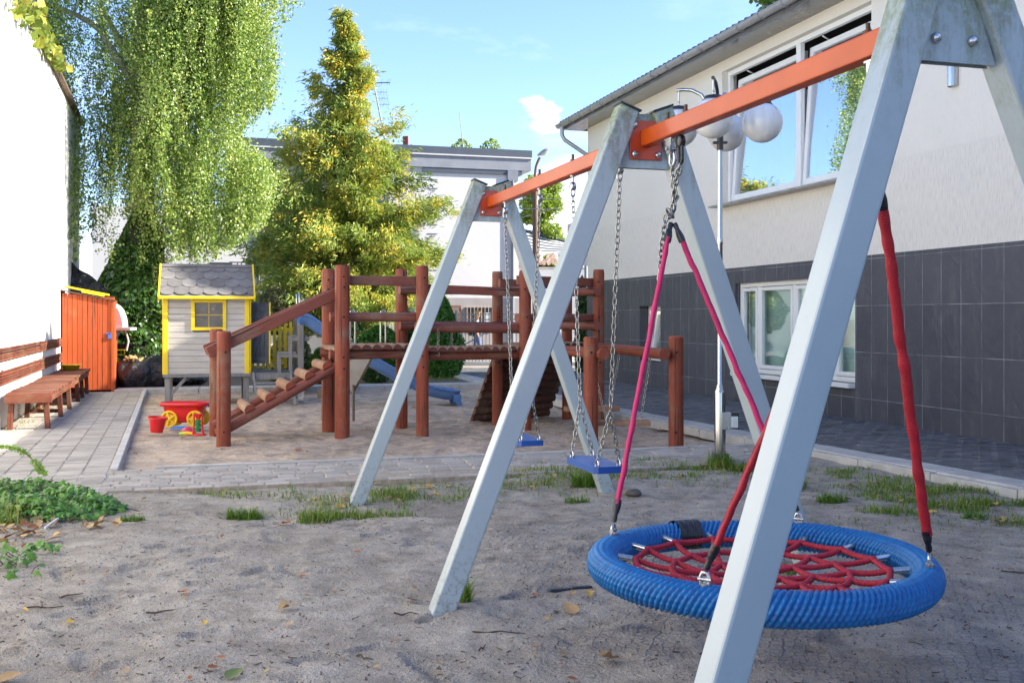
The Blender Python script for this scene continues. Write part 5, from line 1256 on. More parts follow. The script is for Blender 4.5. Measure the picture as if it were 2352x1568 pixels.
# ------------------------------------------------------------------ leaves
def leaves(name, P, size, mat, parent=None, droop=0.0, aspect=.6, up=0.0, seed=1, kind=None, dirs=None, fold=.25, face=None):
    r = np.random.default_rng(seed); P = np.asarray(P); n_ = len(P); size = np.broadcast_to(size, (n_,))[:, None]
    t = r.normal(size=(n_, 3)) if dirs is None else dirs+r.normal(size=(n_, 3))*.35
    t[:, 2] -= droop; t /= np.linalg.norm(t, axis=1)[:, None]+1e-9
    a = r.normal(size=(n_, 3)); a[:, 2] += up
    if face is not None: a += np.array(face)
    s = np.cross(t, a); s /= np.linalg.norm(s, axis=1)[:, None]+1e-9; nn_ = np.cross(s, t)
    b = P-t*size*.5; m = P-t*size*.05; tip = P+t*size*.5
    l = m-s*size*aspect*.5+nn_*size*fold*.3; rr = m+s*size*aspect*.5+nn_*size*fold*.3
    vs = np.stack([b, rr, tip, l], 1).reshape(-1, 3)
    return npmesh(name, vs, np.arange(n_*4).reshape(-1, 4), mat, parent, kind=kind)
FACE = np.array(SUNV)*1.0+np.array((0, -.45, .1))      # leaves turn towards the light
def proj(P): P = np.asarray(P); return 1176+P[:, 0]/P[:, 1]*F0, HY-(P[:, 2]-H0)/P[:, 1]*F0
BARK = M('pale birch bark', (.52, .47, .37), (.34, .29, .22), .85, scale=5, stretch=(1, 1, 4), bump=.6, speck=((.05, .045, .04), 7, .58))
BARKD = M('brown bark', (.12, .085, .06), (.07, .05, .038), .9, scale=8, stretch=(1, 1, .3), bump=.8)
TWIG = M('thin brown twig', (.10, .065, .04), (.07, .05, .03), .8)
# ------------------------------------------------------------------ weeping birch
BY = 22.1; bt_ = at(322, 0, BY); bt_.z = 0
br = thing('birch_tree', 'tall weeping birch tree with long hanging leafy branches behind the white wall', 'tree', (bt_.x, bt_.y, 0))
mb = MB()
def B3(px, py, dy=0): return at(px, py, BY+dy)
mb.tube(smooth([Vector((bt_.x+.25, BY, -.2)), B3(335, 700), B3(330, 540), B3(325, 380, .1), B3(318, 190), B3(335, 20), B3(350, -160), B3(345, -320)], 5), [.34-.0085*k for k in range(36)], 14)
for pts, r in (([B3(322, 230), B3(292, 165), B3(253, 112), B3(228, 68), B3(160, 28), B3(90, 10)], .13), ([B3(318, 165), B3(275, 95), B3(240, 30), B3(215, -40)], .10), ([B3(330, 60), B3(400, -20), B3(470, -60), B3(560, -90, -.5)], .12), ([B3(326, 260), B3(370, 150), B3(440, 60), B3(520, 10, -.8)], .10), ([B3(323, 330), B3(285, 270, 1), B3(240, 240, 1.2), B3(200, 250, 1.5)], .06)):
    q = smooth(pts, 5); mb.tube(q, [r*(1-.8*k/len(q)) for k in range(len(q))], 9)
mb.build('trunk', BARK, br)
BIR = leafmat('birch leaves', [(.0, (.035, .085, .018)), (.30, (.12, .23, .04)), (.58, (.31, .43, .09)), (.82, (.56, .62, .20)), (1.0, (.72, .66, .20))], scale=.9, trans=.42, rough=.34, nw=.25, spec=.6)
r = np.random.default_rng(4)
XR = [(-400, 700), (0, 684), (45, 664), (62, 640), (100, 628), (130, 640), (160, 640), (200, 632), (240, 622), (268, 580), (300, 555), (325, 556), (350, 585), (380, 612), (420, 638), (470, 640), (505, 600), (540, 566), (580, 520), (610, 470), (640, 440)]
xr_y = np.array([p[0] for p in XR]); xr_x = np.array([p[1] for p in XR])
LIMB = [(322, 560), (322, 230), (292, 165), (253, 112), (228, 68), (160, 28)]
def limbdist(X_, Y_):
    d = np.full(X_.shape, 1e9)
    for (ax, ay), (bx_, by_) in zip(LIMB[:-1], LIMB[1:]):
        ex, ey = bx_-ax, by_-ay; t = np.clip(((X_-ax)*ex+(Y_-ay)*ey)/(ex*ex+ey*ey), 0, 1); d = np.minimum(d, np.hypot(X_-ax-ex*t, Y_-ay-ey*t))
    return d
PT = []; mb = MB(); ns_ = 0
while ns_ < 860:
    px = r.uniform(40, 690); left = px < 285; top = r.uniform(-330, 430) if not left else r.uniform(-250, 330)
    if left and px > 150 and r.random() < .55: continue
    gap = mn.noise((px/58, top/150, 3.3))
    if gap < -.08 and r.random() < .93: continue
    dz = float(np.clip(r.normal()*.75, -1.9, .8)); Y = BY+dz; p = at(px, top, Y); L = r.uniform(1.0, 3.3); k = int(L*34)
    ph_ = r.uniform(0, 6.28); amp = r.uniform(.08, .34); sw_ = r.uniform(-.22, .22); t = np.linspace(0, 1, k)
    bow = (1-np.exp(-t*5))*r.uniform(.1, .6); ang = r.uniform(0, 6.28)
    x = p.x+bow*math.cos(ang)+amp*np.sin(t*3+ph_)*.5+sw_*t; y = p.y+bow*math.sin(ang)*.7+amp*np.cos(t*2.4+ph_)*.4; z = p.z-L*t+.25*np.exp(-((t-.05)/.1)**2)
    Q = np.stack([x, y, z], 1); X_, Y_ = proj(Q)
    lim = np.interp(Y_, xr_y, xr_x); ok = (X_ < lim+r.normal(size=k)*9) & (Y_ < 660) & (z > 1.2) & (y < BY+1.0)
    ok &= ~((X_ < 300) & (Y_ > 600)); ok &= ~((X_ > 400) & (Y_ > 590+r.normal(size=k)*16))
    ok &= ~((limbdist(X_, Y_) < 10) & (Y_ < 190) & (y < BY+.2) & (r.random(k) < .75))
    if ok.sum() < max(10, .4*k): continue
    Q = Q[ok]; w_ = np.clip(.035+.075*np.sin(np.linspace(0, 3.14, len(Q)))+.025*r.normal(), .025, .15)[:, None]
    for rep in range(6 if not (left and px > 150) else 4): PT.append(Q+r.normal(size=Q.shape)*w_*np.array([1, 1, .7]))
    if r.random() < .3 and px < 500: mb.tube([Vector(v_) for v_ in Q[::6]], .0045, 3, cap=False)
    ns_ += 1
mb.build('hanging_twigs', TWIG, br)
PT = np.concatenate(PT); sz = r.uniform(.034, .068, len(PT)); leaves('crown', PT, sz, BIR, br, droop=.8, aspect=.75, seed=2, face=FACE)
print('birch leaves', len(PT))
# ivy climbing the trunk and the heap beside it
IVY = leafmat('ivy leaves', [(.0, (.018, .05, .012)), (.45, (.045, .11, .022)), (.8, (.09, .19, .035)), (1.0, (.20, .28, .07))], scale=1.6, trans=.15, rough=.22, nw=.35, spec=.6)
iv = thing('ivy', 'dark glossy ivy climbing the birch trunk down to the rubbish bags', 'ivy', (bt_.x, BY, 0)); P = []; Dn = []
for k in range(15000):
    py = r.uniform(475, 890); a = r.uniform(0, 6.283)
    t = (py-475)/415; hw = np.interp(py, [475, 540, 620, 700, 760, 890], [16, 42, 70, 88, 100, 112]); cx = np.interp(py, [475, 560, 680, 890], [330, 325, 312, 318])
    rad = hw/F0*BY; w_ = mn.noise((math.cos(a)*1.5, math.sin(a)*1.5, py/60)); rad *= 1+.28*w_
    c = at(cx, py, BY); rr = rad*(1-.10*r.random()**2); P.append((c.x+rr*math.cos(a), c.y-.6*t+.8*rr*math.sin(a), max(.05, c.z))); Dn.append((math.cos(a)*.5, math.sin(a)*.5, -.6))
leaves('foliage', P, r.uniform(.06, .13, len(P)), IVY, iv, aspect=.95, seed=5, dirs=np.array(Dn), face=FACE); 
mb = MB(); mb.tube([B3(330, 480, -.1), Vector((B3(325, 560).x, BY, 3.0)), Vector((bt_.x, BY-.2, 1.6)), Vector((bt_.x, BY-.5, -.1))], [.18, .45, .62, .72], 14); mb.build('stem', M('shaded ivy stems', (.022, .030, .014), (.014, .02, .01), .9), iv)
# ------------------------------------------------------------------ golden conifer
CY = 27.0; cb0 = at(794, 0, CY); cb0.z = 0
cn_ = thing('conifer_tree', 'tall pointed conifer with golden yellow branch tips in front of the white house', 'tree', (cb0.x, CY, 0))
mb = MB(); zt_ = at(800, 40, CY).z; mb.tube([cb0-ZZ*.2, cb0+ZZ*2, cb0+ZZ*5, Vector((cb0.x-.02, CY, zt_))], [.2, .17, .1, .015], 10)
CON = leafmat('golden thuja sprays', [(.0, (.34, .40, .06)), (.35, (.60, .54, .09)), (.65, (.85, .62, .11)), (1.0, (.90, .58, .10))], scale=3.0, trans=.32, rough=.55, nw=.45, spec=.3)
CONG = leafmat('green thuja sprays', [(.0, (.12, .19, .05)), (.5, (.30, .39, .085)), (1.0, (.54, .57, .15))], scale=1.5, trans=.32, rough=.5, nw=.35, spec=.4)
hp_y = [12, 25, 60, 100, 150, 200, 250, 300, 330, 380, 420, 470, 520, 580, 640, 700, 760]; hp_r = [2, 6, 14, 28, 48, 62, 84, 108, 150, 158, 172, 192, 202, 208, 204, 188, 150]
PG = []; PN = []; DG = []; DNn = []
for k in range(285):
    py = 42+(760-42)*(r.random()**.66) if k < 245 else r.uniform(42, 170); z0 = at(0, py, CY).z; az = r.uniform(0, 6.283)
    L = np.interp(py, hp_y, hp_r)/F0*CY*r.uniform(.36, 1.20)
    if r.random() < .12: L *= 1.14
    d = Vector((math.cos(az), math.sin(az), 0)); s0_ = Vector((cb0.x, CY, z0+.12*L)); e = s0_+d*L+ZZ*(-.04*L+r.uniform(-.15, .30))
    mid = s0_.lerp(e, .55)-ZZ*(.16*L); mb.tube([s0_, mid, e], [.026, .015, .005], 5, cap=False)
    for q in range(int(3+L*5.2)):
        t = .18+.84*r.random()**.7; c = s0_*(1-t)**2+mid*2*t*(1-t)+e*t*t; w_ = r.uniform(.07, .165)*(.55+.45*min(1, L)); side = r.normal(size=3)*np.array([.18, .18, .13])*min(1.2, L)*(1-abs(t-.7))
        gold = (t > .55) and r.random() < np.interp(py, [0, 300, 500, 760], [.78, .70, .50, .22])*(1.0 if d.x > -.4 or py < 420 else .55)
        m_ = int(44+36*r.random())
        for _ in range(m_):
            j = r.normal(size=3)*w_*np.array([1, 1, .72]); j[2] -= abs(r.normal())*.05; g2 = gold and r.random() < .78
            (PG if g2 else PN).append((c.x+side[0]+j[0], c.y+side[1]+j[1], c.z+side[2]+j[2])); (DG if g2 else DNn).append(np.array([d.x*.6+j[0]*2, d.y*.6+j[1]*2, -.2+r.normal()*.45]))
for k in range(420):                                    # wispy leader
    q_ = r.random(); z = at(0, 24+104*q_, CY).z; (PN if r.random() < .6 else PG).append((cb0.x+.05+r.normal()*(.02+.08*q_), CY+r.normal()*(.02+.08*q_), z)); (DNn if len(DNn) < len(PN) else DG).append((r.normal(), r.normal(), .6))
mb.build('trunk', BARKD, cn_)
leaves('golden_tips', PG, r.uniform(.06, .15, len(PG)), CON, cn_, aspect=.30, seed=7, dirs=np.array(DG), face=FACE); leaves('crown', PN, r.uniform(.08, .22, len(PN)), CONG, cn_, aspect=.24, seed=8, dirs=np.array(DNn), face=FACE); print('conifer', len(PG), len(PN))
# ------------------------------------------------------------------ shrubs, hedge and trees further back
def shrub(name, lb, cat, px, pyb, Y, wpx, hpx, n_, mat, size, pointed=.5, grp=None, aspect=.5, stem=True, droop=0.0, depth=1.0, seed=3, core=True):
    r = np.random.default_rng(seed); b = at(px, 0, Y); b.z = max(0.0, at(px, pyb, Y).z); hw = wpx/F0*Y/2; hh = hpx/F0*Y
    t = thing(name, lb, cat, tuple(b), grp); P = []
    for k in range(n_):
        z = r.random(); a = r.uniform(0, 6.283)
        env = (math.sin(math.pi*min(1.0, .12+z*.88))**.55)*(1-pointed*z)
        rr = hw*env*(r.random()**.28)*(1+.30*mn.noise((math.cos(a)*2+seed, math.sin(a)*2, z*4))); P.append((b.x+rr*math.cos(a), b.y+rr*math.sin(a)*depth, b.z+hh*z*(1+.07*mn.noise((math.cos(a)*3, math.sin(a)*3, seed)))))
    leaves('crown', P, r.uniform(size*.7, size*1.3, n_), mat, t, aspect=aspect, seed=seed, droop=droop, face=FACE)
    mb = MB()
    for q in range(3 if stem else 1): mb.tube([b+Vector((.06*(q-1), 0, -.1)), b+Vector((hw*.25*(q-1), 0, hh*.35)), b+Vector((hw*.4*(q-1), .05, hh*.75))], [.04, .03, .008], 6)
    mb.build('stem', BARKD, t); return t
DKG = leafmat('dense thuja green', [(.0, (.025, .09, .016)), (.5, (.06, .19, .028)), (1.0, (.14, .30, .04))], scale=3, trans=.15, nw=.4)
HDG = leafmat('dark hedge green', [(.0, (.018, .05, .016)), (.6, (.05, .11, .03)), (1.0, (.11, .19, .045))], scale=2, trans=.15, nw=.35)
LGT = leafmat('light green leaves', [(.0, (.10, .19, .02)), (.5, (.22, .33, .035)), (1.0, (.42, .46, .06))], scale=1.5, trans=.42, nw=.35)  # light green is the leaves' own colour
VARI = leafmat('cream edged leaves', [(.0, (.05, .09, .03)), (.45, (.16, .17, .07)), (.75, (.36, .31, .15)), (1.0, (.50, .44, .26))], scale=2.4, trans=.2, nw=.2)
shrub('conifer_shrub', 'plump bright green conical thuja beside the paved street', 'shrub', 1016, 866, 23.6, 120, 182, 12000, DKG, .10, .55, aspect=.45, seed=21)
shrub('conifer_shrub', 'smaller dark conical thuja half hidden behind the log posts', 'shrub', 935, 860, 24.8, 70, 150, 4200, HDG, .11, .5, aspect=.45, seed=22)
shrub('hedge_shrub', 'clipped green hedge block behind the plank bridge', 'hedge', 872, 850, 24.6, 120, 100, 6500, DKG, .085, .05, aspect=.7, seed=23, depth=.5)
shrub('hedge_shrub', 'dark hedge under the golden conifer left of the grab handles', 'hedge', 800, 862, 25.2, 110, 130, 6000, HDG, .10, .08, aspect=.7, seed=24, depth=.6)
shrub('evergreen_shrub', 'small dark leafy shrub under the blue slide', 'shrub', 862, 890, 21.6, 62, 62, 2400, HDG, .10, .2, aspect=.7, seed=25)
shrub('variegated_shrub', 'pale cream and green variegated shrub behind the dark open door', 'shrub', 632, 760, 25.0, 100, 100, 4500, VARI, .085, .12, aspect=.75, seed=26)
shrub('variegated_shrub', 'low heap of cream edged leaves behind the yellow porch slats', 'shrub', 668, 880, 19.8, 120, 118, 3600, VARI, .11, .30, aspect=.8, seed=27)
shrub('evergreen_shrub', 'small bright green bush below the upper part of the blue slide', 'shrub', 735, 870, 19.5, 52, 68, 1500, DKG, .11, .25, aspect=.7, seed=28)
shrub('conifer_shrub', 'tall dark conifer squeezed against the corner of the cream building', 'shrub', 1337, 862, 25.2, 40, 215, 5200, HDG, .10, .35, aspect=.45, seed=29)
def tree(lb, px, pyt, pyb, Y, wpx, n_, mat, size, seed, holes=.0, trunk_px=6, name='tree'):
    r = np.random.default_rng(seed); b = at(px, 0, Y); b.z = 0; zt = at(px, pyt, Y).z; zb = at(px, pyb, Y).z; hw = wpx/F0*Y/2
    t = thing('leafy_tree', lb, 'tree', tuple(b)); P = []; cl = []
    for k in range(26):
        a = r.uniform(0, 6.283); rr = hw*math.sqrt(r.random())*.72; cl.append((b.x+rr*math.cos(a), b.y+rr*math.sin(a), zb+(zt-zb)*r.uniform(.12, .88), hw*r.uniform(.25, .42)))
    sq = .8
    for k in range(n_):
        c = cl[int(r.integers(len(cl)))]; v_ = r.normal(size=3); v_ /= np.linalg.norm(v_); v_ *= c[3]*(.55+.75*r.random()**.6)*(1+.5*mn.noise((v_[0]*3+c[0], v_[1]*3, v_[2]*3))); P.append((c[0]+v_[0], c[1]+v_[1], c[2]+v_[2]*.8))
    leaves('crown', P, r.uniform(size*.7, size*1.3, n_), mat, t, aspect=.75, seed=seed, face=FACE)
    mb = MB(); tr = trunk_px/F0*Y/2; mb.tube([b-ZZ*.3, b+ZZ*zb*.6, Vector((b.x, b.y, (zb+zt)/2)), Vector((b.x, b.y, zt-.3))], [tr, tr*.85, tr*.6, .02], 9)
    for c in cl[::2]: mb.tube([Vector((b.x, b.y, zb+(c[2]-zb)*.4)), Vector(((b.x+c[0])/2, (b.y+c[1])/2, zb+(c[2]-zb)*.8)), Vector(c[:3])], [tr*.4, tr*.25, .01], 6)
    mb.build('trunk', BARKD, t); return t
tree('light green tree beyond the fence, right of the white house', 1243, 396, 590, 46, 110, 12000, LGT, .13, 31)
tree('green treetop rising behind the corrugated roof at the upper edge', 1850, -190, 60, 29, 245, 9000, leafmat('oak green', [(.0, (.03, .08, .012)), (.6, (.08, .16, .025)), (1.0, (.16, .24, .04))], scale=1.2, trans=.3, nw=.4), .20, 32, trunk_px=20)
# unseen tree added beyond the building, placed only to shade the playhouse
tq = H(.75, 1.1, 2.0)+SUNV*17.5; r2 = np.random.default_rng(9); t = thing('leafy_tree', 'unseen tree added behind the cream building to shade the playhouse', 'tree', (tq.x, tq.y, 0)); P = []
for k in range(2400):
    v_ = r2.normal(size=3); v_ /= np.linalg.norm(v_); v_ *= np.array([1.45, 1.15, 1.75])*(r2.random()**.4); P.append((tq.x+v_[0], tq.y+v_[1], tq.z-1.1+v_[2]))
leaves('crown', P, r2.uniform(.2, .34, 2400), IVY, t, aspect=.8, seed=33); mb = MB(); mb.tube([Vector((tq.x, tq.y, -.2)), Vector((tq.x, tq.y, 5)), Vector((tq.x, tq.y, tq.z))], [.35, .25, .05], 10); mb.build('trunk', BARKD, t)
# vine over the top of the white wall
vn = thing('climbing_vine', 'yellowing green vine creeping over the top of the white wall', 'vine', tuple(Lp(14.0, 5.5, .1))); P = []; mb = MB()
VINE = leafmat('yellow green vine leaves', [(.0, (.07, .13, .02)), (.5, (.22, .27, .04)), (.8, (.42, .38, .05)), (1.0, (.42, .20, .05))], scale=4, trans=.3, nw=.2)
pts = [Lp(12.6+.8*k, 5.60-.05*math.sin(k*1.9)-.10*(k % 2), .10) for k in range(9)]; mb.tube(smooth(pts, 4), .012, 6); mb.build('stem', TWIG, vn)
for k in range(300):
    y = 12.6+5.4*r.random(); fall = (1-(y-12.6)/5.6); P.append(tuple(Lp(y, 5.68-abs(r.normal())*.28*fall-.04, .06+abs(r.normal())*.09)))
leaves('foliage', P, r.uniform(.10, .20, len(P)), VINE, vn, aspect=.85, seed=34, droop=.6)
# ------------------------------------------------------------------ ivy bed, front left
GIV = leafmat('fresh ivy', [(.0, (.025, .085, .012)), (.45, (.06, .18, .022)), (.8, (.12, .30, .03)), (1.0, (.24, .42, .05))], scale=5, trans=.22, rough=.28, nw=.25, spec=.55)
def ivyleaf(mb, c, t, nn_, s):
    t = t.normalized(); x = nn_.cross(t).normalized(); nn_ = t.cross(x)
    o = [(0, -.08), (.34, -.22), (.30, .02), (.62, .18), (.27, .30), (0, .80), (-.27, .30), (-.62, .18), (-.30, .02), (-.34, -.22)]
    P = [c+x*(a*s)+t*(b*s)+nn_*(-abs(a)*s*.28-b*b*s*.12) for a, b in o]+[c+t*(.12*s)+nn_*(.05*s)]; mb.add(P, [(k, (k+1) % 10, 10) for k in range(10)])
def ivybed(lb, centre_pts, n_, hmax, seed, size):
    r = np.random.default_rng(seed); c0 = gp(*centre_pts[0][:2]); t = thing('ivy_patch', lb, 'ivy', tuple(c0)); mb = MB(); st = MB()
    for k in range(n_):
        c = centre_pts[int(r.integers(len(centre_pts)))]; g = gp(c[0], c[1]); rx, ry, hh = c[2] if len(c) > 2 else (.3, .3, 1)
        a = r.uniform(0, 6.283); q = math.sqrt(r.random()); x, y = g.x+rx*q*math.cos(a), g.y+ry*q*math.sin(a)
        z = gz(x, y)+hmax*hh*(1-q**2.2)*r.uniform(.45, 1.0)+.02
        nn_ = Vector((r.normal()*.45+.5*q*math.cos(a), r.normal()*.45-.55, .55+abs(r.normal())*.5)).normalized(); tt = Vector((r.normal()*.6, r.normal()*.6-.35, -.55))
        tt = (tt-nn_*tt.dot(nn_)); ivyleaf(mb, Vector((x, y, z)), tt, nn_, size*r.uniform(.6, 1.25))
        if k % 6 == 0: st.tube([Vector((x+r.normal()*.05, y+r.normal()*.05, gz(x, y)-.01)), Vector((x+r.normal()*.02, y, z*.6)), Vector((x, y, z))], .003, 4, cap=False)
    mb.build('foliage', GIV, t); st.build('stems', TWIG, t); return t
ivybed('wide patch of fresh green ivy at the left edge by the brick path', [(20, 1165, (.62, .42, 1)), (90, 1160, (.50, .36, .95)), (150, 1170, (.42, .26, .75)), (-60, 1170, (.6, .45, 1)), (190, 1172, (.22, .13, .5)), (60, 1185, (.5, .22, .7))], 2700, .20, 41, .052)
ivybed('small sparse ivy clump at the left edge in the foreground sand', [(10, 1300, (.20, .12, .8)), (30, 1320, (.15, .12, .9)), (60, 1278, (.16, .08, .6)), (-30, 1300, (.3, .2, 1)), (90, 1275, (.12, .04, .5))], 60, .13, 42, .055)
# a leafy twig hanging in from the left
t = thing('leafy_twig', 'thin twig with bright small leaves reaching over the brick path', 'twig', tuple(at(40, 1040, 7.6))); mb = MB(); tp_ = smooth([at(-60, 1010, 7.6), at(0, 1022, 7.6), at(40, 1030, 7.6), at(75, 1055, 7.55), at(98, 1085, 7.5)], 5); mb.tube(tp_, .0035, 5); mb.build('stem', TWIG, t); mb = MB()
for i, p in enumerate(tp_[3:]):
    for sgn in (-1, 1):
        if r.random() < .8: ivyleaf(mb, p+Vector((sgn*.01, 0, 0)), Vector((sgn*.7, r.normal()*.3, -.5+r.normal()*.4)), Vector((r.normal()*.4, -.6, .7)), .055*r.uniform(.7, 1.2))
mb.build('foliage', leafmat('bright twig leaves', [(.0, (.08, .20, .02)), (1.0, (.22, .36, .04))], scale=3, trans=.4), t)
# ------------------------------------------------------------------ grass
GRS = leafmat('grass blades', [(.0, (.05, .11, .015)), (.45, (.11, .21, .025)), (.72, (.19, .28, .04)), (.88, (.40, .35, .13)), (1.0, (.52, .42, .20))], scale=2.5, trans=.3, rough=.5, nw=.25)
def blades(name, xy, h, mat, parent=None, kind=None, wd=.0028, seed=1, lean=.8):
    r = np.random.default_rng(seed); n_ = len(xy); xy = np.asarray(xy); z = np.array([gz(a, b) for a, b in xy])-.008; h = np.broadcast_to(h, (n_,))*r.uniform(.25, 1.05, n_)
    a = r.uniform(0, 6.283, n_); l = np.abs(r.normal(size=n_))*lean*h; dx, dy = np.cos(a)*l, np.sin(a)*l; wd = wd*(1+np.maximum(0, xy[:, 1]-6)/7); px, py = -np.sin(a)*wd, np.cos(a)*wd
    B = np.stack([xy[:, 0], xy[:, 1], z], 1); S_ = np.stack([px, py, np.zeros(n_)], 1); M1 = B+np.stack([dx*.35, dy*.35, h*.55], 1); T_ = B+np.stack([dx, dy, h*(1-.25*np.minimum(1, l/h))], 1)
    vs = np.stack([B-S_, B+S_, M1+S_*.8, M1-S_*.8, T_+S_*.15, T_-S_*.15], 1).reshape(-1, 3)
    base = np.arange(n_)*6; q = np.concatenate([np.stack([base, base+1, base+2, base+3], 1), np.stack([base+3, base+2, base+4, base+5], 1)])
    return npmesh(name, vs, q, mat, parent, kind=kind)
def patch(px, py, rx, ry, n_, r): g = gp(px, py); a = r.uniform(0, 6.283, n_); q = np.sqrt(r.random(n_))**1.3; return [(g.x+rx*q_*math.cos(a_), g.y+ry*q_*math.sin(a_)) for a_, q_ in zip(a, q)]
r = np.random.default_rng(77)
XY = []; Hh = []
def add_p(px, py, rx, ry, n_, h): 
    p = patch(px, py, rx, ry, n_, r); XY.extend(p); Hh.extend([h]*n_)
for k in range(110):                                     # thin worn lawn between path and sand
    px = r.uniform(690, 1720); t_ = (px-690)/1030; py = np.interp(px, [690, 850, 1000, 1200, 1430, 1720], [1165, 1135, 1118, 1105, 1085, 1070])+r.normal()*18
    add_p(px, py, r.uniform(.08, .3), r.uniform(.06, .2), int(r.uniform(8, 52)), r.uniform(.03, .085))
add_p(770, 1180, .26, .10, 300, .09); add_p(730, 1186, .16, .06, 160, .10); add_p(860, 1178, .30, .10, 240, .075); add_p(905, 1130, .2, .2, 260, .11); add_p(720, 1190, .12, .06, 150, .08)
add_p(1690, 1075, .30, .12, 420, .12); add_p(1560, 1075, .4, .1, 260, .08); add_p(1790, 1075, .35, .12, 220, .07); add_p(1500, 1060, .3, .08, 160, .08); add_p(1300, 1085, .5, .15, 320, .08)
for k in range(46):                                     # strip along the kerb on the right
    t_ = r.random(); px = 1880+(2420-1880)*t_; py = 1086+(1185-1086)*t_+r.normal()*14; add_p(px, py, r.uniform(.10, .28), r.uniform(.06, .16), int(r.uniform(25, 100)), r.uniform(.04, .09))
for k in range(16): add_p(2080+r.uniform(-60, 260), 1120+r.uniform(-10, 55), .2, .12, 90, .08)
for k in range(90):
    px = r.uniform(640, 1760); py = np.interp(px, [640, 850, 1000, 1200, 1430, 1760], [1165, 1135, 1118, 1105, 1085, 1070])+r.normal()*24; add_p(px, py, r.uniform(.2, .5), r.uniform(.1, .25), int(r.uniform(10, 34)), r.uniform(.025, .06))
for k in range(40): add_p(r.uniform(1850, 2420), r.uniform(1085, 1215), .4, .2, int(r.uniform(10, 40)), r.uniform(.03, .06))
for k in range(14): add_p(560+r.uniform(-120, 160), 1128+r.normal()*6, .12, .05, 22, .06)
for k in range(26): add_p(r.uniform(270, 480), 880+r.normal()*3, .4, .3, 50, .12)
for k in range(12): add_p(r.uniform(960, 1060), 868+r.normal()*4, .4, .3, 55, .14)
for k in range(12): add_p(r.uniform(40, 140), 960+r.uniform(-20, 30), .25, .25, 45, .14)
for k in range(4): add_p(r.uniform(-20, 60), r.uniform(1140, 1210), .15, .1, 40, .22)
o = blades('grass', XY, np.array(Hh), GRS, kind='stuff', seed=3); print('blades', len(XY))
GRT = leafmat('fresh tuft grass', [(.0, (.045, .11, .015)), (.6, (.10, .22, .025)), (1.0, (.22, .34, .05))], scale=6, trans=.3, nw=.2)
for (px, py, rx, ry, n_, h, lb) in ((563, 1183, .13, .06, 420, .095, 'dense low tuft of bright grass alone on the sand, left of the far swing leg'), (1355, 1112, .16, .09, 480, .16, 'bushy grass tuft at the foot of the far right swing leg'), (1068, 1378, .035, .03, 60, .17, 'tall thin grass tuft beside the foot of the middle swing leg'),
        (1910, 1147, .12, .07, 260, .085, 'round grass tuft on the sand right of the near swing leg'), (305, 1190, .10, .05, 150, .06, 'flat small grass tuft near the ivy patch'), (1655, 1070, .12, .08, 260, .17, 'tall grass growing round the lamp post foot'), (2240, 1180, .10, .05, 130, .07, 'little grass tuft at the edge of the right lawn'),
        (1325, 1145, .10, .05, 110, .08, 'sparse grass tuft in front of the far right swing leg'), (1830, 1120, .08, .10, 120, .14, 'grass tuft behind the near swing leg by the kerb'), (1810, 1318, .10, .05, 90, .07, 'small weedy tuft seen through the nest swing net')):
    g = gp(px, py); o = blades('grass_tuft', patch(px, py, rx, ry, n_, r), h, GRT, wd=.0032, seed=int(px)); tag(o, lb, 'grass tuft')
# ------------------------------------------------------------------ fallen leaves and bits
LM = {'tan': M('dry tan leaf', (.42, .28, .13), (.30, .18, .08), .7, scale=20, rand=.3), 'yellow': M('yellow fallen leaf', (.62, .40, .06), (.52, .28, .04), .6, scale=20, rand=.2), 'rust': M('rusty fallen leaf', (.34, .12, .035), (.24, .085, .03), .7, scale=20, rand=.3), 'green': M('wilted green leaf', (.10, .15, .04), (.16, .19, .06), .6, scale=20, rand=.2)}
def leafmesh(seed, kind):
    r = random.Random(seed); mb = MB(); n_ = 14; P = []; cup = r.uniform(.15, .75); tw_ = r.uniform(-.5, .5)
    for k in range(n_):
        a = 2*math.pi*k/n_; b = math.cos(a); w_ = .30*abs(math.sin(a))**.8*(1+.25*b)*(1 if math.sin(a) > 0 else -1)
        if kind: w_ *= 1.25+.45*math.cos(a*5)
        P.append(Vector((w_, b*.5, cup*w_*w_*2.2+tw_*w_*b*.6+.10*cup*b*b)))
    mb.add(P+[Vector((0, 0, 0))], [(k, (k+1) % n_, n_) for k in range(n_)], None, True)
    mb.tube([Vector((0, -.5, .02)), Vector((.03, -.72, .03)), Vector((.05, -.88, .06))], .014, 4); return mb
leafobj = {}
rr_ = random.Random(17)
def drop(px, py, col, size, grp, lb, ang=None, tilt=.3):
    key = (col, rr_.randrange(4))
    g = gp(px, py); z = gz(g.x, g.y)
    if key not in leafobj:
        o = leafmesh(hash(key[1])*7+len(col), key[1] == 3).build('fallen_leaf', LM[col]); leafobj[key] = o
    else: o = leafobj[key].copy(); C.objects.link(o)
    o.name = 'fallen_leaf'; o.location = (g.x, g.y, z+.010+size*.10); o.scale = (size,)*3; o.rotation_euler = (rr_.uniform(-tilt, tilt), rr_.uniform(-tilt, tilt), rr_.uniform(0, 6.28) if ang is None else ang)
    tag(o, lb, 'leaf', grp)
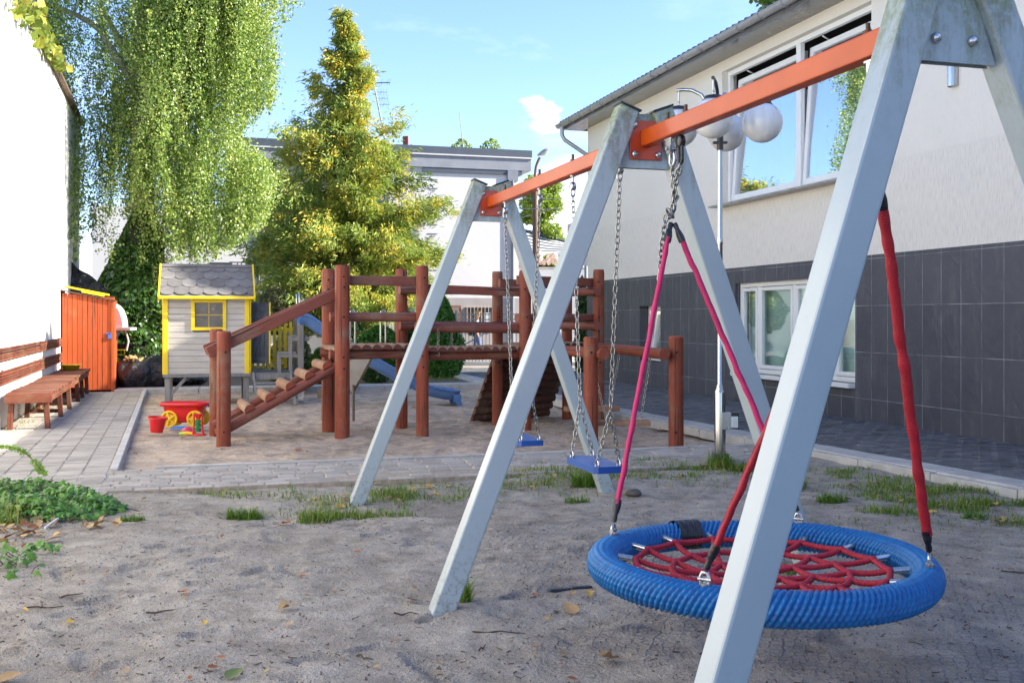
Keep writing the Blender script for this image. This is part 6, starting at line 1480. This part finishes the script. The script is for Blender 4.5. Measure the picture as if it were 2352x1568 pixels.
SING = [(1398, 1512, 'tan', .085, 'big tan maple leaf at the bottom, left of the near swing leg'), (537, 1546, 'green', .075, 'olive green curled leaf at the bottom edge of the sand'), (660, 1398, 'tan', .085, 'pale torn leaf beside a shoe print in the middle of the sand'), (421, 1360, 'rust', .055, 'orange brown leaf lying flat near the middle left sand'),
        (1310, 1399, 'tan', .11, 'long curled tan leaf in front of the black mat edge'), (945, 1380, 'tan', .075, 'folded orange tan leaf left of the middle swing leg foot'), (327, 1152, 'yellow', .07, 'upright yellow leaf at the near edge of the block path'), (655, 1198, 'rust', .08, 'brown leaf with a pale centre near the grass tuft'), (1352, 1365, 'yellow', .06, 'yellow brown leaf behind the black mat edge'),
        (685, 1027, 'rust', .08, 'bright orange leaf alone in the middle of the sand pit'), (120, 1245, 'tan', .12, 'large tan leaf at the rim of the ivy patch'), (2295, 1195, 'tan', .11, 'pointed tan leaf at the edge of the right lawn'), (22, 1558, 'tan', .09, 'long stalked leaf in the bottom left corner'), (1440, 1132, 'tan', .10, 'pale upright leaf beside a stone near the pink strap'), (1725, 1200, 'rust', .06, 'rust leaf lying behind the round nest ring'), (2070, 1150, 'tan', .07, 'cream leaf by the red strap on the sand')]
for px, py, c, s, lb in SING: drop(px, py, c, s, 'fallen leaves', lb)
for k in range(70):
    px, py = rr_.uniform(20, 1600), rr_.uniform(1210, 1560); c = rr_.choice(['tan', 'tan', 'yellow', 'rust', 'rust']); drop(px, py, c, rr_.uniform(.018, .045), 'fallen leaves', {'tan': 'small dry tan leaf scattered on the grey foreground sand', 'yellow': 'small yellow leaf scattered on the grey foreground sand', 'rust': 'small rusty leaf scattered on the grey foreground sand'}[c])
for k in range(75):
    px = rr_.uniform(690, 1700); py = np.interp(px, [690, 850, 1000, 1200, 1430, 1720], [1165, 1135, 1118, 1105, 1085, 1070])+rr_.gauss(0, 20); c = rr_.choice(['tan', 'yellow', 'yellow', 'rust', 'tan']); drop(px, py, c, rr_.uniform(.035, .075), 'fallen leaves', {'tan': 'tan leaf lying in the thin grass between the swing legs', 'yellow': 'yellow leaf lying in the thin grass between the swing legs', 'rust': 'rusty leaf lying in the thin grass between the swing legs'}[c])
for k in range(45):
    px, py = rr_.uniform(290, 1280), rr_.uniform(905, 1050); c = rr_.choice(['tan', 'yellow', 'rust']); drop(px, py, c, rr_.uniform(.035, .07), 'fallen leaves', {'tan': 'tan leaf scattered over the sand pit', 'yellow': 'yellow leaf scattered over the sand pit', 'rust': 'rusty leaf scattered over the sand pit'}[c])
for k in range(70):
    t_ = rr_.random(); px = -20+290*t_; py = 1195+rr_.gauss(0, 14)+14*math.sin(t_*7)+(34*(1-t_) if rr_.random() < .5 else 0); c = rr_.choice(['tan', 'tan', 'tan', 'rust']); drop(px, py, c, rr_.uniform(.04, .085), 'fallen leaves', {'tan': 'dry tan leaf in the litter under the ivy patch', 'rust': 'rusty leaf in the litter under the ivy patch'}[c], tilt=.7)
for k in range(22):
    px, py = rr_.uniform(1880, 2350), rr_.uniform(1110, 1200); c = rr_.choice(['tan', 'yellow']); drop(px, py, c, rr_.uniform(.035, .075), 'fallen leaves', {'tan': 'tan leaf on the right hand lawn strip', 'yellow': 'yellow leaf on the right hand lawn strip'}[c])
TW = M('dark twig bits', (.055, .04, .03), (.09, .06, .04), .9)
mb = MB(); rr3 = random.Random(5)
for k in range(6500):                                   # bark crumbs and twig bits, far too many to count
    u_ = rr3.random(); y = 2.7+7.0*u_**1.5; x = rr3.uniform(-.52, .52)*y+.0; v1, u1 = vu(x, y)
    if 8.5 < u1 < 9.9 or x > 4: continue
    if mn.noise((x*1.3, y*1.3, 7)) < -.25 and rr3.random() < .7: continue
    z = gz(x, y)+.003; L = rr3.choice([.004, .005, .006, .008, .010, .014, .03])*rr3.uniform(.6, 1.3); a = rr3.uniform(0, 3.14); w_ = rr3.uniform(.0012, .003)
    mb.beam((x, y, z), (x+math.cos(a)*L, y+math.sin(a)*L, z+rr3.uniform(-.002, .004)), w_*1.6, w_)
o = mb.build('twig_litter', TW, kind='stuff')
for k, (px, py, L, a) in enumerate(((60, 1392, .17, .1), (335, 1405, .14, .6), (905, 1408, .12, .1), (1085, 1450, .20, -.05), (140, 1370, .10, .5), (820, 1500, .09, -.9), (1100, 1488, .07, 1.2), (2300, 1312, .3, -.2))):
    g = gp(px, py); mb = MB(); P = [Vector((g.x+math.cos(a)*L*t, g.y+math.sin(a)*L*t, gz(g.x, g.y)+.008+.006*math.sin(t*9+k))) for t in (0, .3, .6, 1)]; mb.tube(P, [.004, .004, .003, .002], 5); o = mb.build('fallen_twig', TW)
    tag(o, ['dark twig near the left bottom edge of the sand', 'bent thin twig left of the middle shoe prints', 'reddish straight twig left of the middle swing leg foot', 'thin dark twig at the bottom right of the middle swing leg', 'short dark stick below the small ivy clump', 'short twig standing askew at the bottom centre', 'tiny dark twig right of bottom centre', 'long thin twig right of the nest ring'][k], 'twig', 'fallen twigs')
# stone, straw and rubber mat edge
g = gp(1455, 1136); mb = MB(); mb.sphere(g+ZZ*.012, .062, 16, .45); o = mb.build('stone', M('grey stone', (.11, .10, .09), (.06, .055, .05), .9, scale=8, bump=.8)); 
for v_ in o.data.vertices: v_.co += Vector((1, .6, .5))*.02*mn.noise(v_.co*11)
tag(o, 'dark flat stone on the sand beside the pink strap', 'stone')
a, b = gp(103, 1216), gp(133, 1197); mb = MB(); mb.cyl(a+ZZ*.012, b+ZZ*.02, .0065, n=10); o = mb.build('paper_stick', M('white paper', (.80, .82, .86), (.74, .76, .80), .5)); tag(o, 'thin white paper stick lying by the leaf litter', 'stick')
MATR = M('dark blue grey rubber', (.022, .028, .040), (.035, .042, .055), .5, scale=9, bump=.3)
for (p, q, lb) in (((1262, 1357), (1362, 1349), 'dark rubber mat edge sticking out of the sand left of the nest ring'), ((1420, 1342), (1590, 1318), 'dark rubber mat edge under the nest swing net')):
    a, b = gp(*p), gp(*q); d = (b-a).normalized(); e = Vector((-d.y, d.x, 0)); t = thing('rubber_mat', lb, 'rubber mat', tuple((a+b)/2), 'rubber mats under the nest swing'); mb = MB(); k = max(2, int((b-a).length/.09))
    for i in range(k): c = a+(b-a)*((i+.5)/k); mb.box(c+e*.02+ZZ*(-.012+.003*(i % 2)), ((b-a).length/k-.006, .05, .034), d, (e-ZZ*.12).normalized(), Vector((0, 0, 1)))
    mb.build('edge', MATR, t, bev=.004)
# ------------------------------------------------------------------ white flat roofed house
FH = Vector((.22, 34.3, 0))
def Q(a, b, z=0): return FH-V*a+U*b+ZZ*z               # a leftwards from its right corner, b backwards
DARKF = M('dark anthracite fascia', (.085, .10, .125), (.07, .085, .105), .45, scale=2); GREYF = M('grey fascia', (.27, .28, .31), (.23, .24, .27), .7, scale=2)
fh = thing('house', 'white flat roofed house with a dark fascia and balcony behind the trees', 'house', tuple(Q(5, 0)))
mb = MB()
def fw(a0, a1, z0, z1, b=0.0, holes=()): 
    wall(mb, Q(0, b), -V, -U, a0, a1, z0, z1, list(holes), .18)
def bx(m, a0, a1, b0, b1, z0, z1): m.box(Q((a0+a1)/2, (b0+b1)/2, (z0+z1)/2), (a1-a0, b1-b0, z1-z0), V, U)
bx(mb, 0, 4.3, 0, 7, 2.0, 6.2); bx(mb, 4.3, 8.3, .9, 7, 0, 6.2); bx(mb, 8.3, 13.0, -.6, 7, 0, 4.6)
mb.build('wall', FARW, fh)
mb = MB(); bx(mb, -.02, 4.3, -.02, 7, -.1, 2.0); mb.build('plinth', FARG, fh)
mb = MB()
for k in range(13): bx(mb, 2.72, 3.03, -.018, .2, 2.3+.29*k, 2.325+.29*k)
mb.build('siding_line', GREYF, fh)
mb = MB(); bx(mb, -.40, 9.2, -.08, 7.4, 6.17, 6.56); mb.build('fascia', GREYF, fh)
mb = MB(); bx(mb, -.43, 9.23, -.11, 7.43, 6.60, 6.84); bx(mb, -.1, 3.2, -.06, .3, 6.02, 6.165); mb.build('roof_edge', DARKF, fh)
mb = MB(); bx(mb, -.45, 9.25, -.13, 7.45, 6.56, 6.60); mb.build('drip_edge', FARW, fh)
mb = MB(); bx(mb, .05, .40, -.10, .02, 5.82, 6.16); mb.cyl(Q(.22, -.06, 5.85), Q(.22, -.06, .1), .05, n=10); mb.build('downpipe', M('blue grey downpipe', (.22, .235, .27), (.19, .20, .23), .5), fh)
wb = M('brown window frame', (.20, .095, .045), (.16, .075, .04), .5); DGL = M('far dark glass', (.05, .06, .06), (.10, .11, .10), .12, scale=.8, spec=.8); SKG = M('far window glass', (.25, .30, .36), (.20, .24, .30), .05, scale=.8, spec=1.0, metal=.6)
bz = M('window bars', (.55, .52, .48), (.48, .46, .43), .5)
mb = MB(); a0, a1, z0, z1 = .78, 1.78, 1.02, 1.72
for (p, q_, r_, s_) in ((a0, a1, z1-.06, z1), (a0, a1, z0, z0+.06), (a0, a0+.08, z0+.06, z1-.06), (a1-.08, a1, z0+.06, z1-.06), ((a0+a1)/2-.05, (a0+a1)/2+.05, z0+.06, z1-.06)): bx(mb, p, q_, -.05, .0, r_, s_)
wn = mb.build('window', wb, fh); mb = MB(); bx(mb, a0+.04, a1-.04, -.028, -.021, z0+.03, z1-.03); mb.build('pane', DGL, wn)
mb = MB(); bx(mb, a0+.2, a0+.4, -.034, -.030, z0+.1, z1-.2); mb.build('notice', M('white paper sheet', (.7, .72, .74)), wn)
mb = MB()
for k in range(9): bx(mb, a0+.02+.12*k, a0+.035+.12*k, -.10, -.085, z0-.05, z1+.05)
bx(mb, a0-.05, a1+.1, -.10, -.085, z1-.02, z1+.0); mb.build('bars', bz, wn)
mb = MB(); a0, a1, z0, z1 = 2.35, 2.68, .95, 1.72; bx(mb, 1.95, 2.75, -.05, 0, .95, 1.75); wn = mb.build('window', wb, fh); mb = MB(); bx(mb, 2.02, 2.68, -.06, -.051, 1.0, 1.7); mb.build('pane', M('dull brown blind', (.22, .16, .13), (.18, .13, .11), .7), wn)
mb = MB(); bx(mb, 7.0, 8.15, .86, .9, 3.6, 5.6); wn = mb.build('window', FARW, fh); mb = MB(); bx(mb, 7.06, 8.09, .85, .86, 3.66, 5.54); mb.build('pane', SKG, wn)
mb = MB(); bx(mb, 5.0, 6.3, .86, .9, 3.6, 5.4); wn = mb.build('window', FARW, fh); mb = MB(); bx(mb, 5.06, 6.24, .85, .86, 3.66, 5.34); mb.build('pane', DGL, wn)
mb = MB(); bx(mb, 6.0, 9.6, -.75, .9, 4.05-.0, 4.22) if False else bx(mb, 4.4, 10.0, -.9, .9, 4.10, 4.32); bal = mb.build('balcony', GREYF, fh)
mb = MB(); k = 0; a = 4.45
while a < 9.95: bx(mb, a, a+.03, -.86, -.84, 4.32, 5.15); a += .14 if k % 2 else .10; k += 1
bx(mb, 4.4, 10.0, -.875, -.835, 5.15, 5.19); bx(mb, 4.4, 10.0, -.87, -.84, 4.40, 4.43)
RAILM = M('dark blue railing', (.10, .125, .17), (.08, .10, .14), .45); mb.build('railing', RAILM, bal)
mb = MB(); bx(mb, 6.9, 7.1, -.6, -.3, 4.32, 4.60); mb.build('red_box', M('red box', (.45, .03, .03)), bal)
mb = MB(); k = 0; a = 5.6
while a < 9.2: bx(mb, a, a+.03, -1.36, -1.34, 2.15, 2.95); a += .16 if k % 2 else .11; k += 1
bx(mb, 5.6, 9.2, -1.37, -1.33, 2.95, 2.99); mb.build('railing', RAILM, fh)
mb = MB(); bx(mb, 5.5, 9.3, -1.4, .9, 1.95, 2.15); mb.build('terrace', FARW, fh)
mb = MB(); bx(mb, 9.1, 9.75, -.64, -.6, 2.55, 3.0); bx(mb, 8.32, 8.42, -.66, -.6, 1.6, 3.6); mb.build('window', DGL, fh)
# things on the flat roof
ch = thing('chimney', 'red brick chimney beside a small black gable on the far roof', 'chimney', tuple(Q(4.9, 4, 6.84))); mb = MB(); p = at(932, 350, 40); mb.box((p.x, 40, (p.z+at(0, 317, 40).z)/2-.4), (.20, .3, at(0, 317, 40).z-p.z+.9)); mb.build('stack', M('old brick', (.28, .10, .07), (.20, .07, .05), .9, scale=12), ch)
mb = MB(); a, b, c = at(932, 346, 40), at(944, 331, 40), at(960, 346, 40); mb.prism([a-ZZ*.6, c-ZZ*.6, c, b, a], (0, .8, 0)); mb.build('gable', DARKF, ch)
an = thing('aerial_mast', 'tall leaning aerial mast with several antennas behind the golden conifer', 'antenna', tuple(at(884, 300, 38))); ALU = M('dull aluminium', (.20, .22, .25), (.15, .165, .19), .45, metal=.5)
mb = MB(); m0, m1 = at(890, 350, 38), at(843, 114, 38); mb.tube([m0, m1], [.035, .022], 8); mb.build('mast', ALU, an)
def mp(y): return m1.lerp(m0, (y-114)/236)
mb = MB(); p = mp(191); e = at(896, 190, 37.6); mb.tube([p, e], .022, 6)
for t in (.5, .85, 1.0): c = p.lerp(e, t); mb.tube([c-ZZ*.1-V*.02, c+ZZ*.14+V*.02], .008, 5)
p = mp(170); mb.tube([p-V*.35+ZZ*.1, p+V*.25+ZZ*.08], .012, 5)
for k in range(4): c = p+V*(-.35+.17*k)+ZZ*.09; mb.tube([c-ZZ*.2, c+ZZ*.22], .009, 4)
for y in (212, 226, 240):
    p = mp(y); mb.tube([p, p+V*.42+ZZ*.02], .010, 5); mb.tube([p+V*.2-U*.3, p+V*.2+U*.3], .008, 4)
    for k in range(4): c = p+V*(.1+.1*k); mb.tube([c-ZZ*.11, c+ZZ*.15], .006, 4)
mb.build('aerials', ALU, an)
t = thing('rod_aerial', 'thin leaning rod aerial on the roof of the white house', 'antenna', tuple(at(1065, 340, 36))); mb = MB(); mb.tube([at(1065, 348, 36), at(1055, 257, 36)], [.025, .010], 6); mb.build('rod', ALU, t)
for (px, wpx, lb, sd_) in ((1060, 66, 'larger clump of leafy plants growing on the far flat roof', 51), (1128, 62, 'smaller clump of leafy plants at the right end of the far flat roof', 52)):
    shrub('roof_plant', lb, 'plant', px, 352, 37.0, wpx, 32, 190, LGT, .15, .5, grp='plants on the far flat roof', seed=sd_, aspect=.45, droop=-.4)
# ------------------------------------------------------------------ metal bar fence
fn = thing('bar_fence', 'dark metal bar fence along the far street', 'fence', tuple(at(1090, 834, 31.8))); mb = MB(); FA = at(900, 0, 31.2); FB = at(1300, 0, 32.6); FA.z = FB.z = 0; d = (FB-FA); L = d.length; d.normalize(); k = int(L/.105)
for i in range(k): p = FA+d*(L*i/k); mb.box(p+ZZ*.76, (.016, .016, 1.48), d, Vector((-d.y, d.x, 0)))
FEN = M('dark grey fence steel', (.13, .14, .16), (.10, .11, .13), .4, metal=.4); mb.build('bars', FEN, fn)
for z in (.20, 1.30, 1.46): mb = MB(); mb.beam(FA+ZZ*z, FB+ZZ*z, .03, .035); mb.build('rail', FEN, fn)
for t_ in (.02, .36, .68, .98): mb = MB(); mb.box(FA+d*(L*t_)+ZZ*.78, (.06, .06, 1.60), d, Vector((-d.y, d.x, 0))); mb.build('post', FEN, fn)
hr = thing('handrail', 'sloping grey tube handrail behind the bar fence', 'handrail', tuple(at(1060, 805, 33.2))); mb = MB(); p0, p1 = at(1048, 802, 33.0), at(1146, 748, 33.6); mb.tube([p0, p1], .024, 8); mb.tube([p0, Vector((p0.x, p0.y, 0))], .022, 8); mb.tube([p1, Vector((p1.x, p1.y, 0))], .022, 8); mb.build('tube', M('blue grey tube', (.30, .34, .42), (.26, .30, .38), .4), hr)
# ------------------------------------------------------------------ pedestrian
pb = at(1095, 0, 33.2); pb.z = .015; per = thing('person', 'blonde person in white shirt and blue jeans walking behind the bar fence', 'person', tuple(pb))
SK = 1.52/1.7
def skin(name, joints, edges, mat, root=0, sub=2):
    me = bpy.data.meshes.new(name+'_cage'); me.from_pydata([Vector(j[0])*SK for j in joints], edges, []); o = bpy.data.objects.new(name+'_cage', me); C.objects.link(o)
    m = o.modifiers.new('s', 'SKIN'); m.use_smooth_shade = True
    for i, j in enumerate(joints): r = j[1]; r = r if isinstance(r, tuple) else (r, r); me.skin_vertices[0].data[i].radius = (r[0]*SK, r[1]*SK); me.skin_vertices[0].data[i].use_root = (i == root)
    ss = o.modifiers.new('u', 'SUBSURF'); ss.levels = ss.render_levels = sub
    dg = bpy.context.evaluated_depsgraph_get(); nm = bpy.data.meshes.new_from_object(o.evaluated_get(dg)); bpy.data.objects.remove(o); nm.name = name
    nm.materials.clear(); nm.materials.append(mat)
    for p in nm.polygons: p.use_smooth = True; p.material_index = 0
    return link(name, nm, per)
SKIN = M('fair skin', (.52, .32, .22), (.48, .29, .20), .5); JEAN = M('blue jeans', (.12, .16, .28), (.09, .12, .22), .85, scale=20); SHIRT = M('white shirt', (.74, .72, .70), (.66, .64, .62), .85, scale=8); HAIR = M('blonde hair', (.62, .38, .16), (.48, .27, .10), .5, scale=20, stretch=(6, 6, 1)); SHOE = M('dark shoes', (.04, .04, .05), (.06, .06, .07), .6)  # skin is one plain tone
J = [((0, 0, .92), (.125, .10)), ((.01, 0, 1.10), (.115, .085)), ((.02, 0, 1.32), (.135, .09)), ((.03, 0, 1.45), (.055, .055)), ((.045, 0, 1.53), (.052, .055)), ((.06, 0, 1.61), (.085, .075)), ((.06, 0, 1.70), (.062, .06)),
     ((.02, -.17, 1.38), (.05, .05)), ((-.05, -.22, 1.12), (.040, .040)), ((.04, -.20, .90), (.032, .032)), ((.07, -.19, .82), (.025, .038)), ((.02, .17, 1.38), (.05, .05)), ((.06, .22, 1.14), (.040, .040)), ((.20, .17, .98), (.032, .032)), ((.27, .15, .95), (.025, .038)),
     ((.02, -.09, .84), (.085, .085)), ((.12, -.09, .48), (.058, .058)), ((.18, -.09, .10), (.040, .040)), ((.28, -.09, .03), (.036, .03)), ((-.01, .09, .84), (.085, .085)), ((-.06, .09, .48), (.058, .058)), ((-.26, .09, .16), (.040, .040)), ((-.20, .09, .05), (.036, .03))]
E = [(0, 1), (1, 2), (2, 3), (3, 4), (4, 5), (5, 6), (2, 7), (7, 8), (8, 9), (9, 10), (2, 11), (11, 12), (12, 13), (13, 14), (0, 15), (15, 16), (16, 17), (17, 18), (0, 19), (19, 20), (20, 21), (21, 22)]
skin('body', J, E, SKIN)
g_ = lambda i, k: (J[i][0], (J[i][1][0]+k, J[i][1][1]+k))
skin('jeans', [((0, 0, .98), (.135, .112)), g_(15, .016), g_(16, .018), g_(17, .016), g_(19, .016), g_(20, .018), g_(21, .016)], [(0, 1), (1, 2), (2, 3), (0, 4), (4, 5), (5, 6)], JEAN)
skin('shirt', [((0, 0, .92), (.14, .118)), g_(1, .02), g_(2, .018), ((.03, 0, 1.42), (.07, .06)), g_(7, .016), g_(8, .014), g_(11, .016), g_(12, .014)], [(0, 1), (1, 2), (2, 3), (2, 4), (4, 5), (2, 6), (6, 7)], SHIRT)
skin('hair', [((.035, 0, 1.66), (.098, .095)), ((.05, 0, 1.725), (.075, .075)), ((-.02, 0, 1.56), (.075, .085)), ((-.03, 0, 1.44), (.05, .08))], [(0, 1), (0, 2), (2, 3)], HAIR)
skin('shoes', [((.18, -.09, .07), (.05, .05)), ((.29, -.09, .03), (.042, .034))], [(0, 1)], SHOE); skin('shoes', [((-.265, .09, .12), (.05, .05)), ((-.20, .09, .04), (.042, .034))], [(0, 1)], SHOE)
t = thing('shoulder_bag', 'black shoulder bag on the back of the walking person', 'bag', tuple(pb+Vector((-.13, -.08, 1.02*SK)))); mb = MB(); c = pb+Vector((-.16, -.12, 1.04*SK)); mb.lathe(c, [(.0005, -.16), (.10, -.155), (.13, -.08), (.12, .08), (.09, .14), (.0005, .15)], 18, (1, 0, 0), (0, .55, 0), (0, 0, 1)); mb.tube(smooth([c+ZZ*.12, c+Vector((.05, -.01, .28)), c+Vector((.17, .06, .42)), c+Vector((.24, .16, .20))], 5), .012, 6); mb.build('bag', BLKM, t)
# ------------------------------------------------------------------ street lamp, wooden pole, wires
t = thing('street_lamp', 'cobra head street lamp on a bent arm above the wooden pole', 'street lamp', tuple(at(1230, 470, 33.4))); mb = MB(); mb.tube(smooth([at(1229, 470, 33.4), at(1229, 420, 33.4), at(1231, 385, 33.4), at(1240, 362, 33.4)], 5), .045, 8); mb.build('arm', M('rusty brown tube', (.22, .12, .08), (.16, .09, .06), .6), t)
mb = MB(); c = at(1249, 349, 33.4); ax = Vector((.82, -.25, .45)).normalized(); s_ = ax.cross(ZZ).normalized(); up = s_.cross(ax); mb.lathe(c, [(.0005, -.25), (.06, -.22), (.11, -.08), (.125, .05), (.09, .17), (.0005, .22)], 18, s_, up*.55, ax); mb.build('head', M('grey lamp head', (.40, .42, .44), (.34, .36, .38), .4, metal=.3), t)
mb = MB(); mb.lathe(c-up*.05, [(.0005, -.16), (.10, -.08), (.11, .05), (.0005, .17)], 14, s_, up*.5, ax); mb.build('lens', M('clear lamp lens', (.62, .60, .54), (.55, .53, .48), .15), t)
t = thing('utility_pole', 'brown wooden utility pole behind the hanging swing chains', 'pole', (at(1231, 0, 33.4).x, 33.4, 0)); mb = MB(); mb.tube([Vector((at(1231, 0, 33.4).x, 33.4, -.2)), at(1229, 435, 33.4)], [.12, .085], 10); mb.build('pole', M('brown timber pole', (.20, .11, .075), (.14, .08, .055), .8, scale=6, stretch=(1, 1, .2)), t)
mb = MB(); p = at(1226, 480, 33.2); mb.beam(p+Vector((-.12, 0, 0)), p+Vector((.5, 0, 0)), .025, .025); mb.build('cross_arm', GREYF, t)
for k, (a, b, lb) in enumerate((((985, 437, 33.2), (1340, 455, 44), 'topmost of the thin wires before the white house'), ((985, 463, 33.2), (1340, 478, 44), 'second highest thin wire before the white house'), ((985, 545, 33.2), (1340, 458, 44), 'slanting thin wire rising to the right behind the swing'), ((420, 570, 33), (620, 562, 33.2), 'thin wire across the wall left of the golden conifer'))):
    A_, B2 = at(*a), at(*b); mb = MB(); mb.tube(bez(A_, B2, .12), .011, 4); o = mb.build('overhead_wire', BLKM); tag(o, lb, 'wire', 'overhead wires')
# ------------------------------------------------------------------ terrace wall, flowers, awning, sign board
t = thing('terrace_wall', 'white terrace wall between the swing legs with flowers above', 'wall', tuple(at(1235, 650, 42))); mb = MB(); x0, x1 = at(1150, 0, 42).x, at(1345, 0, 42).x; mb.box(((x0+x1)/2, 43.2, 1.65), (x1-x0, 2.4, 3.3)); mb.build('wall', FARW, t); mb = MB(); mb.box(((x0+x1)/2, 43.2, 3.35), (x1-x0+.1, 2.5, .08)); mb.build('coping', CONC, t)
for (px, py, w_, h_, lb, sd_) in ((1222, 616, 56, 24, 'left hydrangea bush with cream and pink flower heads on the terrace wall', 61), (1262, 616, 60, 34, 'right hydrangea bush with cream flower heads under the awning', 62)):
    t = shrub('hydrangea', lb, 'flower bush', px, py+5, 43.0, w_, h_, 900, LGT, .20, .1, grp='hydrangeas on the terrace wall', seed=sd_, aspect=.7); r = np.random.default_rng(sd_); mb = MB()
    FLW = M('cream pink flowers', (.72, .58, .42), (.66, .42, .34), .8, scale=2.5)
    for k in range(13):
        mb = MB(); c = at(px+r.uniform(-w_/2, w_/2), py-h_*r.uniform(.35, .95), 42.3); 
        for q in range(22): v_ = r.normal(size=3); v_ /= np.linalg.norm(v_); mb.sphere(c+Vector(v_)*.09, .065, 6, 1.0)
        mb.build('flower_head', FLW, t)
t = thing('awning', 'striped grey and white fabric awning above the hydrangeas', 'awning', tuple(at(1255, 560, 44)))
def awn(i, j): 
    a = at(1195, 528, 45.5).lerp(at(1312, 560, 45.5), i); b = at(1195, 585, 42.8).lerp(at(1312, 570, 42.8), i); return a.lerp(b, j)-ZZ*(.42*math.sin(math.pi*i)*j**1.2+.06*math.sin(math.pi*j))
m, nt = newmat('striped awning cloth'); n = N(nt); uv = n('ShaderNodeTexCoord').outputs['UV']; s_ = n('ShaderNodeSeparateXYZ'); n.set(s_.inputs[0], uv)
f = n.math('FRACT', n.math('MULTIPLY', s_.outputs[1], 9.5)); st_ = n.ramp(f, [(.0, 1.0), (.52, 1.0), (.54, 0.0)], 'CONSTANT'); st_ = n.math('MULTIPLY', st_, n.ramp(s_.outputs[1], [(.0, 1.0), (.56, 1.0), (.57, 0.0)], 'CONSTANT'))
p = n('ShaderNodeBsdfPrincipled', {'Roughness': .85}); n.set(p.inputs['Base Color'], n.mix(st_, (.50, .49, .46), (.07, .08, .09))); o = n('ShaderNodeOutputMaterial'); n.set(o.inputs[0], p.outputs[0])
mb = MB(); mb.slab(awn, 14, 20, (0, 0, -.015)); mb.build('cloth', m, t)
mb = MB(); a, b = at(1195, 526, 45.5), at(1312, 558, 45.5); mb.tube([a, b], .05, 8)
for px in (1195, 1312): q = at(px, 575, 42.8); mb.tube([q, Vector((q.x, q.y, 0))], .04, 8)
mb.build('frame', DARKF, t)
t = thing('sign_board', 'dark violet grey board with two white lines left of the cream building', 'sign', tuple(at(1325, 600, 38))); mb = MB(); a, b, c, d = at(1303, 516, 38), at(1360, 492, 38.6), at(1360, 612, 38.6), at(1303, 607, 38); mb.prism([a, b, c, d], (0, .08, 0)); mb.build('panel', M('dark violet grey panel', (.055, .055, .085), (.045, .045, .07), .5), t)
mb = MB(); 
for y in (556, 561): mb.beam(at(1311, y, 37.97), at(1336, y-4, 37.97), .01, .035)
mb.build('lettering', FARW, t)
mb = MB(); 
for px in (1308, 1345): q = at(px, 610, 38.2); mb.tube([q, Vector((q.x, q.y, -.1))], .05, 8)
mb.build('post', DARKF, t)
